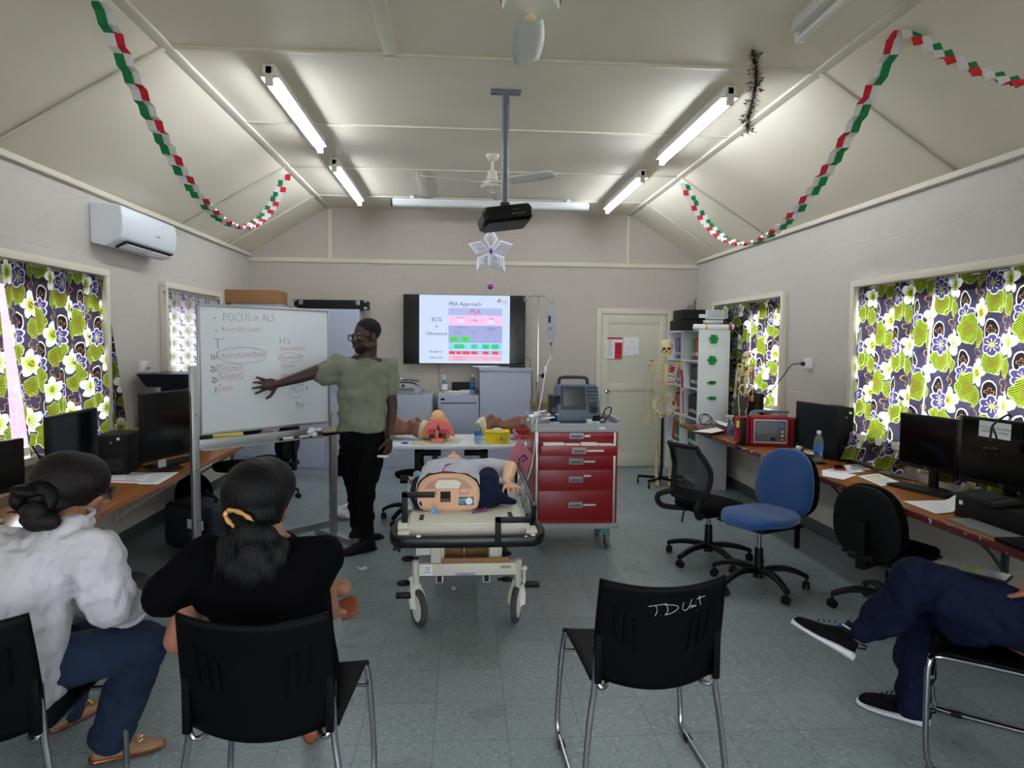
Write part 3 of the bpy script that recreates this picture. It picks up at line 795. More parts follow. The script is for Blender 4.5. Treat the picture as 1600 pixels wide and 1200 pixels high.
SX = TW/192.0   # metres per photo pixel on the screen
def tx(u): return (u-726)*SX
def ty(v): return (515-v)*SX
def em(name, rgb, k=1.0): return mat('screen_'+name, (0, 0, 0), 0.3, emit=rgb, es=SCREEN_E*k)
def sr(name, u0, v0, u1, v1, m, z=0.0006):
    mb = MB().b2((tx(u0), ty(v1), z), (tx(u1), ty(v0), z+0.0006)); bmesh.ops.transform(mb.bm, matrix=MT, verts=mb.bm.verts); return mb.build(name, m, scr, world=True, smooth=0)
sr('slide', 655, 461, 797, 568, em('slide', (205, 222, 250)), 0.0002)
E1 = em('band_blue', (176, 184, 232)); E2 = em('band_pink', (246, 196, 236)); E3 = em('band_lilac', (160, 168, 220)); E4 = em('band_cyan', (140, 214, 248)); E5 = em('band_rose', (240, 178, 200))
EG = em('green_box', (60, 220, 96)); EG2 = em('teal_box', (20, 216, 140)); ER = em('red_box', (240, 34, 60)); EI = em('ink', (40, 40, 60), 0.6); EP = em('pink_text', (222, 62, 96)); EW = em('white_box', (226, 230, 250))
for n_, v0, v1, m_ in (('band', 481, 492.5, E1), ('band', 493.5, 507.5, E2), ('band', 508.5, 536, E3), ('band', 537, 545.5, E4), ('band', 547.5, 554.5, E1), ('band', 556, 564, E5)):
    sr(n_, 700.5, v0, 785, v1, m_, 0.001)
for (u0, v0, u1, v1, m_) in ((702.5, 526, 716, 534, EG), (720, 525.5, 734, 534.5, EG), (709, 537.5, 726, 545, EG2), (736, 538, 746, 545, EG2), (753.5, 537.5, 765, 545.5, EG2), (768, 537.5, 780, 545.5, EG2)):
    sr('answer_box', u0, v0, u1, v1, m_, 0.0018)
for (u0, u1) in ((702, 711), (713, 720.5), (722.5, 734), (736.5, 746), (755, 764), (769.5, 779)): sr('red_box', u0, 549, u1, 553.6, ER, 0.0018)
sr('trace', 715, 498, 725, 504, EW, 0.0018); sr('trace', 763, 500, 772, 505.5, EW, 0.0018)
mb = MB()
def ln(*p): mb.tube([(tx(u), ty(v), 0.0022) for u, v in p], 0.0013, n=4)
ln((742.5, 492.5), (742.5, 498)); ln((728.5, 500.5), (738, 500.5)); ln((748.5, 500.5), (758, 500.5)); ln((720, 505), (720, 509)); ln((767.5, 506), (767.5, 510.5)); ln((719, 513), (715.5, 517)); ln((721, 513), (739, 518))
ln((708, 525), (708.6, 522.5), (711, 521.5), (715.5, 521.5)); ln((719, 521.5), (724, 521.7), (726.5, 525)); ln((718, 522), (718, 537)); ln((741, 521), (741, 537)); ln((767, 518), (762, 524), (759, 530), (758.5, 536)); ln((767, 518), (772, 524), (774.5, 530), (775, 536)); ln((705.5, 534), (705.5, 548)); ln((728.5, 535), (728.5, 548)); ln((716.5, 545), (716.5, 548)); ln((741, 545), (741, 548)); ln((759, 545), (759, 548)); ln((774, 545), (774, 548))
ln((708, 557), (727, 557), (727, 562.5), (708, 562.5), (708, 557))
bmesh.ops.transform(mb.bm, matrix=MT, verts=mb.bm.verts); mb.build('chart_lines', EI, scr, world=True)
def st(s, u, v, px_, m_, name='slide_text', thin=0.0, sx=1.0): return text(name, s, px_*SX, MT @ Matrix.Translation((tx(u), ty(v), 0.0026)), m_, scr, thin=thin, sx=sx)
st('PEA Approach', 726.5, 475, 8.6, EI); st('PEA', 742.5, 487, 10.5, EP); st('ECG', 682, 499.5, 8, EI); st('+', 682, 511, 8, EI); st('Ultrasound', 682, 521.5, 7.2, EI); st('Management', 681, 549.7, 4.4, EI); st('Differential', 681, 559.3, 4.4, EI)
st('Narrow', 720, 496.2, 3.4, EI); st('QRS', 742.7, 500.6, 4, EI); st('Wide', 767.5, 497.7, 3.4, EI); st('RV Hypercinetic', 720.5, 511.3, 2.7, EI); st('LV Hypocinetic\nor akinetic', 767.5, 513.6, 2.6, EI); st('RV collapse', 715, 518.7, 2.8, EI); st('RV full', 741, 519.2, 2.8, EI)
st('Cardiac\ntamponade', 709.3, 530, 2.7, EI); st('Tension\nPtx', 727, 530, 2.7, EI); st('Mechanical\nhyperinflation', 717.5, 541.3, 2.7, EI); st('PE', 741, 541.5, 2.7, EI); st('Hyper-\nkalaemia', 759.3, 541.5, 2.7, EI); st('Na channel\nblocker', 774, 541.5, 2.6, EI); st('Acute MI\nLV rupture', 717.5, 560, 2.4, EP); st('Hyper-K', 759, 560, 2.4, EP); st('Massive MI', 775, 560, 2.4, EP)
# red heart mark with torch, top right of the slide
mb = MB()
def hz(k): return [(780+3.3*k*0.9*(16*math.sin(a)**3)/16, 470.3-3.1*(13*math.cos(a)-5*math.cos(2*a)-2*math.cos(3*a)-math.cos(4*a))/16) for a in [i*2*PI/28 for i in range(28)]]
mb.prism([(tx(u), ty(v)) for u, v in hz(1)], 0.001, Matrix.Translation((0, 0, 0.0015))); mb.prism([(tx(u), ty(v)) for u, v in ((779.3, 467), (781.5, 465), (782, 467.5), (780.8, 469))], 0.0012, Matrix.Translation((0, 0, 0.0017)))
bmesh.ops.transform(mb.bm, matrix=MT, verts=mb.bm.verts); mb.build('heart_mark', em('heart_red', (196, 30, 40)), scr, world=True, smooth=0)
mb = MB().prism([(tx(u), ty(v)) for u, v in ((779.6, 468.5), (781.2, 468.5), (780.6, 475.5), (780.1, 475.5))], 0.0012, Matrix.Translation((0, 0, 0.0026))); bmesh.ops.transform(mb.bm, matrix=MT, verts=mb.bm.verts); mb.build('torch_mark', EW, scr, world=True, smooth=0)
st('American\nHeart\nAssociation.', 789, 471.5, 2.3, EI)
def cable(label, pts, r=0.004, m=None, name='cable', cat='cable', smooth=6, world=True):
    o = MB().tube([V(*p) for p in pts], r, n=7, smooth=smooth).build(name, m or M_cable); return tag(o, label, cat)
q = [P(u, v, Y=8.72) for u, v in ((686, 568), (685.5, 585), (686, 600), (689, 612))]
cable('thin black cord hanging from the television to the drawers', q, 0.003)
q = [P(u, v, Y=8.6) for u, v in ((821, 558), (826, 561), (829, 567), (828, 574), (822, 575))]+[P(830, 580, Y=8.55), P(831, 600, Y=8.5), P(832, 614, Y=8.5), P(829, 630, Y=8.6)]
cable('black cord looping from the television past the grey cupboard', q, 0.004)
# ================================================================== DESKS
def wood(name, c1, c2, rough=0.25, ax=1):
    m, b, tc, sx = newmat(name); nt = N.nt
    mp = nt.nodes.new('ShaderNodeMapping'); nt.links.new(tc.outputs['Object'], mp.inputs[0]); sc_ = [22, 22, 22]; sc_[ax] = 1.2; mp.inputs['Scale'].default_value = sc_
    n = noise(1.0, mp.outputs[0], 6); n2 = noise(1.4, tc.outputs['Object'], 3)
    k = mixc(n, c1, c2); k = mixc(n2*0.35, k, tuple(x*0.5 for x in c1[:3])+(1,))
    nt.links.new(k, b.inputs['Base Color']); b.inputs['Roughness'].default_value = rough
    return m
M_wood = wood('varnished_desk_timber', L(150, 84, 36), L(186, 116, 60))
M_woodd = wood('dark_varnished_timber', L(104, 58, 34), L(140, 82, 50))
M_maroon, b_, tc, sx = newmat('chipped_maroon_edge')
N.nt.links.new(mixc(noise(16, tc.outputs['Object'], 6).gt(0.6)*0.85, L(84, 16, 22), L(206, 186, 170)), b_.inputs['Base Color'])
DZL, DZR = 0.70, 0.72
t = thing('desk', 'long varnished timber bench along the left wall', 'desk', (XL+0.4, 4.0, 0))
MB().b2((XL+0.005, 0.6, DZL-0.032), (-1.925, 7.1, DZL), bev=0.004).build('worktop', M_wood, t, world=True)
for y in (1.2, 2.6, 4.05, 5.4, 6.6):
    MB().b2((XL+0.006, y-0.02, 0.2), (XL+0.025, y+0.02, DZL-0.033)).tube([V(XL+0.02, y, 0.25), V(-2.0, y, DZL-0.045)], 0.014, n=4).build('bracket', mat('beige_painted_timber', (176, 164, 140), 0.5), t, world=True)
t = thing('desk', 'long varnished timber bench with chipped maroon edge along the right wall', 'desk', (XR-0.3, 4.4, 0))
def xr(y): return 2.455
MB().b2((2.47, 1.0, DZR-0.03), (XR-0.005, 7.28, DZR), bev=0.003).build('worktop', M_wood, t, world=True)
MB().b2((2.452, 1.0, DZR-0.036), (2.469, 7.28, DZR-0.001), bev=0.002).build('edge_strip', M_maroon, t, world=True)
for y in (2.0, 3.55, 5.1, 6.15):
    MB().b2((XR-0.025, y-0.018, 0.3), (XR-0.005, y+0.018, DZR-0.032)).b2((2.6, y-0.018, DZR-0.055), (XR-0.005, y+0.018, DZR-0.032)).tube([V(XR-0.02, y, 0.36), V(XR-0.16, y, 0.52), V(2.64, y, DZR-0.05)], 0.009, n=6, smooth=5).build('bracket', M_dgrey, t, world=True)

# ------------------------------------------------------------------ monitors
def monitor(label, u1, Y1, u2, Y2, z0, z1, dz, back=False, std=True, logo=False, white_stand=False, depth_side=1):
    """screen spans image columns u1..u2 whose ends stand at depth Y1,Y2; heights z0..z1; desk at dz"""
    a = P(u1, 650, Y=Y1); c = P(u2, 650, Y=Y2)
    a = V(a.x, Y1, 0); c = V(c.x, Y2, 0)
    mid = (a+c)/2; xd = (c-a).normalized(); w_ = (c-a).length
    t = thing('computer_monitor', label, 'monitor', (mid.x, mid.y, dz))
    fwd = V(xd.y, -xd.x, 0)           # towards the room
    if fwd.dot(-mid) < 0: fwd = -fwd
    M = frame((0, 0, 0), xd, (0, 0, 1)); zc = (z0+z1)/2-dz; h = z1-z0
    n = M.to_3x3() @ V(0, 0, 1); s = 1 if n.dot(fwd) > 0 else -1
    rot = M.to_3x3()
    mb = MB().box(V(0, 0, zc), (w_, h, 0.035), rot=rot, bev=0.006).box(V(0, 0, zc)-fwd*0.03, (w_*0.6, h*0.6, 0.04), rot=rot, bev=0.015)
    mb.build('casing', M_black, t)
    MB().box(V(0, 0, zc+0.006)+fwd*0.0172, (w_-0.026, h-0.04, 0.002), rot=rot).build('screen', M_screen, t, smooth=0)
    if std:
        ms = M_white if white_stand else M_black
        base = -fwd*0.05
        MB().box(base+V(0, 0, (z0-dz)/2+0.05), (0.06, z0-dz+0.1, 0.022), rot=rot, bev=0.004).build('stand_neck', ms, t)
        MB().lathe([(0.11, 0), (0.115, 0.006), (0.1, 0.012), (0.02, 0.016)], -fwd*0.02, n=28).build('stand_foot', M_black, t)
    if logo:
        text('maker_mark', 'hp', 0.024, Matrix.Translation(V(0, 0, z0-dz+0.015)+fwd*0.019) @ (frame((0, 0, 0), -xd if s < 0 else xd, (0, 0, 1))), M_grey, t, world=False)
    return t
monitor('black monitor at the left edge of the photo, behind the white shirt', -120, 3.25, 32, 3.72, 0.83, 1.10, DZL)
monitor('large black monitor before the near left curtain', 72, 3.92, 148, 4.50, 0.82, 1.185, DZL)
monitor('black monitor with white stand beside the whiteboard post', 219, 4.70, 300, 5.22, 0.785, 1.255, DZL, white_stand=True)
monitor('black monitor on the right bench behind the water bottle', 1246, 5.55, 1312, 5.02, 0.775, 1.15, DZR)
monitor('black monitor on the right bench behind the long keyboard', 1410, 4.22, 1501, 3.80, 0.85, 1.19, DZR, logo=True)
m3 = monitor('black monitor with a taped paper note at the right edge', 1506, 3.62, 1652, 3.14, 0.87, 1.235, DZR, logo=True)
# the note over its top corner
def paper_note():
    a = P(1533, 657, Y=3.475); b_ = P(1583, 664, Y=3.305)
    dn = V(0, 0, -1)
    xd = (b_-a).normalized(); M = frame((a+b_)/2+V(0, 0, -0.04), xd, (0, 0, 1)); M.translation -= V(M[0][2], M[1][2], 0)*(-0.012 if (M.to_3x3() @ V(0, 0, 1)).y < 0 else 0.012)
    s = 1
    t = thing('paper_note', 'white paper note taped on the monitor at the right edge', 'note', M.translation)
    mb = MB().box((0, 0, 0), ((b_-a).length, 0.085, 0.001)); bmesh.ops.transform(mb.bm, matrix=M, verts=mb.bm.verts); mb.build('sheet', M_paper, t, world=True)
    text('writing', "Don't touch this down\nuntil further notice", 0.0195, M @ Matrix.Translation((0, 0, 0.0012)), M_gink, t)
    return t
paper_note()
q = P(1570, 655, Y=3.30); q0 = P(1548, 690, Y=3.42); q1 = P(1562, 690, Y=3.38)
t = thing('plug_leads', 'black cable with two plugs hanging over the noted monitor', 'cable', q)
MB().tube([q+V(0.03, -0.0, 0.015), q+V(0.0, -0.012, 0.022), P(1552, 664, Y=3.33), P(1548, 680, Y=3.33), P(1546, 690, Y=3.33)], 0.006, smooth=6).tube([P(1551, 668, Y=3.33), P(1556, 680, Y=3.32), P(1558, 690, Y=3.32)], 0.005, smooth=5).build('lead', M_cable, t, world=True)
for (u, v) in ((1541, 702), (1556, 702)):
    c = P(u, v, Y=3.32)
    MB().ell(c, (0.022, 0.016, 0.014)).b2(c+V(-0.01, -0.003, -0.03), c+V(-0.006, 0.003, -0.01)).b2(c+V(0.006, -0.003, -0.03), c+V(0.01, 0.003, -0.01)).build('plug', M_black, t, world=True)

# ------------------------------------------------------------------ towers, keyboards
def tower(label, c, d, rz=0, m=None, badge=True):
    t = thing('computer_tower', label, 'computer', c, rz)
    MB().b2((-d[0]/2, -d[1]/2, 0.0), (d[0]/2, d[1]/2, d[2]), bev=0.006).build('case', m or M_black2, t)
    f = MB()
    for i in range(7): f.b2((-d[0]*0.38, -d[1]/2-0.0015, d[2]*0.12+i*0.012), (d[0]*0.38, -d[1]/2, d[2]*0.12+i*0.012+0.005))
    f.build('vent_grille', M_dgrey, t)
    MB().cyl((0, -d[1]/2, d[2]*0.82), (0, -d[1]/2-0.004, d[2]*0.82), 0.008).build('power_button', M_grey, t)
    if badge: MB().b2((d[0]*0.18, -d[1]/2-0.002, d[2]*0.88), (d[0]*0.18+0.018, -d[1]/2, d[2]*0.88+0.018)).build('sticker', M_paper, t)
    return t
tower('black computer tower beside the large left monitor', (-2.38, 4.90, DZL), (0.2, 0.32, 0.27), R(8))
tower('dark computer tower behind the monitor on the right bench', (2.968, 5.175, DZR), (0.125, 0.25, 0.42), 0)
tower('grey computer tower standing by the small skeleton', (2.89, 6.78, DZR), (0.2, 0.30, 0.45), R(-25), m=mat('weathered_grey_plastic', (70, 72, 74), 0.6), badge=False)
t = thing('computer_monitor', 'black monitor seen behind the red cased defibrillator', 'monitor', (2.9, 6.5, DZR))
MB().b2((-0.04, -0.16, 0.17), (-0.005, 0.16, 0.43), bev=0.005).build('casing', M_black, t); MB().b2((-0.043, -0.148, 0.185), (-0.04, 0.148, 0.418)).build('screen', M_screen, t); MB().b2((-0.03, -0.03, 0.0), (0.0, 0.03, 0.18)).b2((-0.1, -0.1, 0), (0.08, 0.1, 0.015), bev=0.005).build('stand', M_black, t)
# desktop computers lying flat under the right edge monitor
t = thing('computer_tower', 'black desktop computer lying flat under the right edge monitor', 'computer', (2.83, 3.36, DZR), R(6))
MB().b2((-0.2, -0.4, 0), (0.2, 0.07, 0.105), bev=0.005).build('case', M_black2, t); MB().b2((-0.204, 0.02, 0.07), (-0.2, 0.04, 0.09)).build('sticker', M_paper, t)

M_key = mat('keycap_black', (30, 31, 34), 0.45)
def keyboard(label, a, b_, wd, z, tilt=0.0, dark=True):
    """long axis from a to b (xy), width towards the left of a->b"""
    a, b_ = V(a[0], a[1], 0), V(b_[0], b_[1], 0); xd = (b_-a).normalized(); ln_ = (b_-a).length
    yd = V(-xd.y, xd.x, 0); c = (a+b_)/2; 
    t = thing('keyboard', label, 'keyboard', (c.x, c.y, z))
    M = frame((0, 0, 0.0), xd, yd) @ Matrix.Rotation(tilt, 4, 'X')
    mb = MB().b2((-ln_/2, -wd/2, 0), (ln_/2, wd/2, 0.014), bev=0.004); bmesh.ops.transform(mb.bm, matrix=M, verts=mb.bm.verts); mb.build('base', M_black, t)
    mb = MB(); nk = 18
    for r_ in range(5):
        i = 0; 
        while i < nk:
            wk = 5 if (r_ == 0 and i == 4) else 1
            x0 = -ln_/2+0.012+(ln_-0.024)*i/nk; x1 = -ln_/2+0.012+(ln_-0.024)*(i+wk)/nk-0.003
            if i not in (13,): mb.b2((x0, -wd/2+0.012+r_*(wd-0.03)/5, 0.014), (x1, -wd/2+0.012+(r_+1)*(wd-0.03)/5-0.003, 0.019))
            i += wk
    bmesh.ops.transform(mb.bm, matrix=M, verts=mb.bm.verts); mb.build('keys', M_key, t)
    mb = MB(); rnd = random.Random(5)
    for r_ in range(5):
        for i in range(nk):
            if i != 13: x0 = -ln_/2+0.012+(ln_-0.024)*(i+0.35)/nk; y0 = -wd/2+0.012+(r_+0.45)*(wd-0.03)/5; mb.b2((x0, y0, 0.0191), (x0+0.004, y0+0.005, 0.0195))
    bmesh.ops.transform(mb.bm, matrix=M, verts=mb.bm.verts); mb.build('legends', M_gink, t, smooth=0)
    return t
keyboard('black keyboard on the left bench before the white shirt woman', (-2.04, 3.83), (-2.2, 4.29), 0.155, DZL)
keyboard('black keyboard under the white stand monitor', (-2.21, 5.0), (-2.08, 5.42), 0.145, DZL)
ka, kb = P(1398, 757, Z=DZR), P(1492, 779, Z=DZR); keyboard('long black keyboard on the right bench under the second monitor', (ka.x, ka.y), (kb.x, kb.y), 0.15, DZR)
ka, kb = P(1512, 768, Z=DZR+0.12), P(1580, 790, Z=DZR+0.12); keyboard('black keyboard propped on the flat desktop computer', (ka.x, ka.y), (kb.x, kb.y), 0.16, DZR+0.112, tilt=R(8))
keyboard('black keyboard before the monitor behind the water bottle', (2.64, 5.30), (2.68, 4.92), 0.14, DZR)

# ------------------------------------------------------------------ papers and small things on the benches
def papers(label, quad, z, m=None, name='paper_sheet', cat='paper', curl=None, marks=None, group=None):
    """quad: four (u,v) photo pixels of a sheet lying at height z"""
    pts = [P(u, v, Z=z) for u, v in quad]
    def fn(a, b_):
        p = (pts[0]*(1-a)+pts[1]*a)*(1-b_)+(pts[3]*(1-a)+pts[2]*a)*b_
        return p + V(0, 0, (curl(a, b_) if curl else 0.0)+0.001)
    c = sum(pts, V(0, 0, 0))/4; c.z = z
    t = thing(name, label, cat, c, group=group)
    MB().grid(fn, 12, 12).build('sheet', m or M_paper, t, world=True, solid=0.0008)
    if marks:
        for mm, rects in marks:
            mb = MB()
            for (a0, b0, a1, b1) in rects: mb.poly([fn(a0, b0)+V(0, 0, .001), fn(a1, b0)+V(0, 0, .001), fn(a1, b1)+V(0, 0, .001), fn(a0, b1)+V(0, 0, .001)])
            mb.build('print', mm, t, world=True, smooth=0)
    return t
lines = lambda n, x0=0.1, x1=0.9: [(x0, 0.12+i*0.8/n, x1-0.1*(i % 3), 0.12+i*0.8/n+0.25/n) for i in range(n)]
papers('printed sheet with red stripes on the left bench', ((176, 738), (240, 739), (228, 756), (168, 754)), DZL+0.001, marks=[(mat('magenta_marker', (214, 30, 84), 0.8), [(0.15, 0.1, 0.35, 0.22), (0.1, 0.8, 0.95, 0.86)]), (M_gink, lines(7, 0.4))])
papers('white papers at the front of the left bench', ((236, 739), (280, 738), (247, 757), (215, 757)), DZL+0.003, marks=[(M_gink, lines(9))])
papers('loose printed sheet under the red phone', ((1284, 735), (1326, 728), (1352, 737), (1300, 742)), DZR+0.001, marks=[(M_gink, lines(8))])
papers('white sheet at the bench edge beside the red phone', ((1284, 735), (1340, 742), (1318, 750), (1285, 744)), DZR+0.003)
papers('sheet printed with yellow table on the right bench', ((1340, 744), (1372, 740), (1408, 754), (1378, 760)), DZR+0.002, marks=[(mat('yellow_print', (206, 206, 110), 0.8), [(0.15, 0.2, 0.85, 0.3), (0.15, 0.5, 0.85, 0.6)]), (M_gink, lines(6))])
papers('fanned sheets left of the long keyboard on the right bench', ((1371, 737), (1400, 735), (1438, 744), (1430, 751)), DZR+0.002)
papers('printed booklet behind the red phone', ((1318, 727), (1344, 726), (1362, 734), (1330, 735)), DZR+0.004, marks=[(mat('teal_print', (60, 110, 120), 0.7), [(0.3, 0.1, 0.9, 0.4)]), (M_gink, [(0.1, 0.5, 0.9, 0.9)])])
papers('blank sheet with a curled corner overhanging the right bench', ((1410, 783), (1497, 782), (1497, 800), (1462, 803)), DZR+0.004, curl=lambda a, b_: 0.05*max(0, a-0.75)**1.5*8*max(0, 1-b_*0.3))
t = thing('laptop_sleeve', 'black padded sleeve at the bench edge, right side', 'sleeve', (2.6, 2.9, DZR))
MB().b2((2.46, 2.5, DZR+0.001), (2.74, 2.94, DZR+0.022), bev=0.01).build('body', M_blackcloth, t, world=True)
t = thing('laptop', 'thin grey closed laptop beside the flat desktop computer', 'laptop', (2.56, 3.3, DZR))
MB().b2((2.5, 2.96, DZR+0.001), (2.625, 3.3, DZR+0.016), bev=0.004).build('lid', M_grey, t, world=True)
# phone
p = P(1311, 733, Z=DZR)
t = thing('phone', 'dark phone in a red case on papers on the right bench', 'phone', (p.x, p.y, DZR+0.006), R(65))
MB().b2((-0.08, -0.04, 0), (0.08, 0.04, 0.01), bev=0.004).build('case', M_red, t); MB().b2((-0.074, -0.035, 0.01), (0.074, 0.035, 0.0115)).build('screen', M_screen, t)
# bottle
M_pet = mat('clear_bottle_plastic', (190, 212, 232), 0.05, trans=0.85, ior=1.15); M_water = mat('bottle_water', (205, 225, 240), 0.02, trans=0.95, ior=1.1); M_blab = mat('blue_bottle_label', (40, 110, 190), 0.4)
def bottle(label, loc, h=0.23, r=0.034, water=0.6, cap_m=None):
    t = thing('water_bottle', label, 'bottle', loc); k = h/0.24
    pr_ = [(0.001, 0.002), (r*0.9, 0.002), (r, 0.012), (r, 0.05)]
    for i in range(5): z = 0.055+i*0.018; pr_ += [(r*0.94, z), (r, z+0.009)]
    pr_ += [(r, 0.16), (r*0.85, 0.185), (r*0.4, 0.212), (r*0.38, 0.22)]
    MB().lathe([(a, z*k) for a, z in pr_], n=22).build('bottle', M_pet, t)
    MB().lathe([(r*1.01, 0.09*k), (r*1.01, 0.13*k), (r*0.99, 0.13*k), (r*0.99, 0.09*k)], n=22, cap=False).build('label', M_blab, t)
    MB().lathe([(r*0.45, 0.218*k), (r*0.47, 0.22*k), (r*0.47, 0.24*k), (0.001, 0.241*k)], n=16).build('cap', cap_m or M_white, t)
    return t
p = P(1278, 724, Z=DZR); bottle('clear water bottle with white cap on the right bench', (p.x, p.y, DZR), 0.25)
# cap / cloth and mouse-like items
p = P(1257, 703, Z=DZR)
t = thing('fabric_cap', 'grey and white fabric cap on the right bench by the water bottle', 'cap', (p.x, p.y, DZR))
MB().ell((0, 0, 0.02), (0.07, 0.08, 0.045)).b2((-0.1, -0.04, -0.0), (0.1, 0.04, 0.012), bev=0.005).build('crown', mat('grey_canvas', (110, 104, 112), 0.9, bump=0.4), t, remesh=0.006, relax=3)
MB().ell((-0.055, -0.02, 0.02), (0.025, 0.035, 0.03)).build('patch', M_paper, t)
papers('cream folded paper by the water bottle', ((1258, 702), (1276, 705), (1274, 711), (1252, 708)), DZR+0.02, m=mat('cream_paper', (226, 216, 190), 0.9))
p = P(1363, 719, Z=DZR)
t = thing('desk_speaker', 'small round black gadget under the right curtain', 'speaker', (p.x-0.06, p.y, DZR)); MB().lathe([(0.03, 0), (0.036, 0.01), (0.03, 0.04), (0.012, 0.05), (0.001, 0.051)], n=20).build('body', M_black, t)
# tray end of the right bench
t = thing('tray_board', 'dark wooden board on the end of the right bench by the bookcase', 'board', (2.62, 7.1, DZR))
MB().b2((2.36, 6.72, DZR+0.001), (2.98, 7.27, DZR+0.03), bev=0.004).build('board', M_woodd, t, world=True)
papers('white folder on the dark board by the bookcase', ((1082, 674), (1120, 668), (1132, 673), (1112, 677)), DZR+0.03)
papers('pale sheet leaning by the spray bottle', ((1115, 655), (1138, 662), (1139, 668), (1122, 662)), DZR+0.06)
mb = MB(); rnd = random.Random(2); c = P(1103, 656, Y=6.95)
pts = []
for i in range(16):
    a = i*1.25; pts.append(c+V(0.06*math.cos(a)*rnd.uniform(.7, 1.1), 0.05*math.sin(i), 0.07*math.sin(a)*rnd.uniform(.7, 1.1)+0.0))
pts += [c+V(0.1, 0, -0.085), c+V(0.28, 0, -0.08)]
o = mb.tube(pts, 0.0035, n=6, smooth=6).build('cable_coil', M_cable); tag(o, 'tangled black cable coil in front of the white bookcase', 'cable')
p = P(1141, 680, Z=DZR)
t = thing('spray_bottle', 'clear spray bottle of blue liquid by the red defibrillator', 'spray bottle', (p.x, p.y, DZR))
MB().lathe([(0.001, 0.001), (0.034, 0.001), (0.036, 0.01), (0.034, 0.1), (0.014, 0.14), (0.013, 0.16)], n=20).build('bottle', M_pet, t)
MB().lathe([(0.001, 0.004), (0.033, 0.004), (0.033, 0.06), (0.001, 0.061)], n=20).build('liquid', mat('blue_liquid', (40, 90, 190), 0.2), t)
MB().cyl((0, 0, 0.155), (0, 0, 0.19), 0.014).b2((-0.05, -0.012, 0.18), (0.03, 0.012, 0.2), bev=0.004).b2((-0.035, -0.005, 0.13), (-0.027, 0.005, 0.185)).build('trigger_head', M_white, t)
# left bench: far edge clutter
t = thing('printer', 'dark blue black printer near the whiteboard post', 'printer', (-2.40, 5.95, DZL))
MB().b2((-0.2, -0.24, 0), (0.2, 0.24, 0.38), bev=0.02).build('body', M_black, t)
MB().b2((-0.16, -0.2, 0.38), (0.16, 0.2, 0.45), bev=0.03).build('scanner_lid', M_dgrey, t)
mb = MB(); mb.loft([[V(-0.17, -0.2, 0.53), V(0.17, -0.2, 0.53), V(0.17, 0.2, 0.53), V(-0.17, 0.2, 0.53)], [V(-0.22, -0.26, 0.64), V(0.22, -0.26, 0.64), V(0.22, 0.26, 0.64), V(-0.22, 0.26, 0.64)]]); mb.b2((-0.1, -0.1, 0.44), (0.1, 0.1, 0.54)); mb.build('paper_tray', mat('blue_black_plastic', (22, 28, 46), 0.4), t)
rnd = random.Random(9)
t = thing('cable_tangle', 'tangle of black cables behind the left computers', 'cables', (-2.5, 4.5, DZL))
for k in range(5):
    pts = [V(-2.48+rnd.uniform(-.08, .12), 4.25+k*0.28+rnd.uniform(-.16, .2), DZL+0.01+rnd.uniform(0.0, .17)) for i in range(9)]
    MB().tube(pts, 0.004, n=6, smooth=6).build('cable', M_cable, t, world=True)
t = thing('cable_tangle', 'white and black leads at the left edge behind the seated woman', 'cables', (-2.25, 3.75, DZL))
for k in range(4):
    x = -2.27+0.03*k; MB().tube([V(x, 3.76, 1.05-0.05*k), V(x+0.02, 3.8+0.02*k, 0.95), V(x-0.02, 3.84, 0.85), V(x, 3.9+0.05*k, DZL+0.01), V(x-.1, 3.7, DZL+0.01)], 0.005, n=6, smooth=6).build('lead', M_wcable if k == 3 else M_cable, t, world=True)
t = thing('plastic_folder', 'yellow plastic folder on the far end of the left bench', 'folder', (-2.25, 6.5, DZL), R(20))
MB().b2((-0.2, -0.16, 0.0), (0.2, 0.16, 0.05), bev=0.01).build('cover', mat('yellow_plastic', (196, 182, 60), 0.5, trans=0.0), t)
t = thing('dust_bag', 'dark cloth bundle on the left bench below the whiteboard', 'bag', (-2.08, 6.8, DZL)); MB().ell((0, 0, 0.05), (0.13, 0.1, 0.065)).ell((0.05, 0.02, 0.06), (0.06, 0.07, 0.05)).build('bundle', M_navy, t, remesh=0.01, relax=3)
t = thing('hand_sanitiser', 'white pump bottle at the left edge beside the white shirt', 'bottle', (-2.12, 3.15, DZL)); MB().lathe([(0.03, 0), (0.032, 0.01), (0.032, 0.11), (0.012, 0.13), (0.01, 0.15)], n=20).build('bottle', M_white, t); MB().cyl((0, 0, 0.15), (0, 0, 0.175), 0.006).b2((-0.005, -0.006, 0.17), (0.045, 0.006, 0.182), bev=0.003).build('pump', M_white, t)

# ================================================================== END WALL CUPBOARDS
t = thing('tall_cupboard', 'tall pale grey steel cupboard behind the whiteboard', 'cupboard', (-1.66, 8.45, 0))
MB().b2((-2.05, 8.3, 0), (-1.23, 8.74, 2.0), bev=0.004).build('body', M_metalgrey, t, world=True)
for i in range(2):
    xa = -2.03+i*0.395; q = MB().b2((xa, 8.285, 1.0), (xa+0.385, 8.298, 1.97), bev=0.003).build('door', M_metalgrey, t, world=True)
    q2 = MB().b2((xa, 8.285, 0.09), (xa+0.385, 8.298, 0.985), bev=0.003).build('door', M_metalgrey, t, world=True)
    MB().b2((xa+(0.33 if i == 0 else 0.02), 8.27, 0.88), (xa+(0.36 if i == 0 else 0.05), 8.286, 0.98), bev=0.003).build('handle', M_black, q2, world=True)
    MB().b2((xa+(0.33 if i == 0 else 0.02), 8.275, 1.3), (xa+(0.36 if i == 0 else 0.05), 8.286, 1.4), bev=0.003).build('handle', M_black, q, world=True)
t = thing('low_cupboard', 'low pale grey cupboard carrying the fax machine', 'cupboard', (-0.78, 8.45, 0))
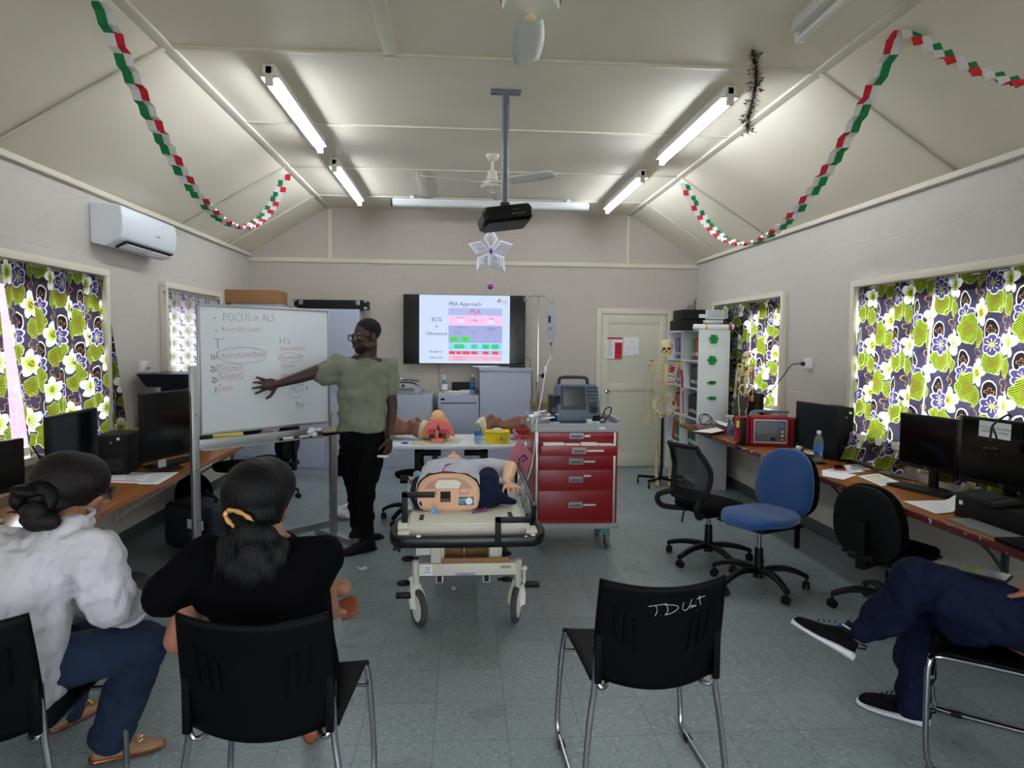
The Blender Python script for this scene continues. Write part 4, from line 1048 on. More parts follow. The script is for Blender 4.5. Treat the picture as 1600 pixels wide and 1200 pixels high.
MB().b2((-1.22, 8.3, 0), (-0.36, 8.74, 0.985), bev=0.004).build('body', M_metalgrey, t, world=True)
for i in range(2):
    xa = -1.2+i*0.42; q = MB().b2((xa, 8.287, 0.1), (xa+0.4, 8.299, 0.94), bev=0.003).build('door', M_metalgrey, t, world=True)
    MB().b2((xa+(0.35 if i == 0 else 0.03), 8.275, 0.5), (xa+(0.37 if i == 0 else 0.05), 8.287, 0.6), bev=0.003).build('handle', M_black, q, world=True)
t = thing('low_cupboard', 'low pale grey steel cupboard half hidden behind the whiteboard', 'cupboard', (-2.0, 8.2, 0))
MB().b2((-2.62, 7.98, 0), (-2.07, 8.4, 0.72), bev=0.004).build('body', M_metalgrey, t, world=True); MB().b2((-2.6, 7.965, 0.1), (-2.09, 7.98, 0.68), bev=0.003).build('door', M_metalgrey, t, world=True)
t = thing('filing_cabinet', 'grey filing cabinet carrying the hand pump and bottle', 'filing cabinet', (-0.04, 8.45, 0))
MB().b2((-0.29, 8.28, 0), (0.205, 8.74, 0.975), bev=0.004).build('body', M_metalgrey, t, world=True)
for i, (z0_, z1_) in enumerate(((0.5, 0.885), (0.08, 0.47))):
    q = MB().b2((-0.262, 8.262, z0_), (0.178, 8.28, z1_), bev=0.004).build('drawer', M_metalgrey, t, world=True)
    MB().b2((-0.262, 8.258, z1_-0.012), (0.178, 8.27, z1_+0.004), bev=0.002).build('handle_lip', mat('shadow_grey_lip', (96, 100, 112), 0.4), q, world=True)
MB().ell((-0.235, 8.279, 0.925), (0.028, 0.006, 0.014)).build('badge', M_black, t, world=True)
MB().cyl((0.15, 8.28, 0.925), (0.15, 8.268, 0.925), 0.012).build('lock', M_steel, t, world=True)
t = thing('tambour_cupboard', 'plain grey side high cupboard under the television', 'cupboard', (0.52, 8.45, 0))
MB().b2((0.215, 8.28, 0), (0.835, 8.74, 1.27), bev=0.004).build('body', M_metalgrey, t, world=True); MB().b2((0.205, 8.27, 1.27), (0.845, 8.75, 1.31), bev=0.004).build('top', M_metalgrey, t, world=True)
o = MB().b2((0.13, 8.4, 1.312), (0.45, 8.65, 1.322), bev=0.002).build('paper_sheet', M_paper); tag(o, 'white board sheet overhanging the cupboard below the television', 'board')
o = MB().b2((0.58, 8.4, 1.312), (0.78, 8.55, 1.335), bev=0.006).build('set_top_box', M_black); tag(o, 'flat black box on the cupboard below the television', 'box')
# things on top
M_kraft = mat('kraft_cardboard', (152, 112, 74), 0.85, bump=0.1, bscale=40)
t = thing('cardboard_box', 'long brown cardboard box on top above the whiteboard', 'box', (-2.33, 8.2, 1.98))
a_, b_ = P(341, 452, Y=7.9), P(435, 474, Y=7.9)
MB().b2((a_.x, 7.9, b_.z), (b_.x, 8.3, a_.z), bev=0.003).build('carton', M_kraft, t, world=True)
MB().b2((a_.x+0.005, 7.899, (a_.z+b_.z)/2-0.001), (b_.x-0.005, 7.9, (a_.z+b_.z)/2+0.001)).b2((a_.x, 8.08, a_.z), (b_.x, 8.13, a_.z+0.001)).build('tape', mat('brown_tape', (170, 130, 88), 0.3), t, world=True)
st_ = thing('wardrobe_cupboard', 'pale grey cupboard top edge under the long cardboard box', 'cupboard', (-2.3, 8.1, 0))
MB().b2((XL+0.06, 7.92, 0.73), (-2.07, 8.74, b_.z-0.002), bev=0.004).build('body', M_metalgrey, st_, world=True)
MB().b2((XL+0.08, 7.905, 0.76), (-2.09, 7.92, b_.z-0.03), bev=0.003).build('door', M_metalgrey, st_, world=True)
t = thing('flight_case', 'long black equipment case with silver latches on the tall cupboard', 'case', (-1.6, 8.5, 2.0))
a_, b_ = P(459, 465, Y=8.32), P(572, 483, Y=8.32)
MB().b2((a_.x, 8.32, 2.002), (b_.x, 8.66, a_.z-0.02), bev=0.008).build('case', M_black2, t, world=True)
for x in (a_.x+0.08, b_.x-0.1): MB().b2((x-0.025, 8.312, 2.05), (x+0.025, 8.32, 2.12), bev=0.002).cyl((x, 8.31, 2.085), (x, 8.3, 2.085), 0.015).build('latch', M_steel, t, world=True)
for x in (a_.x+0.012, b_.x-0.012):
    for z in (2.014, a_.z-0.035): MB().b2((x-0.02, 8.316, z-0.015), (x+0.02, 8.34, z+0.015), bev=0.004).build('corner_guard', M_steel, t, world=True)
# fax machine
t = thing('fax_machine', 'pale grey fax machine with a sheet in its tray on the low cupboard', 'fax machine', (-0.74, 8.45, 0.987))
mb = MB(); sd = [(-0.23, 0), (0.24, 0), (0.24, 0.06), (0.14, 0.125), (-0.17, 0.135), (-0.24, 0.07)]
mb.loft([[V(x, -0.16, z) for x, z in sd], [V(x, 0.16, z) for x, z in sd]]); bmesh.ops.bevel(mb.bm, geom=mb.bm.edges[:], offset=0.01, segments=2, affect='EDGES'); mb.build('body', mat('fax_plastic', (176, 180, 188), 0.4), t)
MB().box((0.0, 0.02, 0.165), (0.42, 0.26, 0.012), rot=RY(R(4))).build('paper_tray', mat('smoke_plastic', (80, 84, 92), 0.3), t)
MB().box((-0.09, 0.0, 0.18), (0.2, 0.2, 0.01), rot=RY(R(4))).build('sheet', M_paper, t)
MB().b2((-0.1, -0.172, 0.04), (0.16, -0.158, 0.075), bev=0.004).build('control_panel', M_grey, t); MB().cyl((-0.17, -0.16, 0.08), (-0.17, -0.172, 0.08), 0.014).cyl((0.03, -0.16, 0.1), (0.03, -0.17, 0.1), 0.02).build('button', M_dgrey, t)
# pump bottle, bottle, box, papers on the filing cabinet
p = P(694.5, 612, Y=8.4)
t = thing('hand_sanitiser', 'clear hand pump bottle with white label on the filing cabinet', 'bottle', (p.x, 8.4, 1.02)); MB().lathe([(0.001, 0), (0.036, 0), (0.038, 0.01), (0.038, 0.1), (0.014, 0.125), (0.013, 0.14)], n=20).build('bottle', M_pet, t)
MB().lathe([(0.0385, 0.015), (0.0385, 0.085)], n=20, cap=False).build('label', M_paper, t); MB().cyl((0, 0, 0.138), (0, 0, 0.165), 0.013).cyl((0, 0, 0.16), (0, 0, 0.185), 0.005).b2((-0.04, -0.007, 0.18), (0.01, 0.007, 0.192), bev=0.003).build('pump', M_white, t)
for i in range(3): 
    o = MB().box((-0.13+0.01*i, 8.42, 0.982+i*0.013), (0.3-0.03*i, 0.22, 0.011), rot=RZ(0.1*i-0.1)).build('paper_stack', M_paper if i % 2 == 0 else mat('buff_card', (206, 190, 160), 0.8)); tag(o, ('lowest', 'middle', 'topmost')[i]+' folder of the pile under the hand pump bottle', 'folder', 'folders under the pump bottle')
o = MB().b2((-0.02, 8.45, 0.978), (0.14, 8.6, 1.02), bev=0.002).build('paper_stack', M_paper); tag(o, 'white paper pack between hand pump and water bottle', 'paper')
o = MB().b2((-0.13, 8.6, 0.978), (0.17, 8.72, 1.11), bev=0.01).build('black_box', M_black); tag(o, 'long black box against the wall on the filing cabinet', 'box')
p = P(738.5, 615, Y=8.4); bottle('blue tinted water bottle on the filing cabinet', (p.x, 8.4, 0.978), 0.24, 0.036)

# ================================================================== WHITEBOARD ON STAND
A = V(-1.82, 4.84, 0); B = V(-1.072, 5.60, 0); xd = (B-A).normalized(); nrm = V(xd.y, -xd.x, 0)
Mw = frame(A, xd, (0, 0, 1))     # local x along, y up, z towards camera
WBL = (B-A).length
t = thing('whiteboard', 'whiteboard on an aluminium stand covered in red and grey handwriting', 'whiteboard', ((A+B)/2))
def wb(mb, name, m, par=t, **k):
    bmesh.ops.transform(mb.bm, matrix=Mw, verts=mb.bm.verts); return mb.build(name, m, par, world=True, **k)
M_wbs, b_, tc, sx = newmat('whiteboard_enamel'); N.nt.links.new(mixc(noise(2.5, tc.outputs['Object'], 4).gt(0.56)*0.0+noise(3, tc.outputs['Object'], 5)*0.25, L(222, 226, 232), L(196, 202, 212)), b_.inputs['Base Color']); b_.inputs['Roughness'].default_value = 0.16
panel = wb(MB().b2((0.015, 0.97, -0.008), (WBL-0.01, 1.855, 0.006), bev=0.003), 'panel', M_wbs)
for r_ in ((0.0, 0.955, 0.02, 1.87), (WBL-0.02, 0.955, WBL, 1.87), (0, 1.85, WBL, 1.87), (0, 0.955, WBL, 0.975)): wb(MB().b2((r_[0], r_[1], -0.012), (r_[2], r_[3], 0.012), bev=0.004), 'frame', M_alu)
for x in (-0.028, WBL+0.028):
    wb(MB().b2((x-0.026, 0.02, -0.02), (x+0.026, 1.44 if x < 0 else 1.04, 0.02), bev=0.003), 'post', M_alu)
    mb = MB()
    for z in (0.32, 0.36, 0.72, 0.76, 1.1): mb.cyl((x, z, 0.019), (x, z, 0.0215), 0.005, n=8)
    wb(mb, 'bolt_hole', M_dgrey)
    wb(MB().b2((x-0.035, 0.0, -0.22), (x+0.035, 0.045, 0.3), bev=0.004), 'foot', M_alu)
wb(MB().b2((-0.02, 0.86, -0.015), (WBL+0.02, 0.925, 0.02), bev=0.003).b2((0, 0.855, 0.02), (WBL, 0.862, 0.07), bev=0.002), 'tray', M_alu)
wb(MB().b2((-0.02, 0.10, -0.012), (WBL+0.02, 0.155, 0.012), bev=0.003), 'lower_rail', M_alu)
def wt(s, u, v, px_, m_, thin=-0.0, shear=0.15, sx=0.9, u1=None):
    # place along the board through photo pixels
    d = CAM_M.to_3x3() @ V((u-800)/F_PX, (600-v)/F_PX, -1); o = V(0, 0, CAM_H); k = (A-o).dot(nrm)/d.dot(nrm); p = o+d*k
    loc = Mw.inverted() @ p
    tt = text('handwriting', s, px_, Mw @ Matrix.Translation((loc.x, loc.y, 0.0068)) @ Matrix.Rotation(0.02, 4, 'Z'), m_, panel, align='LEFT', thin=thin*px_, shear=shear, sx=1)
    iM = Mw.inverted() @ MW[panel.name]; xs = [(iM @ v_.co).x for v_ in tt.data.vertices]; w0 = max(xs)-min(xs)
    if u1:
        d = CAM_M.to_3x3() @ V((u1-800)/F_PX, (600-v)/F_PX, -1); k = (A-o).dot(nrm)/d.dot(nrm); w1_ = (Mw.inverted() @ (o+d*k)).x-loc.x; sx = w1_/w0
    S_ = iM.inverted() @ Matrix.Translation((loc.x, 0, 0)) @ Matrix.Diagonal((sx, 1, 1, 1)) @ Matrix.Translation((-loc.x, 0, 0)) @ iM
    tt.data.transform(S_); return tt
TH = -0.025
wt('POCUS in ALS', 347, 496, 0.085, M_gmk, TH, 0.0, 0.86, 427); wt('-', 332, 496, 0.07, M_rink); wt('-', 334, 516, 0.07, M_rink); wt('Reversible causes:', 345, 514.5, 0.062, M_rink, TH, u1=407)
wt("T'", 333, 538, 0.11, M_gmk, TH, 0); wt('1)-', 327, 558, 0.05, mat('black_marker_ink', (50, 52, 60), 0.8)); wt('Tension pneumothorax', 336, 556, 0.075, M_rink, TH, u1=414)
M_bmk = MATS['black_marker_ink']
wt('2).', 327, 577, 0.055, M_bmk); wt('Tamponade', 337, 576.5, 0.08, M_rink, TH, u1=378); wt('2).', 329, 594, 0.055, M_bmk); wt('Thrombosis', 338, 591, 0.075, M_rink, TH, u1=379); wt('7.', 333, 611, 0.05, M_bmk); wt('Toxins', 339, 607.5, 0.075, M_rink, TH, u1=362)
wt("H's", 435.5, 533, 0.08, M_gmk, TH, 0); wt('Hyperkalemia', 436, 545, 0.055, M_rink, TH, u1=475); wt('Hypovolemia', 436, 559, 0.055, M_rink, TH, u1=470); wt('Hypoxia', 437, 572, 0.055, M_rink, TH, u1=459); wt('H+', 438, 588, 0.06, M_rink, TH)
wt("HOTT", 455, 609, 0.105, M_bmk, TH, 0.0, 0.66, 474); wt("'", 476, 612, 0.09, M_bmk); wt('hyp', 461, 632, 0.08, M_bmk, TH, 0.1, 0.7)
def oval(u, v, ru, rv, gap=0.0, m_=M_gmk):
    mb = MB(); pts = []
    for i in range(31):
        a = i/30*(2*PI-gap)+0.4; uu, vv = u+ru*math.cos(a), v+rv*math.sin(a)
        d = CAM_M.to_3x3() @ V((uu-800)/F_PX, (600-vv)/F_PX, -1); o = V(0, 0, CAM_H); p = o+d*((A-o).dot(nrm)/d.dot(nrm)); pts.append(p+nrm*0.0085)
    mb.tube(pts, 0.0013, n=4); mb.build('marker_ring', m_, panel, world=True)
oval(378, 555, 41, 12.5, 0.8); oval(360, 577, 23, 9, 1.2); oval(453, 558.5, 20, 7, 0.3); oval(460, 612, 10, 9, 2.2)
# things on the tray
def wloc(x, y, z): return Mw @ V(x, y, z)
def on_tray(label, name, cat, x, parts, rz=0.0):
    t_ = thing(name, label, cat, wloc(x, 0.864, 0.045))
    for nm, mb, m_ in parts:
        bmesh.ops.transform(mb.bm, matrix=frame((0, 0, 0), xd, nrm*-1 if False else V(0, 0, 1)), verts=mb.bm.verts); mb.build(nm, m_, t_)
for i, (x, lb) in enumerate(((0.66, 'left whiteboard marker lying end to end on the tray'), (0.80, 'right whiteboard marker lying end to end on the tray'))):
    on_tray(lb, 'marker_pen', 'marker', x, [('barrel', MB().cyl((-0.045, 0.01, 0), (0.045, 0.01, 0), 0.0095), M_white), ('cap', MB().cyl((0.045, 0.01, 0), (0.062, 0.01, 0), 0.0098), mat('plum_plastic', (110, 26, 60), 0.4)), ('tip', MB().cyl((-0.045, 0.01, 0), (-0.065, 0.01, 0), 0.0098), M_black if i == 0 else MATS['plum_plastic'])])
mb = MB(); rnd = random.Random(4)
for i in range(9): mb.ell((rnd.uniform(-.05, .05), 0.03+rnd.uniform(-.015, .03), rnd.uniform(-.02, .02)), (rnd.uniform(.012, .03), rnd.uniform(.012, .026), .02), n=8)
on_tray('crumpled white tissue on the whiteboard tray', 'tissue', 'tissue', 0.885, [('tissue', mb, M_paper)])
on_tray('wooden backed black felt eraser on the tray end', 'board_eraser', 'eraser', 1.05, [('felt', MB().b2((-0.07, 0.0, -0.022), (0.07, 0.022, 0.022), bev=0.003), M_black), ('back', MB().b2((-0.07, 0.022, -0.024), (0.07, 0.036, 0.024), bev=0.003), mat('pale_wood', (188, 150, 104), 0.6))])

# floor things at left
t = thing('wheeled_bag', 'black wheeled laptop bag with a white label under the left bench', 'bag', (-1.97, 5.35, 0), R(-28))
MB().b2((-0.28, -0.17, 0.03), (0.28, 0.17, 0.38), bev=0.07, seg=3).build('body', mat('bag_nylon', (40, 42, 50), 0.7, bump=0.3, bscale=150), t)
MB().b2((0.0, -0.185, 0.2), (0.2, -0.172, 0.3), bev=0.004).build('label_frame', M_black, t); MB().b2((0.02, -0.19, 0.215), (0.18, -0.183, 0.285)).build('label', M_paper, t)
MB().tube([(-0.1, 0, 0.37), (-0.1, 0, 0.42), (0.1, 0, 0.42), (0.1, 0, 0.37)], 0.012, smooth=5).build('handle', M_black, t)
for s in (-0.22, 0.22): MB().cyl((s-0.02, 0.14, 0.035), (s+0.02, 0.14, 0.035), 0.035).build('wheel', M_black, t)
t = thing('rucksack', 'dark rucksack on the floor behind the whiteboard post', 'bag', (-2.44, 6.35, 0)); MB().ell((0, 0, 0.2), (0.17, 0.14, 0.21)).ell((0.1, -0.08, 0.14), (0.1, 0.08, 0.13)).build('body', M_blackcloth, t, remesh=0.015, relax=4); MB().tube([(0.15, -0.12, 0.28), (0.2, -0.14, 0.2), (0.16, -0.15, 0.12)], 0.008, smooth=4).build('strap', M_dgrey, t)
# plastic bag at right foot of the whiteboard
t = thing('plastic_bag', 'crumpled white plastic bag by the whiteboard foot', 'bag', (-1.08, 6.2, 0)); mb = MB(); rnd = random.Random(8)
for i in range(12): mb.ell((rnd.uniform(-.1, .12), rnd.uniform(-.06, .06), 0.06+rnd.uniform(-.02, .06)), (rnd.uniform(.03, .07), rnd.uniform(.03, .05), rnd.uniform(.02, .06)), rot=RZ(rnd.random()*3), n=8)
mb.build('bag', mat('thin_white_plastic', (214, 214, 222), 0.4), t, remesh=0.012, relax=1)
o = MB().poly([P(u, v, Z=0.004) for u, v in ((556, 885), (563, 887), (572, 884), (574, 889), (566, 891), (560, 889))]).build('paper_scrap', mat('pale_blue_paper', (190, 222, 230), 0.8), smooth=0, solid=0.001); tag(o, 'pale blue paper scrap on the floor before the presenter', 'litter')
o = MB().poly([P(u, v, Z=0.004) for u, v in ((705, 918), (709, 916), (714, 919), (708, 923))]).build('paper_scrap', M_paper, smooth=0, solid=0.001); tag(o, 'white paper scrap on the floor under the stretcher', 'litter')
# bags by the white shirt woman
c = P(205, 915, Z=0.12)
t = thing('shoulder_bag', 'dark quilted bag on the floor beside the white shirt woman', 'bag', (c.x-0.05, c.y-0.05, 0)); MB().ell((0, 0, 0.1), (0.22, 0.2, 0.11)).ell((0.06, -0.1, 0.09), (0.16, 0.14, 0.09)).build('body', mat('dark_plum_nylon', (30, 26, 36), 0.6, bump=0.6, bscale=30), t, remesh=0.015, relax=3)
M_pat, b_, tc, sx = newmat('bright_patterned_fabric'); nt = N.nt
vo = nt.nodes.new('ShaderNodeTexVoronoi'); vo.inputs['Scale'].default_value = 9; nt.links.new(tc.outputs['Object'], vo.inputs['Vector']); s2 = nt.nodes.new('ShaderNodeSeparateColor'); nt.links.new(vo.outputs['Color'], s2.inputs[0])
k = mixc(N(s2.outputs[0]).gt(0.45), L(206, 110, 30), L(190, 84, 150)); k = mixc(N(s2.outputs[1]).gt(0.72), k, L(50, 50, 120)); k = mixc(N(vo.outputs['Distance']).lt(0.16), k, L(214, 200, 110)); k = mixc(N(s2.outputs[2]).gt(0.85), k, L(110, 160, 40))
nt.links.new(k, b_.inputs['Base Color'])
t = thing('shopping_bag', 'bright orange and pink patterned bag between the two seated women', 'bag', (-1.5, 4.0, 0))
a_ = [P(u, v, Z=0.06) for u, v in ((192, 945), (236, 903), (262, 900), (250, 925), (205, 958))]
MB().loft([[V(p.x, p.y, 0.01) for p in a_], [V(p.x, p.y, 0.07) for p in a_]]).build('body', M_pat, t, world=True)

# ================================================================== BOOKCASE
BX0, BX1, BY0, BY1, BH = 2.58, 2.93, 7.3, 8.46, 1.78
M_bc = mat('white_laminate', (214, 218, 224), 0.4)
t = thing('bookcase', 'white open bookcase with green paper flowers on its end panel', 'bookcase', ((BX0+BX1)/2, (BY0+BY1)/2, 0))
for y in (BY0, (BY0+BY1)/2, BY1-0.02): MB().b2((BX0, y, 0), (BX1, y+0.02, BH-0.018), bev=0.001).build('side_panel', M_bc, t, world=True)
MB().b2((BX1-0.008, BY0+0.02, 0.0), (BX1, BY1-0.02, BH-0.018)).build('back_panel', M_bc, t, world=True)
MB().b2((BX0, BY0, BH-0.018), (BX1, BY1, BH), bev=0.001).build('top', M_bc, t, world=True)
SZ = [0.08, 0.44, 0.79, 1.13, 1.44]
ym = (BY0+BY1)/2
for z in SZ:
    for (a, b_) in ((BY0+0.02, ym), (ym+0.02, BY1-0.02)): MB().b2((BX0+0.005, a, z-0.018), (BX1-0.008, b_, z)).build('shelf', M_bc, t, world=True)
rnd = random.Random(21)
pal = [(24, 92, 56), (40, 150, 60), (120, 20, 30), (30, 30, 36), (24, 24, 28), (60, 64, 110), (90, 90, 130), (180, 60, 40), (26, 40, 80), (70, 72, 78)]
ORD = ['nearest', 'second', 'third', 'fourth', 'fifth', 'sixth', 'seventh', 'eighth', 'ninth', 'tenth', 'eleventh', 'twelfth', 'thirteenth', 'fourteenth', 'fifteenth']
def books(z, hmax, a, b_, cols, group, nm):
    y = a+0.01; i = 0
    while y < b_-0.05:
        w_ = rnd.uniform(0.022, 0.05); h = hmax*rnd.uniform(0.82, 0.97); cn, c = cols[i % len(cols)]
        o = MB().b2((BX0+0.03, y, z), (BX0+0.24, y+w_-0.002, z+h), bev=0.002).build('book', mat('book_'+cn.replace(' ', '_'), c, 0.6)); 
        tag(o, cn+' '+nm+', '+ORD[i]+' from the front', 'book', group)
        mb = MB().b2((BX0+0.028, y+0.004, z+h*0.2), (BX0+0.03, y+w_-0.006, z+h*0.35)); mb.build('spine_label', M_white if i % 2 else M_grey, o, world=True, smooth=0)
        y += w_; i += 1
dk = [('black', (20, 20, 24)), ('charcoal', (44, 46, 52))]
books(SZ[4], 0.28, BY0+0.03, BY0+0.36, [('green', (40, 140, 50)), ('bright green', (70, 170, 60)), ('maroon', (96, 16, 26)), ('orange red', (190, 60, 36)), ('black', (24, 22, 26)), ('pink', (190, 120, 140))], 'books on the near top shelf', 'spined book on the near top shelf')
books(SZ[3], 0.27, BY0+0.03, BY0+0.40, [('slate grey', (74, 78, 92)), ('charcoal', (44, 46, 52))], 'box files on the second shelf', 'box file on the second shelf of the near column')
books(SZ[2], 0.29, BY0+0.03, BY0+0.42, dk, 'binders on the third shelf', 'ring binder on the third shelf of the near column')
books(SZ[1], 0.29, BY0+0.03, BY0+0.42, dk+[('green', (24, 92, 56)), ('navy', (26, 34, 70))], 'books just above the lowest shelves', 'book below bench height in the near column')
books(SZ[4], 0.27, ym+0.04, ym+0.36, [('purple blue', (66, 60, 130)), ('red brown', (130, 60, 50)), ('pale lilac', (160, 150, 190)), ('dark blue', (30, 44, 100))], 'books on the far top shelf', 'book on the far top shelf')
books(SZ[3], 0.27, ym+0.04, ym+0.3, [('lilac', (150, 130, 180)), ('dark blue', (30, 44, 100))], 'books on the far second shelf', 'book on the far second shelf')
books(SZ[2], 0.25, ym+0.04, ym+0.36, [('grey', (110, 112, 120)), ('red', (150, 40, 50))], 'books on the far third shelf', 'book on the far third shelf')
books(SZ[1], 0.27, ym+0.04, ym+0.40, [('teal', (20, 90, 100)), ('navy', (26, 34, 70)), ('green', (24, 92, 56))], 'books on the far fourth shelf', 'book on the far fourth shelf')
M_gp = mat('green_craft_paper', (26, 146, 62), 0.8)
for i, (u, v, fo, lb) in enumerate(((1115, 530, 1, 'topmost'), (1112.5, 563, 1, 'second from the top'), (1111.5, 598, 0.45, 'third from the top, partly folded'), (1111.5, 622, 0.45, 'lowest, drooping'))):
    p = P(u, v, Y=BY0-0.004); tt = thing('paper_flower', 'green paper flower on the bookcase end, '+lb, 'paper flower', p, group=None)
    mb = MB(); n_ = 6; pts = []
    for k in range(48):
        a = 2*PI*k/48; r_ = 0.055*(0.68+0.32*abs(math.cos(n_/2*a))**0.6)
        x, z = r_*math.cos(a), r_*math.sin(a); y = -0.003-0.012*abs(math.sin(a*3))
        if fo < 1: y -= 0.03*max(0, z/0.05 if i == 2 else abs(z)/0.05); z *= fo
        pts.append(V(x, y, z))
    c = mb.bm.verts.new((0, -0.006, 0)); vs = [mb.bm.verts.new(q) for q in pts]
    for k in range(48): mb.face((c, vs[k], vs[(k+1) % 48]))
    mb.build('petals', M_gp, tt, smooth=0, solid=0.001)
    MB().ell((0, -0.007, 0), (0.009, 0.007, 0.009), n=10).build('centre', mat('darker_green_paper', (14, 104, 46), 0.8), tt)
# boxes on top
def bxx(name, label, cat, u0, v0, u1, v1, y0, y1, m_, extra=None, rz=0):
    a, b_ = P(u0, v0, Y=y0), P(u1, v1, Y=y0)
    t_ = thing(name, label, cat, ((a.x+b_.x)/2, (y0+y1)/2, b_.z)); MB().b2((a.x, y0, b_.z), (b_.x, y1, a.z), bev=0.003).build('box', m_, t_, world=True)
    if extra: extra(t_, a, b_, y0)
    return t_
bxx('black_case', 'lower black case on the bookcase behind the rolled poster', 'case', 1064, 500, 1098, 516, 7.45, 7.85, M_black2)
bxx('black_case', 'upper black box with white label on top of the bookcase', 'box', 1068, 483.5, 1107, 499.5, 7.45, 7.8, M_black2, lambda t_, a, b_, y: MB().b2((b_.x-0.11, y-0.001, a.z-0.09), (b_.x-0.005, y, a.z-0.05)).build('label', M_paper, t_, world=True))
def lbl(t_, a, b_, y):
    mb = MB()
    for i in range(4): mb.b2((a.x+0.02, y-0.001, a.z-0.02-i*0.018), (b_.x-0.05-0.02*(i % 2), y, a.z-0.016-i*0.018))
    mb.build('print_lines', M_gink, t_, world=True, smooth=0)
bxx('white_carton', 'white printed carton on top of the bookcase stack', 'box', 1105, 484, 1133, 499, 7.4, 7.75, mat('white_card', (206, 206, 214), 0.7), lbl)
bxx('white_carton', 'flat pale carton under the white printed carton', 'box', 1102, 499.7, 1130, 505.5, 7.4, 7.75, mat('white_card', (206, 206, 214), 0.7))
a_, b_ = P(1084, 509, Y=7.36), P(1146, 510, Y=7.36); zz = BH+0.031
t = thing('rolled_poster', 'rolled poster lying along the front of the bookcase top', 'poster roll', ((a_.x+b_.x)/2, 7.36, BH))
MB().cyl((a_.x, 7.36, zz), (b_.x, 7.36, zz), 0.03, n=20).build('roll', M_paper, t, world=True)
MB().cyl((a_.x+0.12, 7.36, zz), (a_.x+0.145, 7.36, zz), 0.0305, n=20).build('yellow_band', mat('yellow_label', (226, 196, 60), 0.6), t, world=True); MB().cyl((b_.x-0.06, 7.36, zz), (b_.x-0.03, 7.36, zz), 0.0305, n=20).build('pink_band', mat('pink_label', (200, 60, 100), 0.6), t, world=True)
o = MB().b2((2.6, 7.95, BH+0.001), (2.86, 8.3, BH+0.05), bev=0.01).build('black_folders', M_black2); tag(o, 'dark folders lying on the far end of the bookcase top', 'folders')
c = P(1086, 478, Y=8.5)
t = thing('wall_hook', 'grey metal bracket on the corner above the bookcase', 'bracket', (c.x, 8.5, c.z)); MB().b2((-0.015, 0, -0.1), (0.015, 0.03, 0.06), bev=0.004).tube([(0, 0, 0.05), (-0.01, -0.04, 0.08), (0.01, -0.05, 0.11)], 0.008, smooth=4).b2((-0.01, 0.02, -0.02), (0.01, YB-8.5, 0.02)).build('bracket', M_grey, t)
# ================================================================== TREATMENT TABLE
M_tt = mat('white_table_top', (222, 224, 230), 0.35)
t = thing('folding_table', 'white topped folding table with black legs carrying the training models', 'table', (-0.05, 6.12, 0))
MB().b2((-0.82, 5.76, 0.71), (0.85, 6.50, 0.74), bev=0.008).build('tabletop', M_tt, t, world=True)
for x in (-0.38, 0.2):
    for y in (5.86, 6.38): MB().b2((x-0.025, y-0.02, 0.0), (x+0.025, y+0.02, 0.70), bev=0.004).build('leg', M_black, t, world=True)
    MB().b2((x-0.02, 5.84, 0.66), (x+0.02, 6.4, 0.7), bev=0.004).build('leg_frame', M_black, t, world=True)
for (a, b_) in ((-0.36, -0.18), (0.02, 0.18)): MB().cyl((a, 5.86, 0.665), (b_, 5.86, 0.665), 0.026, n=14).build('hinge_bar', M_black, t, world=True)
MB().tube([(-0.36, 5.86, 0.64), (-0.2, 5.95, 0.2), (-0.2, 5.95, 0.02)], 0.012).build('stay', M_black, t, world=True)

M_brown = mat('brown_manikin_vinyl', (124, 82, 64), 0.32, var=0.06); M_scalp = mat('cream_manikin_scalp', (216, 206, 164), 0.45)
def manikin(label, head, hd_dir, body_pts, body_r):
    """lying torso: head centre, direction from head crown to body, torso chain"""
    t = thing('training_manikin', label, 'manikin', V(head.x, head.y, 0.74))
    d = Vector(hd_dir).normalized(); side = d.cross(V(0, 0, 1)).normalized(); up = V(0, 0, 1)
    mb = MB()
    mb.ell(head, (0.10, 0.078, 0.085), rot=frame((0, 0, 0), d, side).to_3x3())
    mb.ell(head+d*0.055+up*0.03, (0.055, 0.055, 0.055)); mb.ell(head+d*0.03+up*0.092, (0.022, 0.014, 0.016)); mb.ell(head+d*0.062+up*0.08, (0.012, 0.026, 0.009)); mb.ell(head+d*0.065+up*0.077, (0.012, 0.026, 0.009)); mb.ell(head+d*0.1+up*0.055, (0.025, 0.026, 0.022)); mb.ell(head-d*0.0+up*0.075, (0.02, 0.05, 0.012))
    for s in (-1, 1): mb.ell(head+side*s*0.078+d*0.01-up*0.01, (0.02, 0.012, 0.03))
    mb.cap(head+d*0.06-up*0.01, body_pts[0], 0.052, 0.06)
    for (p0, p1), (r0, r1) in zip(zip(body_pts, body_pts[1:]), zip(body_r, body_r[1:])):
        sd = (p1-p0).cross(up).normalized()
        for k in range(7):
            u = k/6; c = p0.lerp(p1, u); r_ = r0+(r1-r0)*u; mb.ell(c, (r_*0.75, r_, r_*0.62), rot=frame((0, 0, 0), (p1-p0), sd).to_3x3())
    mb.build('body', M_brown, t, world=True, remesh=0.008, relax=3)
    MB().ell(head-d*0.038-up*0.008, (0.078, 0.082, 0.09), rot=frame((0, 0, 0), d, side).to_3x3()).build('scalp', M_scalp, t, world=True)
    for s in (-1, 1): MB().ell(head+side*s*0.032+d*0.022+up*0.083, (0.012, 0.015, 0.006)).build('closed_eye', mat('dark_brown_vinyl', (84, 52, 42), 0.4), t, world=True)
    for s in (-1, 1): MB().ell(head+side*s*0.09+d*0.015-up*0.01, (0.006, 0.006, 0.006)).build('ear_rivet', M_chrome, t, world=True)
    return t
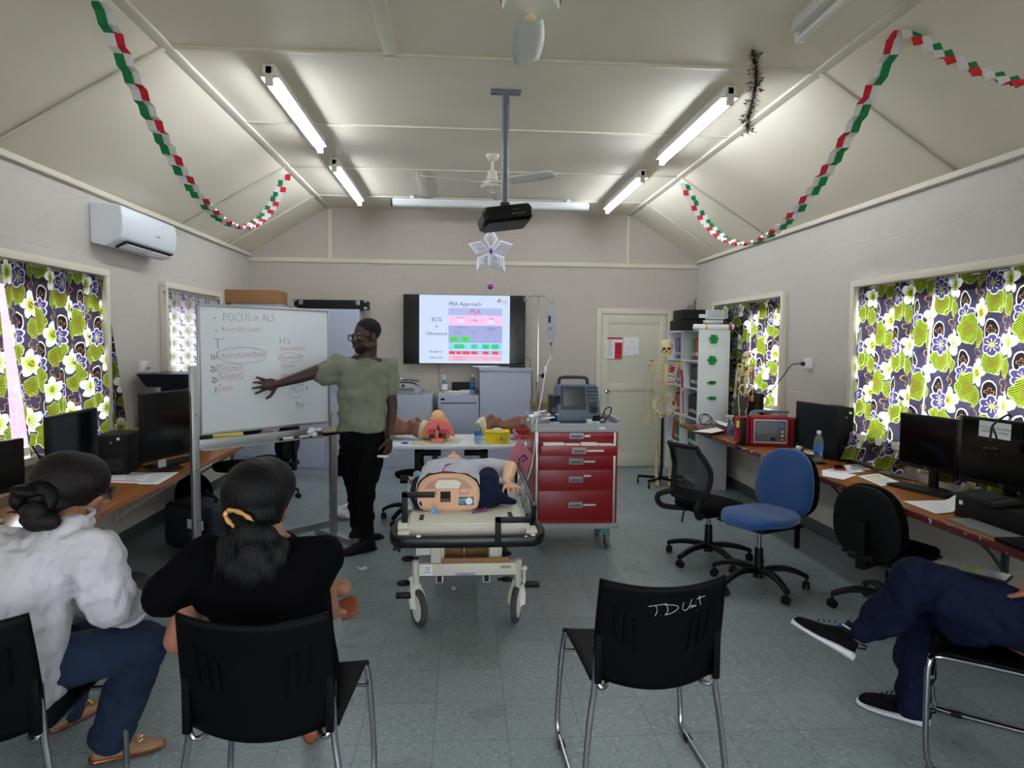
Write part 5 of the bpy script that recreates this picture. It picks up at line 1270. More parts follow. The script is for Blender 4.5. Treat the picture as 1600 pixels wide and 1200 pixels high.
h = P(657, 672, Y=6.12); h.z = 0.84
manikin('brown resuscitation torso on the table beside the presenter, face up', h, (-1, 0.35, 0.02), [h+V(-0.16, 0.05, 0.0), h+V(-0.3, 0.12, 0.03), h+V(-0.55, 0.2, 0.0)], [0.1, 0.17, 0.15])
h = P(762, 664, Y=6.16); h.z = 0.865
manikin('brown resuscitation torso on the table behind the yellow box', h, (1, 0.05, 0.02), [h+V(0.15, 0.0, -0.01), h+V(0.28, 0.02, -0.0), h+V(0.56, 0.05, -0.01)], [0.085, 0.14, 0.135])

# lung model
M_tan = mat('tan_model_plastic', (214, 160, 112), 0.4); M_lung = mat('pink_lung_rubber', (224, 116, 108), 0.5)
c = V(-0.215, 6.0, 0.74)
t = thing('lung_model', 'airway training model with two pink lungs on a cream board', 'anatomical model', c)
MB().prism([(-0.22, -0.14), (0.16, -0.14), (0.2, 0.16), (-0.16, 0.16)], 0.012, Matrix.Translation((0.01, 0, 0.001))).build('base_board', mat('cream_board', (214, 206, 178), 0.5), t)
mb = MB()
zq = lambda x, z: ((x-705)*0.00066, (1085-z)*0.00066+0.014)
mb.eloft([(V(0, -0.02, 0.06), V(0.115, 0, 0), V(0, 0, 0.05)), (V(0, 0.04, 0.08), V(0.12, 0, 0), V(0, 0, 0.07)), (V(0, 0.12, 0.10), V(0.1, 0, 0), V(0, 0, 0.09)), (V(0, 0.2, 0.11), V(0.06, 0, 0), V(0, 0, 0.08))]); mb.ell((0.005, 0.04, 0.195), (0.085, 0.05, 0.03))
mb.build('chest_shell', M_tan, t, remesh=0.007, relax=3)
MB().ell((0.055*0, 0.06, 0.215), (0.064, 0.06, 0.062)).build('neck_dome', mat('light_tan_plastic', (226, 178, 126), 0.35), t)
MB().ell((0.012, -0.03, 0.115), (0.035, 0.05, 0.07)).build('cavity', mat('brown_cavity', (70, 42, 34), 0.6), t)
for s in (-1, 1):
    o_ = [(712, 840), (690, 815), (640, 808), (570, 845), (515, 915), (486, 1000), (484, 1032), (505, 1030), (545, 985), (600, 962), (660, 962), (698, 985), (710, 940), (714, 890)]
    pl_ = [(s*zq(x, z)[0]*1.0+(0.006 if s < 0 else 0.012), zq(x, z)[1]) for x, z in o_]
    mb = MB(); mb.loft([[V(x, -0.075-0.0*z, z) for x, z in pl_], [V(x*0.95, 0.05, z*1.0+0.012) for x, z in pl_]]); bmesh.ops.bevel(mb.bm, geom=mb.bm.edges[:], offset=0.007, segments=2, affect='EDGES'); lu = mb.build('lung', M_lung, t, smooth=50)
    i_ = [(545, 985), (560, 940), (610, 915), (690, 925), (700, 985), (660, 962), (600, 962)]
    pl_ = [(s*zq(x, z)[0]+(0.006 if s < 0 else 0.012), zq(x, z)[1]) for x, z in i_]
    MB().loft([[V(x, -0.0775, z) for x, z in pl_], [V(x, -0.074, z) for x, z in pl_]]).build('lung_underside', mat('deep_pink_rubber', (190, 70, 72), 0.6), lu)
MB().cap((0, -0.05, 0.13), (0, -0.1, 0.06), 0.014, 0.012).cap((0, -0.1, 0.06), (0.005, -0.12, 0.03), 0.012).build('trachea', M_lung, t, remesh=0.004, relax=2)
MB().box((0.005, -0.125, 0.03), (0.115, 0.05, 0.028), bev=0.008).build('lung_foot_block', M_lung, t)
MB().ell((-0.05, -0.01, 0.05), (0.03, 0.03, 0.03)).ell((0.05, -0.01, 0.06), (0.03, 0.03, 0.03)).build('inner_rib', mat('brown_model_plastic', (130, 92, 66), 0.4), t)

# sharps container
M_yel = mat('yellow_plastic_bin', (232, 206, 22), 0.35)
a_, b_ = P(758, 694, Y=5.84), P(797, 674, Y=5.84)
cx_ = (a_.x+b_.x)/2
t = thing('sharps_container', 'yellow sharps container with white lid on the white table', 'sharps bin', (cx_, 5.92, 0.74)); W_ = (b_.x-a_.x)/2
MB().loft([[V(sx_*W_*0.93, sy_*0.055, 0.001) for sx_, sy_ in ((-1, -1), (1, -1), (1, 1), (-1, 1))], [V(sx_*W_, sy_*0.065, 0.09) for sx_, sy_ in ((-1, -1), (1, -1), (1, 1), (-1, 1))]]).b2((-W_*1.02, -0.07, 0.09), (W_*1.02, 0.07, 0.115), bev=0.01).build('bin', M_yel, t)
MB().lathe([(0.045, 0.115), (0.045, 0.124), (0.03, 0.13), (0.001, 0.131)], n=24).build('lid', M_white, t)
MB().b2((-0.02, -0.0665, 0.006), (0.085, -0.0645, 0.084)).build('label', mat('label_yellow', (214, 190, 30), 0.6), t)
mb = MB(); mb.tube([(0.033-0.018, -0.067, 0.045), (0.033+0.018, -0.067, 0.045), (0.033, -0.067, 0.076)], 0.002, n=4, closed=True); mb.ell((0.033, -0.067, 0.054), (0.006, 0.001, 0.006)); mb.b2((-0.008, -0.068, 0.036), (0.074, -0.0665, 0.038)); mb.build('hazard_mark', M_ink, t)
text('print', 'SHARPS', 0.012, frame((0.05, -0.0672, 0.02), (1, 0, 0), (0, 0, 1)), M_ink, t, world=False)
p = P(747, 694, Y=5.86); bottle('clear water bottle on the white table beside the yellow bin', (p.x, 5.88, 0.74), 0.2, 0.033)
t = thing('mask', 'green tinted oxygen mask with tubing on the white table', 'oxygen mask', (0.3, 6.08, 0.74)); MB().lathe([(0.04, 0), (0.045, 0.01), (0.03, 0.05), (0.015, 0.07), (0.012, 0.09)], n=16).build('mask', mat('green_clear_plastic', (150, 214, 196), 0.1, trans=0.6, ior=1.1), t); MB().tube([V(0, 0, 0.01), V(-0.12, -0.03, 0.01), V(-0.2, 0.0, 0.02), V(-0.1, 0.05, 0.01)], 0.004, smooth=6).build('tubing', M_wcable, t)
o = MB().ell((-0.49, 5.88, 0.75), (0.035, 0.015, 0.009)).build('blue_clip', mat('blue_plastic', (40, 90, 190), 0.4)); tag(o, 'small blue plastic item near the front edge of the white table', 'clip')
t = thing('laptop', 'silver laptop lid leaning open behind the white table', 'laptop', (0.66, 6.42, 0.74)); MB().b2((-0.15, -0.11, 0.001), (0.15, 0.1, 0.016), bev=0.004).build('base', M_alu, t); MB().box((-0.14, 0.0, 0.12), (0.008, 0.22, 0.26), rot=RY(R(-36)), bev=0.003).build('lid', M_alu, t)

# ================================================================== IV POLE
ix, iy = 0.755, 6.78
t = thing('drip_stand', 'chrome drip stand with clear bag rising behind the red trolley', 'drip stand', (ix, iy, 0))
zt = 2.08
MB().cyl((0, 0, 0.06), (0, 0, 1.25), 0.0125).build('lower_pole', M_chrome, t); MB().cyl((0, 0, 1.2), (0, 0, zt), 0.008).build('upper_pole', M_chrome, t)
MB().cyl((0, 0, 1.17), (0, 0, 1.23), 0.018).build('collar', M_steel, t); MB().cyl((0.01, -0.0, 1.29), (0.045, 0, 1.29), 0.006).cyl((0.035, 0, 1.29), (0.065, 0, 1.29), 0.02, 0.026, n=8).build('clamp_knob', M_black, t)
for s in (-1, 1): MB().tube([V(0, 0, zt), V(s*0.08, 0, zt), V(s*0.12, 0, zt-0.05), V(s*0.14, 0, zt-0.05), V(s*0.145, 0, zt-0.01)], 0.0045, smooth=6).build('hook', M_chrome, t)
for k in range(5):
    a = k*2*PI/5+0.3; MB().tube([(0, 0, 0.09), (0.14*math.cos(a), 0.14*math.sin(a), 0.08), (0.26*math.cos(a), 0.26*math.sin(a), 0.06)], 0.012, n=8).cyl((0.26*math.cos(a)-0.01, 0.26*math.sin(a), 0.027), (0.26*math.cos(a)+0.01, 0.26*math.sin(a), 0.027), 0.026).build('castor_leg', M_steel, t)
M_bag = mat('clear_fluid_bag', (216, 226, 236), 0.08, trans=0.75, ior=1.15)
c = V(ix+0.13, iy-0.005, zt-0.06)
t = thing('drip_bag', 'clear fluid bag hanging from the drip stand hook', 'drip bag', c)
mb = MB(); mb.eloft([(V(0, 0, 0.0), V(0.02, 0, 0), V(0, 0.004, 0)), (V(0, 0, -0.05), V(0.03, 0, 0), V(0, 0.006, 0)), (V(0, 0, -0.1), V(0.042, 0, 0), V(0, 0.014, 0)), (V(0, 0, -0.28), V(0.046, 0, 0), V(0, 0.028, 0)), (V(0, 0, -0.35), V(0.034, 0, 0), V(0, 0.022, 0)), (V(0, 0, -0.4), V(0.012, 0, 0), V(0, 0.01, 0))]); mb.build('bag', M_bag, t)
MB().b2((-0.035, -0.0285, -0.2), (-0.012, -0.026, -0.13)).b2((-0.03, -0.0295, -0.27), (0.0, -0.0275, -0.262)).b2((-0.03, -0.0295, -0.25), (0.005, -0.0275, -0.246)).build('print', M_ink, t)
MB().cyl((0, 0, -0.4), (0, 0, -0.45), 0.008).cyl((0, 0, -0.45), (0, 0, -0.53), 0.013).build('drip_chamber', M_bag, t); MB().cyl((0, 0, -0.4), (0, 0, -0.42), 0.014).build('port_cap', mat('navy_plastic', (30, 40, 80), 0.4), t)
t = thing('infusion_line', 'thin white drip line curving down past the red trolley to the stretcher', 'tube', V(0.55, 5.1, 0.9))
pts = [c+V(0, 0, -0.53), P(853, 575, Y=6.5), P(848, 610, Y=6.0), P(842, 640, Y=5.4), P(838, 665, Y=5.14), P(835, 700, Y=5.12), P(830, 730, Y=5.05), P(822, 755, Y=4.85), P(816, 765, Y=4.6), P(808, 763, Y=4.5), P(800, 770, Y=4.42)]
MB().tube(pts, 0.0042, n=7, smooth=6).build('line', M_wcable, t, world=True); q = P(852, 577, Y=6.5)
MB().b2(q-V(0.012, 0.01, 0.03), q+V(0.012, 0.01, 0.03), bev=0.003).build('roller_clamp', M_white, t, world=True)

# ================================================================== RED TROLLEY
M_rt = mat('red_enamel', (146, 8, 24), 0.3); M_tg = mat('trolley_grey', (164, 164, 168), 0.45); M_lab = mat('drawer_label', (232, 226, 228), 0.6)
cx0, cx1, cy0, cy1 = 0.545, 1.225, 5.2, 5.68
t = thing('emergency_trolley', 'red five drawer emergency trolley with grey top', 'trolley', ((cx0+cx1)/2, (cy0+cy1)/2, 0))
MB().b2((cx0+0.01, cy0+0.015, 0.21), (cx1-0.01, cy1-0.01, 0.95)).build('carcass', M_rt, t, world=True)
mb = MB()
mb.b2((cx0-0.015, cy0-0.01, 0.93), (cx1+0.01, cy1+0.01, 0.985), bev=0.01); mb.b2((cx0-0.015, cy0-0.01, 0.97), (cx1+0.01, cy0+0.01, 1.0), bev=0.006); mb.b2((cx0-0.015, cy0, 0.97), (cx0+0.01, cy1+0.01, 1.03), bev=0.006); mb.b2((cx1-0.015, cy0, 0.97), (cx1+0.01, cy1+0.01, 1.03), bev=0.006); mb.b2((cx0-0.015, cy1-0.012, 0.97), (cx1+0.01, cy1+0.01, 1.04), bev=0.006)
mb.build('worktop', M_tg, t, world=True)
MB().b2((cx0-0.012, cy0-0.008, 0.17), (cx1+0.008, cy1+0.005, 0.212), bev=0.006).build('base', M_tg, t, world=True)
for x in (cx0+0.035, cx1-0.035): MB().b2((x-0.009, cy0+0.003, 0.21), (x+0.009, cy0+0.014, 0.94), bev=0.002).build('corner_strip', M_alu, t, world=True)
zs = [(0.871, 0.925), (0.765, 0.842), (0.641, 0.755), (0.478, 0.636), (0.24, 0.473)]
for i, (z0_, z1_) in enumerate(zs):
    yo = 0.13 if i == 1 else 0.0; x0_, x1_ = cx0+0.05, cx1-0.05
    d = MB().b2((x0_, cy0-yo, z0_), (x1_, cy0+0.015-yo, z1_), bev=0.003)
    if yo: d.b2((x0_+0.01, cy0-yo+0.015, z0_+0.01), (x0_+0.015, cy0+0.02, z1_-0.012)).b2((x1_-0.015, cy0-yo+0.015, z0_+0.01), (x1_-0.01, cy0+0.02, z1_-0.012)).b2((x0_+0.01, cy0-yo+0.015, z0_+0.008), (x1_-0.01, cy0+0.02, z0_+0.014))
    dr = d.build('drawer', M_rt, t, world=True)
    hx = (x0_+x1_)/2-0.0; hz = (z0_+z1_)/2+0.004
    MB().b2((hx-0.055, cy0-0.01-yo, hz-0.024), (hx+0.055, cy0-yo, hz+0.024), bev=0.004).build('handle', M_tg, dr, world=True)
    MB().b2((hx-0.042, cy0-0.0125-yo, hz-0.014), (hx+0.042, cy0-0.009-yo, hz+0.006), bev=0.002).build('handle_recess', mat('recess_grey', (104, 106, 110), 0.5), dr, world=True)
    MB().b2((hx+0.062, cy0-0.002-yo, hz-0.009 if i != 3 else hz+0.02), (hx+(0.11, 0.19, 0.15, 0.12, 0.16)[i], cy0-yo, hz+0.006 if i != 3 else hz+0.034)).build('label', M_lab, dr, world=True)
for i, (a, b_) in enumerate(((0.62, 0.78), (0.79, 0.9), (0.91, 1.04), (1.05, 1.16))):
    o = MB().b2((a, cy0-0.1, 0.79), (b_, cy0-0.01, 0.856-0.008*(i % 2)), bev=0.003).build('supply_box', M_lab); tag(o, ('leftmost', 'second', 'third', 'rightmost')[i]+' pale supply pack in the open trolley drawer', 'supply pack', 'packs in the open drawer')
# side rail in red
MB().tube([V(cx0, cy0+0.05, 0.89), V(cx0-0.09, cy0+0.05, 0.89), V(cx0-0.115, cy0+0.08, 0.89), V(cx0-0.115, cy1-0.08, 0.89), V(cx0-0.09, cy1-0.05, 0.89), V(cx0, cy1-0.05, 0.89)], 0.014, smooth=4, n=12).build('push_handle', mat('red_handle_plastic', (190, 20, 44), 0.3), t, world=True)
MB().cyl((cx0-0.03, cy0+0.12, 0.35), (cx0-0.03, cy0+0.12, 0.88), 0.003).cyl((cx0-0.05, cy0+0.2, 0.35), (cx0-0.05, cy0+0.2, 0.88), 0.003).build('side_wire', M_steel, t, world=True)
for (x, y, br) in ((0.62, 5.26, 0), (1.15, 5.26, 1), (0.62, 5.62, 0), (1.15, 5.62, 0)):
    c = MB().b2((x-0.022, y-0.02, 0.1), (x+0.022, y+0.03, 0.172), bev=0.006).cyl((x-0.024, y+0.02, 0.062), (x+0.024, y+0.02, 0.062), 0.012).build('castor_fork', M_steel, t, world=True)
    MB().cyl((x-0.014, y+0.02, 0.0625), (x+0.014, y+0.02, 0.0625), 0.0615, n=28).build('wheel', M_grey, c, world=True)
    if br: MB().b2((x-0.06, y-0.035, 0.13), (x+0.01, y+0.0, 0.155), bev=0.004).build('brake_tab', mat('teal_plastic', (30, 160, 140), 0.4), c, world=True)
o = MB().b2((1.06, cy0-0.0125, 0.955), (1.11, cy0-0.0105, 0.972)); o.build('asset_label', M_lab, t, world=True)

# defibrillator on the trolley
M_dfb = mat('slate_blue_plastic', (92, 108, 126), 0.45); M_dfd = mat('dark_slate_plastic', (44, 50, 60), 0.5)
DY = 5.33
a_, b_ = P(868, 657, Y=DY), P(938, 602, Y=DY)
t = thing('defibrillator', 'slate blue defibrillator monitor with black screen on the red trolley', 'defibrillator', ((a_.x+b_.x)/2, DY+0.1, 0.99))
w2 = (b_.x-a_.x)/2; hh = b_.z-0.99
mb = MB().loft([[V(x, y, z) for x, y, z in ((-w2*1.0, -0.1, 0.0), (w2*1.0, -0.1, 0.0), (w2, 0.12, 0), (-w2, 0.12, 0))], [V(x, y, z) for x, y, z in ((-w2*1.0, -0.11, 0.1), (w2*1.0, -0.11, 0.1), (w2, 0.12, 0.1), (-w2, 0.12, 0.1))], [V(x, y, z) for x, y, z in ((-w2*0.95, -0.07, hh), (w2*0.95, -0.07, hh), (w2*0.95, 0.1, hh), (-w2*0.95, 0.1, hh))]])
bmesh.ops.bevel(mb.bm, geom=mb.bm.edges[:], offset=0.014, segments=3, affect='EDGES'); mb.build('body', M_dfb, t, smooth=50)
tl_ = math.atan2(0.04, hh-0.1); rt = RX(-tl_)
fc = lambda x, z, off=0.0: V(x, -0.11+0.04*(z-0.1)/(hh-0.1)-off, z)
MB().box(fc(-0.035, hh*0.66, 0.002), (0.2, 0.012, hh*0.62), rot=rt, bev=0.006).build('screen_bezel', M_dfd, t)
MB().box(fc(-0.035, hh*0.68, 0.009), (0.165, 0.004, hh*0.48), rot=rt).build('screen', mat('defib_screen', (22, 26, 40), 0.15), t)
MB().box(fc(0.115, hh*0.7, 0.002), (0.075, 0.01, hh*0.52), rot=rt, bev=0.006).build('key_panel', M_dfd, t)
cols = [M_dgrey, mat('orange_key', (214, 120, 40), 0.4), mat('green_key', (40, 140, 80), 0.4), M_grey, mat('red_key', (196, 60, 40), 0.4)]
for i in range(4):
    for j in range(3):
        q = fc(0.093+j*0.022, hh*0.88-i*0.028, 0.008); MB().box(q, (0.015, 0.004, 0.012), rot=rt, bev=0.002).build('key', cols[(i*2+j*3) % 5] if (i+j) % 2 else M_grey, t)
q = fc(0.125, hh*0.36, 0.0); MB().cyl(q, q+V(0, -0.028, 0), 0.036, 0.033, n=28).build('rotary_knob', M_dfd, t); MB().cyl(q+V(0, -0.028, 0), q+V(0, -0.03, 0), 0.022, n=24).build('knob_face', M_black, t)
MB().box(fc(-0.155, hh*0.6, 0.001), (0.03, 0.006, 0.07), rot=rt, bev=0.003).build('port_panel', M_black, t)
MB().box(V(-0.03, -0.107, 0.05), (0.2, 0.008, 0.06), bev=0.004).build('printer_door', M_dfb, t)
MB().cyl(V(0.03, -0.112, 0.04), V(0.03, -0.116, 0.04), 0.012, n=20).build('badge', mat('blue_badge', (40, 90, 160), 0.4), t)
MB().tube([V(-w2*0.78, 0.02, hh-0.01), V(-w2*0.76, 0.02, hh+0.035), V(-w2*0.6, 0.02, hh+0.055), V(w2*0.35, 0.02, hh+0.055), V(w2*0.52, 0.02, hh+0.035), V(w2*0.54, 0.02, hh-0.01)], 0.013, n=12, smooth=4).build('carry_handle', M_dfd, t)
MB().box(V(-w2-0.022, -0.02, 0.11), (0.04, 0.2, 0.2), bev=0.01).build('side_pouch', M_black, t); MB().cyl((-w2-0.02, -0.121, 0.1), (-w2-0.02, -0.125, 0.1), 0.018).cyl((-w2-0.02, -0.121, 0.06), (-w2-0.02, -0.124, 0.06), 0.01).build('pouch_port', M_dgrey, t)
# clutter on trolley top
t = thing('lead_coil', 'coiled black monitoring leads on the trolley beside the defibrillator', 'cable', (1.13, 5.35, 0.985))
rnd = random.Random(12)
MB().tube([V(1.06, 5.3, 1.01), V(1.1, 5.28, 1.03), V(1.13, 5.3, 1.1), V(1.18, 5.32, 1.11), V(1.17, 5.33, 1.05), V(1.1, 5.3, 1.0), V(1.08, 5.36, 1.03), V(1.15, 5.38, 1.02), V(1.13, 5.3, 0.995), V(1.06, 5.27, 1.0)], 0.005, smooth=8).build('lead', M_cable, t, world=True)
MB().box((1.06, 5.3, 1.02), (0.05, 0.04, 0.06), rot=RZ(0.4), bev=0.01).build('paddle_connector', M_black, t, world=True)
mb = MB(); rnd = random.Random(6)
for i in range(10):
    x, y = 0.62+rnd.uniform(-.06, .1), 5.3+rnd.uniform(-.05, .1); z = 1.0+i*0.006
    mb.poly([V(x-.05, y-.03, z), V(x+.05, y-.03, z+rnd.uniform(0, .03)), V(x+.05, y+.04, z+rnd.uniform(0, .05)), V(x-.04, y+.03, z+.01)])
o = mb.build('wrappers', M_paper, smooth=0, solid=0.001); tag(o, 'heap of white wrappers on the left of the trolley top', 'wrappers', kind='stuff')
o = MB().box((0.99, 5.24, 1.004), (0.04, 0.03, 0.05), rot=RZ(0.5), bev=0.004).build('electrode_pack', mat('pale_green_card', (206, 214, 190), 0.7)); tag(o, 'pale electrode pack leaning on the trolley front edge', 'pack')
mb = MB()
for i in range(5): x = 1.02+i*0.012; mb.ell((x, 5.25+0.01*(i % 2), 1.0), (0.014, 0.01, 0.012), n=8)
o = mb.build('glove', mat('pale_blue_plastic', (170, 186, 230), 0.5), remesh=0.004, relax=2); tag(o, 'crumpled pale blue wrapper in front of the defibrillator', 'wrapper')
o = MB().box((0.72, 5.235, 1.0), (0.07, 0.05, 0.012), rot=RZ(-0.3), bev=0.003).build('blue_packet', mat('blue_white_packet', (150, 164, 220), 0.6)); tag(o, 'blue and white packet at the left front of the trolley top', 'packet')
# pink sheets in plastic hanging from the handle
M_pink = mat('pink_paper', (178, 104, 124), 0.4)
for i, (pp, lb) in enumerate(((((812, 683), (832, 712), (819, 753), (795, 713)), 'front pink card with dark print hanging between stretcher and trolley'), (((808, 700), (822, 722), (812, 757), (799, 727)), 'rear pink card hanging below the front one'))):
    Yp = 4.98-0.0*i+0.03*i; pts = [P(u, v, Y=Yp-0.02*(k % 2)) for k, (u, v) in enumerate(pp)]
    tt = thing('plastic_card', lb, 'card', pts[0]); MB().poly(pts).build('card', M_pink, tt, world=True, smooth=0, solid=0.002)
    if i == 0:
        MB().cyl(pts[0], V(0.432, 5.25, 0.89), 0.0015, n=5).build('string', M_white, tt, world=True)
        M = frame(P(817, 717, Y=Yp-0.025), pts[1]-pts[0], pts[0]-pts[3]) 
        mb = MB().b2((-0.02, -0.03, 0), (-0.012, 0.03, 0.001)).b2((-0.02, 0.022, 0), (0.02, 0.03, 0.001)).b2((0.012, -0.02, 0), (0.02, 0.03, 0.001)).b2((-0.02, -0.03, 0), (0.004, -0.022, 0.001)).b2((0.0, -0.045, 0), (0.012, -0.033, 0.001)); bmesh.ops.transform(mb.bm, matrix=M, verts=mb.bm.verts); mb.build('print', M_ink, tt, world=True, smooth=0)
    else: MB().cyl(pts[0], V(0.432, 5.3, 0.89), 0.0015, n=5).build('string', M_white, tt, world=True)

# ================================================================== STRETCHER
M_bump = mat('black_rubber_bumper', (14, 14, 18), 0.35); M_deck = mat('gloss_cream_deck', (222, 220, 208), 0.12); M_tyre = mat('grey_rubber_tyre', (62, 64, 66), 0.6); M_wh = mat('cream_wheel_cover', (222, 218, 206), 0.35)
SXC, SY0, SY1, SZ_ = 0.035, 3.72, 5.32, 0.615
t = thing('stretcher', 'cream hospital stretcher with black bumper and large cream wheels', 'stretcher', (SXC, 4.5, 0))
def sb(name, mb, m, **k): return mb.build(name, m, t, world=True, **k)
sb('deck', MB().b2((SXC-0.33, SY0+0.02, SZ_-0.025), (SXC+0.33, SY1, SZ_), bev=0.008), M_deck)
sb('backrest', MB().box((SXC, SY1-0.28, SZ_+0.035), (0.6, 0.6, 0.03), rot=RX(R(5)), bev=0.012), M_cream)
sb('deck_frame', MB().b2((SXC-0.345, SY0, SZ_-0.065), (SXC+0.345, SY0+0.04, SZ_-0.005), bev=0.006).b2((SXC-0.345, SY0, SZ_-0.065), (SXC-0.315, SY1, SZ_-0.02), bev=0.004).b2((SXC+0.315, SY0, SZ_-0.065), (SXC+0.345, SY1, SZ_-0.02), bev=0.004).b2((SXC-0.345, SY1-0.03, SZ_-0.06), (SXC+0.345, SY1, SZ_-0.01)), M_cream)
# bumper: rounded bar around the foot end
bz = 0.545
mb = MB(); pts = [V(SXC-0.37, 4.1, bz), V(SXC-0.405, 3.95, bz), V(SXC-0.41, 3.75, bz), V(SXC-0.37, 3.655, bz), V(SXC-0.28, 3.64, bz), V(SXC, 3.635, bz), V(SXC+0.28, 3.64, bz), V(SXC+0.37, 3.655, bz), V(SXC+0.41, 3.75, bz), V(SXC+0.405, 3.95, bz), V(SXC+0.37, 4.1, bz)]
pp = spline(pts, 5); rings = []
for i, p in enumerate(pp):
    tg = (pp[min(i+1, len(pp)-1)]-pp[max(0, i-1)]).normalized(); n_ = tg.cross(V(0, 0, 1)).normalized()
    rings.append([p+n_*0.022*cx+V(0, 0, 1)*0.032*cz for cx, cz in ((-1, -.6), (-.6, -1), (.6, -1), (1, -.6), (1, .6), (.6, 1), (-.6, 1), (-1, .6))])
mb.loft(rings); sb('bumper', mb, M_bump)
sb('scuff', MB().ell(P(654, 838, Y=3.612), (0.014, 0.002, 0.007)).ell(P(832, 836, Y=3.63), (0.016, 0.003, 0.008)).ell(P(822, 838, Y=3.62), (0.008, 0.002, 0.004)), M_paper)
for x in (SXC-0.35, SXC+0.35): sb('bumper_bracket', MB().b2((x-0.03, 3.66, bz), (x+0.03, 3.76, bz+0.05), bev=0.006), M_cream)
# L handles
def Lh(p0, up_, hor): return MB().b2(p0+V(-0.016, -0.012, 0), p0+V(0.016, 0.012, up_), bev=0.003).b2(p0+V(-0.016 if hor > 0 else hor, -0.012, up_-0.03), p0+V(hor if hor > 0 else 0.016, 0.012, up_), bev=0.003)
a_ = P(632.5, 815, Y=3.74); z_ = P(632, 769, Y=3.74).z
sb('push_handle', Lh(V(a_.x, 3.74, a_.z-0.01), z_-a_.z+0.01, 0.165), M_black)
a_ = P(778, 853, Y=3.60); z_ = P(778, 808, Y=3.60).z
sb('push_handle', Lh(V(a_.x, 3.598, a_.z), z_-a_.z, 0.175), M_black)
sb('deck_strap', MB().b2((-0.24, 3.82, SZ_), (-0.215, 3.93, SZ_+0.004)), M_black); sb('deck_strap', MB().b2((0.27, 3.86, SZ_), (0.295, 3.97, SZ_+0.004)), M_black)
# side rails
for s, m_ in ((1, mat('dark_chrome', (60, 56, 62), 0.15, 0.9)), (-1, M_cream)):
    x = SXC+s*0.375
    sb('side_rail', MB().tube([V(x, 3.86, 0.60), V(x, 3.83, 0.66), V(x, 3.9, 0.70), V(x, 4.9, 0.72), V(x, 5.0, 0.66), V(x, 5.0, 0.58)] if s > 0 else [V(x, 4.3, 0.56), V(x, 4.35, 0.6), V(x, 4.95, 0.6), V(x, 5.0, 0.56)], 0.017, n=12, smooth=5), m_)
    for y in (4.1, 4.5, 4.85): sb('rail_post', MB().b2((x-0.01, y-0.015, 0.54), (x+0.01, y+0.015, 0.7 if s > 0 else 0.6), bev=0.003), M_steel if s > 0 else M_cream)
a_ = P(630, 745, Y=4.75)
sb('pull_knob', MB().cyl((a_.x-0.02, 4.75, 0.66), (a_.x+0.05, 4.75, 0.66), 0.03, n=16), M_black); sb('rail_catch', MB().b2((SXC-0.40, 4.6, 0.58), (SXC-0.33, 4.9, 0.6)).b2((SXC-0.40, 4.62, 0.6), (SXC-0.39, 4.64, 0.7)).b2((SXC-0.4, 4.62, 0.68), (SXC-0.33, 4.64, 0.7)), M_cream)
sb('end_bracket', MB().b2((SXC-0.385, 3.72, 0.575), (SXC-0.33, 3.78, 0.625), bev=0.004).cyl((SXC-0.36, 3.72, 0.6), (SXC-0.36, 3.714, 0.6), 0.01), M_cream)
# undercarriage
sb('end_plate', MB().b2((SXC-0.285, 3.70, 0.45), (SXC-0.205, 3.76, 0.55), bev=0.004), M_cream); sb('end_plate', MB().b2((SXC+0.18, 3.72, 0.49), (SXC+0.27, 3.8, 0.55), bev=0.004), M_cream)
for x in (SXC-0.18, SXC+0.155): sb('lift_column', MB().b2((x-0.03, 3.86, 0.3), (x+0.03, 3.96, 0.57), bev=0.004).b2((x+0.03, 3.9, 0.34), (x+0.045, 3.93, 0.5)), M_cream)
sb('lift_column', MB().b2((SXC-0.12, 4.8, 0.3), (SXC+0.12, 4.95, 0.57), bev=0.006), M_cream)
sb('jack', MB().cyl((SXC-0.02, 3.9, 0.35), (SXC-0.02, 3.9, 0.56), 0.013), M_steel)
sb('cross_beam', MB().b2((SXC-0.28, 3.84, 0.285), (SXC+0.28, 3.9, 0.355), bev=0.004), M_cream)
sb('cross_beam', MB().b2((SXC-0.28, 5.1, 0.285), (SXC+0.28, 5.16, 0.355), bev=0.004), M_cream)
for x in (SXC-0.16, SXC+0.11):
    sb('chassis_rail', MB().b2((x-0.02, 3.86, 0.235), (x+0.02, 5.12, 0.285), bev=0.003), M_cream); sb('rail_opening', MB().b2((x-0.014, 3.857, 0.241), (x+0.014, 3.861, 0.279)), M_black)
for x in (SXC-0.295, SXC+0.295):
    sb('corner_post', MB().cyl((x, 3.87, 0.20), (x, 3.87, 0.36), 0.02).cyl((x, 3.87, 0.36), (x, 3.87, 0.367), 0.021), M_cream)
    sb('corner_post', MB().cyl((x, 5.13, 0.20), (x, 5.13, 0.36), 0.02), M_cream)
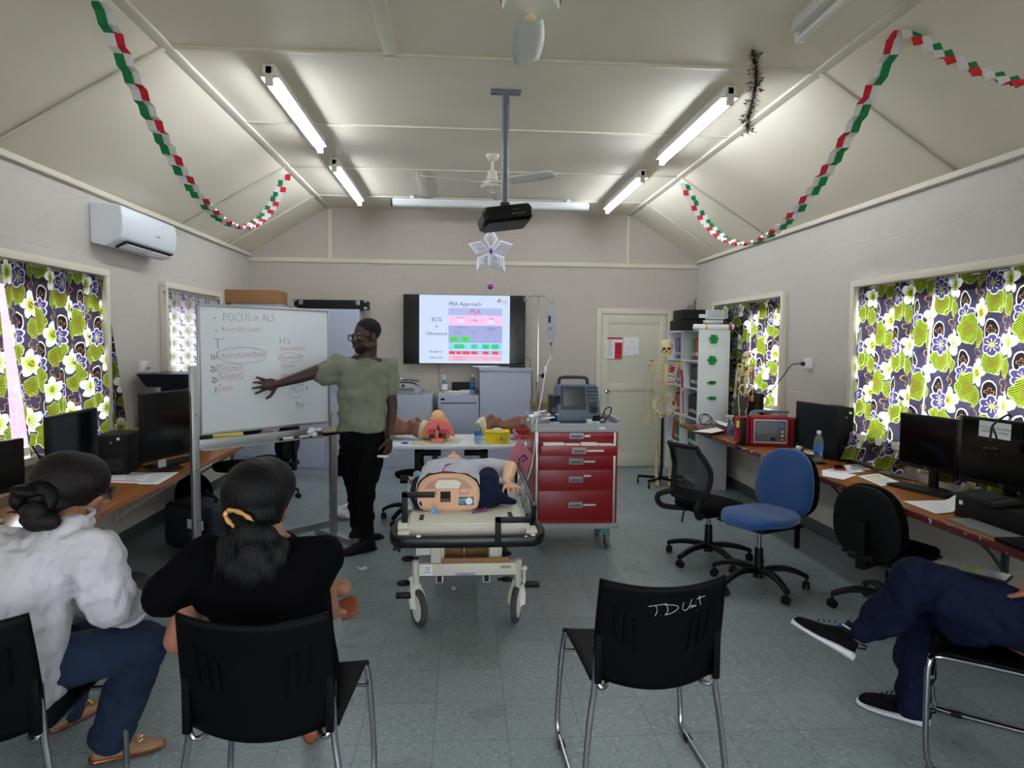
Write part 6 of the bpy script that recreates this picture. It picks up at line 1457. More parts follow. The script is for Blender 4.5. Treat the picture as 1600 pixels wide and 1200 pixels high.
def wheel(x, y, ang):
    q = thing
    rot = RZ(ang); c = V(x, y, 0.105)+rot @ V(0, 0.045, 0)
    ax_ = rot @ V(1, 0, 0)
    w_ = MB().lathe([(0.07, -0.016), (0.098, -0.016), (0.105, -0.008), (0.105, 0.008), (0.098, 0.016), (0.07, 0.016)], c, n=36, rot=frame((0, 0, 0), rot @ V(0, 1, 0), V(0, 0, 1)).to_3x3(), cap=False); 
    w_ = sb('wheel', w_, M_tyre)
    d = MB().lathe([(0.001, -0.024), (0.05, -0.022), (0.082, -0.014), (0.084, 0), (0.082, 0.014), (0.05, 0.022), (0.001, 0.024)], c, n=36, rot=frame((0, 0, 0), rot @ V(0, 1, 0), V(0, 0, 1)).to_3x3()); d.build('wheel_cover', M_wh, w_, world=True)
    f = MB().cyl((x, y, 0.15), (x, y, 0.235), 0.033, n=20)
    for s in (-1, 1): f.tube([V(x, y, 0.2)+ax_*0.02*s, V(x, y, 0.16)+ax_*0.033*s+rot @ V(0, 0.02, 0), c+ax_*0.034*s], [0.022, 0.02, 0.02], n=8)
    f.cyl(c-ax_*0.034, c+ax_*0.034, 0.012); sb('castor_fork', f, M_wh, remesh=0.005, relax=2)
wheel(SXC-0.295, 3.87, R(205)); wheel(SXC+0.295, 3.9, R(165)); wheel(SXC-0.295, 5.13, R(10)); wheel(SXC+0.295, 5.13, R(-10))
for (x, y, z, s) in ((SXC-0.36, 3.80, 0.19, -1), (SXC+0.37, 3.82, 0.235, 1)):
    sb('brake_pedal', MB().box((x, y, z), (0.085, 0.035, 0.03), bev=0.006), M_black); sb('pedal_arm', MB().cyl((x-s*0.045, y, z+0.0), (x-s*0.045, y, z+0.09), 0.009).ell((x-s*0.045, y, z+0.095), 0.017), M_cream)
for (u, v, Y_) in ((638, 873, 3.95), (631, 911, 3.95), (789, 865, 4.0), (792, 905, 4.2)):
    c = P(u, v, Y=Y_); sb('foot_pedal', MB().ell(c, (0.042, 0.03, 0.017), n=16).cyl(c, V(SXC, c.y, c.z-0.0) if False else c+V(0.06 if u < 700 else -0.06, 0, 0), 0.008), M_black)
c = P(622, 853, Y=3.78)
mb = MB(); mb.prism([((0.026+0.008*math.cos(5*a))*math.cos(a), (0.026+0.008*math.cos(5*a))*math.sin(a)) for a in [i*2*PI/40 for i in range(40)]], 0.02, frame(c, (1, 0, 0), (0, 0, 1))); sb('star_knob', mb, M_black)
sb('knob_stem', MB().cyl(c, c+V(0.0, 0.0, 0.05), 0.006), M_steel)
sb('instruction_label', MB().b2((SXC-0.27, 3.837, 0.29), (SXC-0.2, 3.84, 0.35)), M_paper)
text('print', 'STEER\nFREE\nBRAKE', 0.014, frame((SXC-0.228, 3.836, 0.32), (1, 0, 0), (0, 0, 1)), M_ink, t)
mb = MB()
for z in (0.338, 0.32, 0.302): mb.b2((SXC-0.268, 3.8355, z-0.0006), (SXC-0.25, 3.837, z+0.0006))
sb('label_line', mb, M_ink)
sb('name_label', MB().b2((SXC-0.07, 3.836, 0.288), (SXC+0.045, 3.84, 0.302)), mat('violet_label', (150, 150, 190), 0.5)); text('print', 'P. A. L.', 0.011, frame((SXC-0.012, 3.8355, 0.295), (1, 0, 0), (0, 0, 1)), M_ink, t)
sb('spec_label', MB().b2((SXC+0.19, 3.837, 0.325), (SXC+0.25, 3.84, 0.34)), mat('tan_label', (150, 140, 120), 0.5))
# cardboard box stowed under the deck
bx_ = thing('cardboard_box', 'open brown cardboard box stowed under the stretcher', 'box', (SXC, 4.3, 0.30))
MB().b2((SXC-0.13, 4.0, 0.29), (SXC+0.12, 4.65, 0.47)).build('carton', M_kraft, bx_, world=True)
MB().b2((SXC-0.14, 3.93, 0.345), (SXC+0.12, 3.96, 0.365)).b2((SXC-0.14, 3.83, 0.358), (SXC+0.24, 3.835, 0.39)).build('flap', M_kraft, bx_, world=True)
text('print', 'O-2 AMS', 0.026, frame((SXC-0.0, 3.998, 0.40), (1, 0, 0), (0, 0, 1)), M_ink, bx_)

# ------------------------------------------------------------------ manikin on the stretcher
M_mk = mat('peach_manikin_vinyl', (226, 178, 146), 0.4); M_mkd = mat('manikin_inner', (26, 20, 20), 0.8); M_shirt = mat('pale_lilac_shirt_cloth', (188, 188, 200), 0.85, bump=0.4, bscale=90)
mk = thing('training_manikin', 'peach training torso in a pale shirt and navy jacket lying on the stretcher', 'manikin', (-0.075, 4.3, SZ_))
MX, MY = -0.078, 4.02
def dsec(k, y, zb=0.0, sh=1.0):
    pts = []
    for i in range(28):
        a = 2*PI*i/28; ca, sa = math.cos(a), math.sin(a)
        x = 0.182*k*abs(ca)**0.75*(1 if ca >= 0 else -1)
        z = (0.105+0.112*sa*1.0*sh) if sa >= 0 else (0.105+0.103*abs(sa)**0.55*-1)
        if sa >= 0: z = 0.105+0.115*sh*sa**0.9
        else: x = 0.182*k*abs(ca)**0.42*(1 if ca >= 0 else -1); z = 0.105-0.103*abs(sa)**0.42
        pts.append(V(MX+x, y, SZ_+z+zb+0.003))
    return pts
mb = MB(); mb.loft([dsec(0.97, MY), dsec(1.0, MY+0.012), dsec(1.02, MY+0.2), dsec(1.04, MY+0.42, sh=0.95), dsec(0.85, MY+0.55, sh=0.8), dsec(0.5, MY+0.62, sh=0.5)])
body = mb.build('torso', M_mk, mk, world=True, smooth=60)
def onf(mb, nm, m): return mb.build(nm, m, mk, world=True)
onf(MB().b2((MX-0.048, MY-0.004, SZ_+0.055), (MX+0.012, MY-0.001, SZ_+0.118)), 'socket_opening', M_mkd)
onf(MB().b2((MX-0.044, MY-0.005, SZ_+0.057), (MX+0.008, MY-0.003, SZ_+0.075)), 'socket_floor', mat('socket_grey', (92, 80, 78), 0.6))
onf(MB().prism([(-0.075, 0), (-0.08, 0.02), (-0.06, 0.05), (0.045, 0.05), (0.075, 0.035), (0.06, 0)], 0.003, frame((MX-0.0, MY-0.001, SZ_+0.137), (1, 0, 0), (0, 0, 1))), 'white_pad', mat('pad_white', (226, 222, 212), 0.6))
onf(MB().prism([(-0.145, 0.0), (-0.11, 0.04), (-0.06, 0.066), (0.04, 0.07), (0.1, 0.05), (0.145, 0.0)], 0.0015, frame((MX-0.0, MY-0.0, SZ_+0.134), (1, 0, 0), (0, 0, 1))), 'belly_recess', mat('recess_pink', (196, 150, 130), 0.5))
gm = mat('groove_line', (120, 76, 60), 0.8)
mb = MB(); mb.tube([V(MX-0.17, MY-0.002, SZ_+0.1), V(MX-0.12, MY-0.002, SZ_+0.097), V(MX-0.075, MY-0.002, SZ_+0.1), V(MX-0.07, MY-0.002, SZ_+0.13)], 0.0016, n=5); mb.tube([V(MX+0.065, MY-0.002, SZ_+0.13), V(MX+0.067, MY-0.002, SZ_+0.105), V(MX+0.115, MY-0.002, SZ_+0.105), V(MX+0.118, MY-0.002, SZ_+0.13)], 0.0016, n=5); onf(mb, 'panel_groove', gm)
onf(MB().b2((MX+0.06, MY-0.003, SZ_+0.035), (MX+0.15, MY-0.001, SZ_+0.085)), 'teal_label', mat('teal_label_print', (14, 108, 130), 0.5))
onf(MB().cyl((MX+0.122, MY-0.0035, SZ_+0.06), (MX+0.122, MY-0.0045, SZ_+0.06), 0.021, n=28), 'label_disc', M_paper)
text('label_print', 'QCPR', 0.016, frame((MX+0.081, MY-0.0038, SZ_+0.066), (1, 0, 0), (0, 0, 1)), M_paper, mk); text('label_print', 'READY', 0.009, frame((MX+0.081, MY-0.0038, SZ_+0.05), (1, 0, 0), (0, 0, 1)), M_paper, mk)
onf(MB().tube([p+V(0, -0.003, 0) for p in dsec(0.985, MY)], 0.006, closed=True, n=6), 'rim', M_mk)
mb = MB()
mb.ell((MX+0.02, 4.86, SZ_+0.12), (0.075, 0.10, 0.085)).ell((MX+0.02, 4.80, SZ_+0.16), (0.05, 0.05, 0.045)).ell((MX+0.02, 4.86, SZ_+0.215), (0.013, 0.02, 0.014)).ell((MX+0.02, 4.76, SZ_+0.15), (0.03, 0.025, 0.028)).cap((MX+0.02, 4.78, SZ_+0.1), (MX+0.01, 4.6, SZ_+0.1), 0.052, 0.06)
mb.build('head', M_mk, mk, world=True, remesh=0.007, relax=3)
# right-hand arm with hand resting palm down
sh = V(0.27, 4.72, SZ_+0.13); el = V(0.30, 4.62, SZ_+0.12); wr = V(0.285, 4.33, SZ_+0.10); 
mb = MB(); mb.limb([V(0.1, 4.68, SZ_+0.12), sh, V(0.33, 4.60, SZ_+0.15), wr], [0.06, 0.055, 0.05, 0.033])
pal = wr+V(0.02, -0.06, -0.008); mb.ell(pal, (0.045, 0.05, 0.02)); mb.cap(wr, pal, 0.03, 0.026)
for k, (dx, l_) in enumerate(((-0.036, 0.062), (-0.012, 0.075), (0.013, 0.07), (0.036, 0.055))):
    b0_ = pal+V(dx, -0.035, 0.004); mb.limb([b0_, b0_+V(dx*0.25, -l_*0.5, 0.0), b0_+V(dx*0.4, -l_, -0.03)], [0.0105, 0.0095, 0.0075], n=10)
mb.limb([pal+V(0.036, 0.02, 0), pal+V(0.066, -0.01, -0.008), pal+V(0.085, -0.035, -0.02)], [0.0125, 0.0105, 0.009], n=10)
mb.build('arm', M_mk, mk, world=True, remesh=0.0055, relax=2)
# shirt over the chest
mb = MB()
def shirt(u, v):
    y = MY+0.02+v*0.62; k = 1.06+0.02*math.sin(v*9)
    a = PI*(-0.02+1.04*u); x = 0.182*k*abs(math.cos(a))**0.75*(1 if math.cos(a) >= 0 else -1); s_ = math.sin(a)
    sh_ = 1.0 if v < 0.7 else 1.0-(v-0.7)*0.9
    z = 0.108+0.128*sh_*max(0, s_)**0.9-(0.06 if s_ < 0.05 else 0)+0.004*math.sin(u*40+v*8)+0.003*math.sin(v*30+u*11)
    if u < 0.25 : x += 0.05*v
    return V(MX+x, y, SZ_+z)
mb.grid(shirt, 50, 26, uv=False); mb.build('shirt', M_shirt, mk, world=True, smooth=180, solid=0.004)
mb = MB(); mb.limb([V(0.08, 4.64, SZ_+0.12), V(0.2, 4.66, SZ_+0.135), V(0.27, 4.64, SZ_+0.14)], [0.085, 0.075, 0.062]); mb.build('shirt_sleeve', M_shirt, mk, world=True, remesh=0.01, relax=2)
onf(MB().prism([(-0.006, 0), (0.014, 0), (0.04, 0.1), (0.016, 0.1)], 0.003, Matrix.Translation(V(MX-0.025, MY+0.2, SZ_+0.238)) @ Matrix.Rotation(R(-4), 4, 'X')), 'purple_tape', mat('purple_tape', (140, 40, 130), 0.5))
onf(MB().tube([V(MX-0.04, MY-0.004, SZ_+0.222), V(MX-0.03, MY+0.05, SZ_+0.245), V(MX-0.01, MY+0.2, SZ_+0.243)], 0.004, n=6, smooth=3), 'purple_cord', MATS['purple_tape'])
# navy jacket each side
mb = MB(); rnd = random.Random(3)
def drape(pts_, rr_, fl=0.7):
    for p0, p1, r0, r1 in zip(pts_, pts_[1:], rr_, rr_[1:]):
        for k in range(5):
            u = k/5; c = V(*p0).lerp(V(*p1), u); r_ = r0+(r1-r0)*u; mb.ell(c, (r_*1.1, r_, r_*fl), n=12)
mb = MB(); drape([(0.12, MY+0.03, SZ_+0.11), (0.155, MY+0.12, SZ_+0.12), (0.17, MY+0.3, SZ_+0.13)], [0.04, 0.065, 0.07], 1.3); drape([(0.13, MY+0.03, SZ_+0.05), (0.2, MY+0.1, SZ_+0.04)], [0.05, 0.055], 0.8); drape([(0.17, MY+0.15, SZ_+0.09), (0.24, MY+0.1, SZ_+0.05), (0.33, MY+0.08, SZ_+0.028)], [0.06, 0.04, 0.022], 0.8)
drape([(0.2, MY+0.35, SZ_+0.06), (0.25, MY+0.25, SZ_+0.05)], [0.06, 0.06], 0.8)
mb.build('jacket', M_navy, mk, world=True, remesh=0.012, relax=2)
mb = MB(); drape([(MX-0.175, MY+0.02, SZ_+0.04), (MX-0.2, MY+0.12, SZ_+0.07), (MX-0.19, MY+0.35, SZ_+0.1)], [0.03, 0.04, 0.05], 1.2); mb.build('jacket', M_navy, mk, world=True, remesh=0.012, relax=2)
mb = MB(); drape([(MX-0.23, MY+0.02, SZ_+0.02), (MX-0.235, MY+0.2, SZ_+0.04)], [0.02, 0.03], 1.0); mb.build('shirt_tail', M_shirt, mk, world=True, remesh=0.01, relax=2)
o = MB().poly([P(671, 802, Z=SZ_+0.02), P(676, 793, Z=SZ_+0.045), P(684, 797, Z=SZ_+0.04), P(682, 803, Z=SZ_+0.01)]).build('blue_strip', mat('pale_blue_strip', (120, 180, 226), 0.5), smooth=0, solid=0.001); tag(o, 'pale blue adhesive strip on the stretcher under the manikin', 'strip')
o = MB().ell(P(652, 742, Z=SZ_+0.09), (0.03, 0.03, 0.03)).ell(P(656, 745, Z=SZ_+0.08), (0.03, 0.02, 0.02)).build('blue_glove', mat('pale_blue_glove', (140, 180, 206), 0.5), remesh=0.008, relax=2); tag(o, 'crumpled pale blue glove beside the manikin on the stretcher', 'glove')
t2 = thing('tourniquet', 'purple strap lying on the stretcher deck by the manikin', 'strap', P(752, 798, Z=SZ_))
MB().tube([P(738, 801, Z=SZ_+0.006), P(748, 799, Z=SZ_+0.01), P(756, 797, Z=SZ_+0.012)], 0.005).ell(P(758, 796, Z=SZ_+0.014), (0.014, 0.012, 0.012)).build('strap', MATS['purple_tape'], t2, world=True)

# ================================================================== RED CASED DEFIBRILLATOR ON THE BENCH
a_ = P(1168, 699, Z=DZR); b_ = P(1226, 700, Z=DZR)
mid = V(2.735, 5.87, DZR); xd_ = V(0.42, -0.0, 0)
t = thing('defibrillator', 'defibrillator in a red fabric case on the right bench', 'defibrillator', mid, R(-14))
M_rf = mat('red_bag_fabric', (150, 16, 40), 0.75, bump=0.3, bscale=200)
MB().b2((-0.165, -0.06, 0.002), (0.165, 0.12, 0.265), bev=0.022, seg=3).build('front_case', M_rf, t)
MB().b2((-0.14, -0.066, 0.03), (0.14, -0.058, 0.24), bev=0.004).build('face_panel', mat('pale_grey_face', (196, 196, 200), 0.4), t)
MB().b2((-0.132, -0.07, 0.045), (0.132, -0.064, 0.23), bev=0.003).build('face', mat('grey_blue_face', (92, 98, 112), 0.4), t)
MB().b2((-0.118, -0.073, 0.11), (0.055, -0.069, 0.218)).build('screen', mat('grey_lcd', (118, 122, 130), 0.15), t)
MB().cyl((0.02, -0.07, 0.07), (0.02, -0.085, 0.07), 0.017, n=24).build('knob', M_black, t)
for i, (x, z, c_) in enumerate(((0.1, 0.065, (214, 110, 60)), (0.1, 0.1, (214, 196, 80)), (0.1, 0.135, (190, 194, 204)), (0.1, 0.185, (90, 130, 190)), (0.078, 0.195, (90, 130, 190)))):
    MB().b2((x-0.012, -0.074, z-0.009), (x+0.012, -0.07, z+0.009), bev=0.003).build('key', mat('key_%d' % i, c_, 0.4), t)
for i in range(4): MB().b2((-0.115+i*0.03, -0.073, 0.062), (-0.098+i*0.03, -0.069, 0.074), bev=0.002).build('soft_key', M_grey, t)
for i in range(3): MB().b2((-0.02+i*0.025, -0.073, 0.088), (-0.008+i*0.025, -0.069, 0.097)).build('soft_key', mat('key_tan', (170, 140, 130), 0.4), t)
for s in (-1, 1):
    MB().b2((s*0.17, -0.04, 0.004), (s*0.28, 0.13, 0.25), bev=0.025, seg=3).build('side_pouch', M_rf, t)
    MB().b2((s*0.2, -0.045, 0.01), (s*0.25, -0.035, 0.25), bev=0.003).build('strap', M_black, t); MB().b2((s*0.262, -0.046, 0.16), (s*0.285, -0.03, 0.22)).build('reflective_tab', mat('lime_tab', (206, 232, 40), 0.5), t)
MB().tube([V(-0.16, 0.03, 0.26), V(-0.12, 0.03, 0.30), V(0.12, 0.03, 0.305), V(0.17, 0.03, 0.30)], 0.014, n=10, smooth=4).build('carry_handle', M_grey, t)
for s in (-0.12, 0.12): MB().b2((s-0.035, 0.0, 0.262), (s+0.035, 0.06, 0.285), bev=0.008).build('paddle', M_grey, t)
MB().tube([V(-0.25, -0.05, 0.03), V(-0.29, -0.09, 0.0), V(-0.24, -0.12, -0.03), V(-0.22, -0.08, 0.01)], 0.012, n=8, smooth=5).build('shoulder_strap', M_black, t)

# ================================================================== SKELETONS
M_bone = mat('ivory_bone', (214, 196, 150), 0.5, var=0.1, vscale=20); M_brd = mat('red_painted_bone', (180, 36, 44), 0.5)
sk = thing('skeleton', 'life size teaching skeleton on a black wheeled stand by the bookcase', 'skeleton', (2.29, 7.55, 0), R(-12))
def bone(name, pts_, r_, m_=None, knob=1.5, par=None):
    mb = MB(); pts_ = [V(*p) for p in pts_]; mb.tube(pts_, r_, n=8); mb.ell(pts_[0], r_*knob, n=8); mb.ell(pts_[-1], r_*knob, n=8); return mb.build(name, m_ or M_bone, par or sk)
mb = MB(); mb.ell((0, 0.015, 1.60), (0.07, 0.088, 0.075)).ell((0, -0.045, 1.555), (0.052, 0.04, 0.05)).ell((-0.05, -0.03, 1.555), (0.018, 0.03, 0.012)).ell((0.05, -0.03, 1.555), (0.018, 0.03, 0.012)).ell((0, -0.06, 1.535), (0.03, 0.025, 0.025)).build('skull', M_bone, sk, remesh=0.006, relax=2)
for s in (-1, 1): MB().ell((s*0.027, -0.08, 1.567), (0.019, 0.012, 0.016), n=12).build('eye_socket', mat('socket_dark', (50, 38, 26), 0.9), sk)
MB().ell((0, -0.088, 1.54), (0.008, 0.006, 0.013), n=8).build('nasal_opening', MATS['socket_dark'], sk); MB().ell((0.066, 0.01, 1.59), (0.008, 0.03, 0.03)).build('painted_temple', M_brd, sk)
MB().tube([V(-0.052, -0.01, 1.55), V(-0.046, -0.02, 1.51), V(-0.022, -0.078, 1.488), V(0, -0.088, 1.486), V(0.022, -0.078, 1.488), V(0.046, -0.02, 1.51), V(0.052, -0.01, 1.55)], 0.011, n=8, smooth=3).b2((-0.028, -0.092, 1.502), (0.028, -0.078, 1.51)).build('jaw', M_bone, sk)
spn = [V(0, 0.03+0.025*math.sin(i*0.35), 1.50-i*0.028) for i in range(23)]
for i, p in enumerate(spn): MB().cyl(p, p-V(0, 0, 0.022), 0.014+0.0006*i, n=10).box(p+V(0, 0.03, -0.012), (0.008, 0.035, 0.012)).box(p+V(0, 0.012, -0.012), (0.05, 0.01, 0.008)).build('vertebra', M_bone, sk)
for i in range(10):
    z = 1.385-i*0.037; w_ = (0.065, 0.09, 0.108, 0.118, 0.125, 0.13, 0.132, 0.13, 0.122, 0.108)[i]; d_ = (0.06, 0.08, 0.095, 0.105, 0.11, 0.11, 0.1, 0.085, 0.06, 0.03)[i]
    for s in (-1, 1):
        MB().tube([V(s*0.015, 0.05, z+0.02), V(s*w_*0.6, 0.075, z+0.015), V(s*w_, 0.02, z-0.01), V(s*w_*0.85, -d_*0.6, z-0.04), V(s*0.022 if i < 7 else s*w_*0.6, -d_, z-0.035 if i < 7 else z-0.05)], 0.0048, n=6, smooth=4).build('rib', M_brd if (s > 0 and i in (0, 1, 4)) else M_bone, sk)
MB().box((0, -0.1, 1.29), (0.036, 0.012, 0.19), bev=0.005).build('sternum', M_bone, sk)
MB().ell((0.07, -0.075, 1.335), (0.024, 0.008, 0.04), rot=RY(0.5)).build('painted_chest_muscle', M_brd, sk)
for s in (-1, 1):
    bone('collar_bone', [(s*0.015, -0.08, 1.39), (s*0.09, -0.06, 1.41), (s*0.165, 0.0, 1.41)], 0.007)
    MB().prism([(0, 0), (0.07, 0.04), (0.075, 0.02), (0.03, -0.13)], 0.006, frame((s*0.09, 0.075, 1.38), (s, 0, 0), (0, 0, 1))).build('shoulder_blade', M_bone, sk); MB().ell((s*0.155, 0.0, 1.425), (0.025, 0.015, 0.008)).build('painted_shoulder', M_brd, sk)
    rd = s > 0
    bone('humerus', [(s*0.175, 0.0, 1.385), (s*0.185, 0.0, 1.22), (s*0.19, 0.0, 1.10)], 0.0115, M_bone, 1.7)
    if rd: MB().tube([(s*0.178, -0.006, 1.33), (s*0.186, -0.008, 1.2), (s*0.189, -0.006, 1.13)], [0.012, 0.014, 0.011]).build('painted_arm_muscle', M_brd, sk)
    bone('ulna', [(s*0.185, 0.01, 1.085), (s*0.185, 0.0, 0.84)], 0.006); bone('radius', [(s*0.2, -0.005, 1.08), (s*0.205, -0.012, 0.84)], 0.0065, M_brd if rd else M_bone)
    mb = MB(); mb.ell((s*0.195, -0.008, 0.815), (0.022, 0.01, 0.014), n=10)
    for k in range(4):
        x = s*(0.178+k*0.013); mb.tube([V(x, -0.01, 0.81), V(x+s*(k-1.5)*0.003, -0.015, 0.76), V(x+s*(k-1.5)*0.006, -0.022, 0.70+0.01*abs(k-1.5))], 0.0042, n=6)
        for z in (0.765, 0.735, 0.712): mb.ell((x+s*(k-1.5)*0.004, -0.017, z), 0.0058, n=6)
    mb.tube([V(s*0.18, -0.01, 0.81), V(s*0.155, -0.02, 0.775), V(s*0.148, -0.025, 0.745)], 0.0045, n=6); mb.build('hand', M_bone, sk)
    mb = MB()
    def il(u, v, s=s):
        a = R(-20+u*150); r_ = 0.05+0.055*v
        return V(s*(0.055+r_*math.sin(a)*0.75), 0.04-0.07*u+0.03*v, 0.92+r_*math.cos(a)*0.95)
    mb.grid(il, 12, 5, uv=False).build('hip_bone', M_bone, sk, solid=0.01)
    MB().tube([V(s*0.075, 0.0, 0.87), V(s*0.05, -0.03, 0.83), V(s*0.012, -0.05, 0.84), V(s*0.03, -0.03, 0.79), V(s*0.065, 0.02, 0.8), V(s*0.075, 0.0, 0.87)], 0.011, n=8, smooth=3).build('pubic_bone', M_bone, sk)
    if rd: MB().ell((0.098, 0.0, 0.95), (0.014, 0.014, 0.035)).build('painted_hip', M_brd, sk)
    bone('femur', [(s*0.085, 0.0, 0.85), (s*0.115, 0.0, 0.82), (s*0.105, -0.005, 0.62), (s*0.075, 0.0, 0.47)], 0.0125, M_bone, 1.9)
    if rd: MB().tube([(0.112, -0.008, 0.8), (0.106, -0.014, 0.68), (0.095, -0.012, 0.56)], [0.012, 0.015, 0.01]).build('painted_thigh', M_brd, sk)
    MB().ell((s*0.075, -0.025, 0.475), (0.018, 0.01, 0.02), n=10).build('kneecap', M_bone, sk)
    bone('tibia', [(s*0.073, 0.0, 0.445), (s*0.07, 0.01, 0.12)], 0.011, M_bone, 1.8); bone('fibula', [(s*0.093, 0.01, 0.43), (s*0.09, 0.018, 0.12)], 0.005)
    mb = MB(); mb.ell((s*0.072, 0.035, 0.075), (0.018, 0.035, 0.02), n=10); mb.ell((s*0.074, 0.0, 0.09), (0.02, 0.035, 0.018), n=10)
    for k in range(5): mb.tube([V(s*(0.06+k*0.008), -0.01, 0.085), V(s*(0.058+k*0.012), -0.07, 0.05), V(s*(0.056+k*0.014), -0.12+0.01*k, 0.03)], 0.006, n=6)
    mb.build('foot', M_bone, sk)
MB().ell((0, 0.045, 0.87), (0.035, 0.02, 0.05), n=10).build('sacrum', M_bone, sk)
big_sk = sk
# wheeled stand, a thing the skeleton hangs from
t = thing('skeleton_stand', 'black pole and five legged wheeled base holding the large skeleton', 'stand', (2.29, 7.62, 0), R(-12))
MB().cyl((0, 0.0, 0.09), (0, 0.0, 0.84), 0.014).build('pole', M_black, t)
for k in range(5):
    a = R(20+72*k); e = V(0.27*math.cos(a), 0.27*math.sin(a), 0.075); MB().box(e*0.5+V(0, 0, 0.045), (0.27, 0.035, 0.03), rot=RZ(a), bev=0.004).cyl(e+V(0, 0, 0.0), e+V(0, 0, -0.03), 0.006).build('base_leg', M_black, t); MB().cyl(e+V(-0.01, 0, -0.048), e+V(0.01, 0, -0.048), 0.027).build('castor', M_black, t)
# small skeleton: the same kind at half size on the bench
sm = cp(big_sk, (2.80, 6.62, DZR+0.0), R(-62), 'small half size teaching skeleton standing on the right bench')
sm.scale = (0.5, 0.5, 0.5); sm.rotation_euler = (R(3), R(4), R(-55))
t = thing('skeleton_stand', 'thin white rod stand of the small skeleton on the right bench', 'stand', (2.83, 6.66, DZR)); MB().cyl((0, 0, 0.01), (0.0, 0, 0.42), 0.005).lathe([(0.09, 0), (0.09, 0.01), (0.01, 0.014)], n=24).build('rod_and_plate', M_white, t)
# ================================================================== CHAIRS
M_shell = mat('textured_black_shell', (5, 5, 6), 0.5, bump=0.25, bscale=500, spec=0.1)
M_chrch = mat('worn_chrome_tube', (150, 150, 156), 0.22, 1.0)
def stack_chair(label, loc, rz, group, writing=False):
    """stacking chair facing local +Y"""
    t = thing('stacking_chair', label, 'chair', loc, rz, group)
    W2 = 0.232; ZB, ZT = 0.47, 0.835
    def back(u, v):
        k = 1-0.06*v-0.05*(1-v)**3; x = (u-0.5)*2*W2*k
        z = ZB+(ZT-ZB)*v + (-0.02*(1-(2*u-1)**2) if v > 0.5 else -0.035*(1-(2*u-1)**2))*(abs(v-0.5)*2)
        y = -0.215-0.07*v - 0.05*(1-(2*u-1)**2)
        return V(x, y, z)
    b = MB().grid(back, 24, 16, uv=False).build('backrest', M_shell, t, solid=0.011, smooth=60)
    for s in (-1, 1):
        for k in range(3 if s < 0 else 3):
            x0 = s*(0.165-k*0.034); u = x0/(2*W2)+0.5; v0 = 0.42-0.05*k; v1 = v0+0.33
            p0, p1 = back(u*1.0, v0), back(u+s*0.02, v1)
            o = V(0, -0.0075, 0); MB().tube([p0+o, p0.lerp(p1, 0.5)+o+V(0, -0.002, 0), p1+o], 0.0055, n=6).build('slot_rib', M_shell, b)
        p0 = V(s*(W2-0.022), -0.243, 0.455); MB().b2(p0+V(-0.012, -0.016, 0), p0+V(0.012, 0.006, 0.175), bev=0.005).build('frame_sleeve', M_shell, b)
    def seat(u, v):
        x = (u-0.5)*2*(0.225+0.02*v); y = -0.2+0.43*v
        z = 0.452+0.012*v-0.018*(1-(2*u-1)**2)*(1-0.4*v)-0.03*max(0, (v-0.85)/0.15)**2
        return V(x, y, z)
    MB().grid(seat, 20, 18, uv=False).build('seat', M_shell, t, solid=0.012, smooth=60)
    for s in (-1, 1):
        x = s*0.215; xo = s*0.262
        MB().tube([V(x, -0.235, 0.6), V(x, -0.225, 0.44), V(s*0.235, -0.235, 0.30), V(xo, -0.265, 0.02), V(xo, -0.24, 0.011)], 0.011, n=10, smooth=3).build('leg', M_chrch, t)
        MB().tube([V(x, -0.18, 0.44), V(x, 0.18, 0.438), V(s*0.235, 0.225, 0.42), V(s*0.25, 0.23, 0.3), V(xo, 0.225, 0.1), V(xo, 0.21, 0.03), V(xo, 0.17, 0.011), V(xo, -0.245, 0.011)], 0.011, n=10, smooth=4).build('leg', M_chrch, t)
        for y in (0.13, -0.2): MB().b2((xo-0.014, y-0.022, 0.0), (xo+0.014, y+0.022, 0.02), bev=0.004).build('floor_glide', M_black, t)
        MB().tube([V(x, -0.225, 0.46), V(x-s*0.02, -0.235, 0.43), V(x-s*0.045, -0.21, 0.43), V(x-s*0.05, -0.17, 0.437)], 0.008, n=8, smooth=4).build('link_hook', M_chrch, t)
    MB().cyl((-0.24, 0.215, 0.36), (0.24, 0.215, 0.36), 0.008).build('cross_bar', M_chrch, t); MB().cyl((-0.22, -0.1, 0.43), (0.22, -0.1, 0.43), 0.009).build('cross_bar', M_chrch, t)
    if writing:
        M_pen = mat('silver_pen_ink', (196, 198, 204), 0.5)
        mb = MB()
        def S(*pts):
            q = []
            for (x, z) in pts:
                x = x-0.02; u = x/(2*W2)+0.5; v = (z-ZB)/(ZT-ZB); p = back(u, v); q.append(p+V(0, -0.0068, 0))
            mb.tube(q, 0.0009, n=5, smooth=3)
        S((-0.045, 0.760), (0.02, 0.772)); S((-0.02, 0.765), (-0.012, 0.745), (-0.018, 0.722)); S((0.002, 0.726), (0.003, 0.727))
        S((0.02, 0.765), (0.026, 0.742), (0.018, 0.726)); S((0.012, 0.768), (0.05, 0.764), (0.064, 0.752), (0.045, 0.734), (0.016, 0.725)); S((0.068, 0.733), (0.069, 0.734))
        S((0.082, 0.772), (0.08, 0.748), (0.09, 0.738), (0.104, 0.75), (0.112, 0.780)); S((0.11, 0.744), (0.113, 0.755), (0.118, 0.747), (0.12, 0.757), (0.125, 0.747)); S((0.129, 0.756), (0.13, 0.748)); S((0.1295, 0.765), (0.131, 0.766)); S((0.142, 0.79), (0.145, 0.77), (0.15, 0.752)); S((0.132, 0.778), (0.165, 0.784))
        mb.build('handwriting', M_pen, b)
    return t
G = 'black stacking chairs'
stack_chair('empty black stacking chair with handwriting on its back', (0.67, 2.50, 0), R(2), G, True)
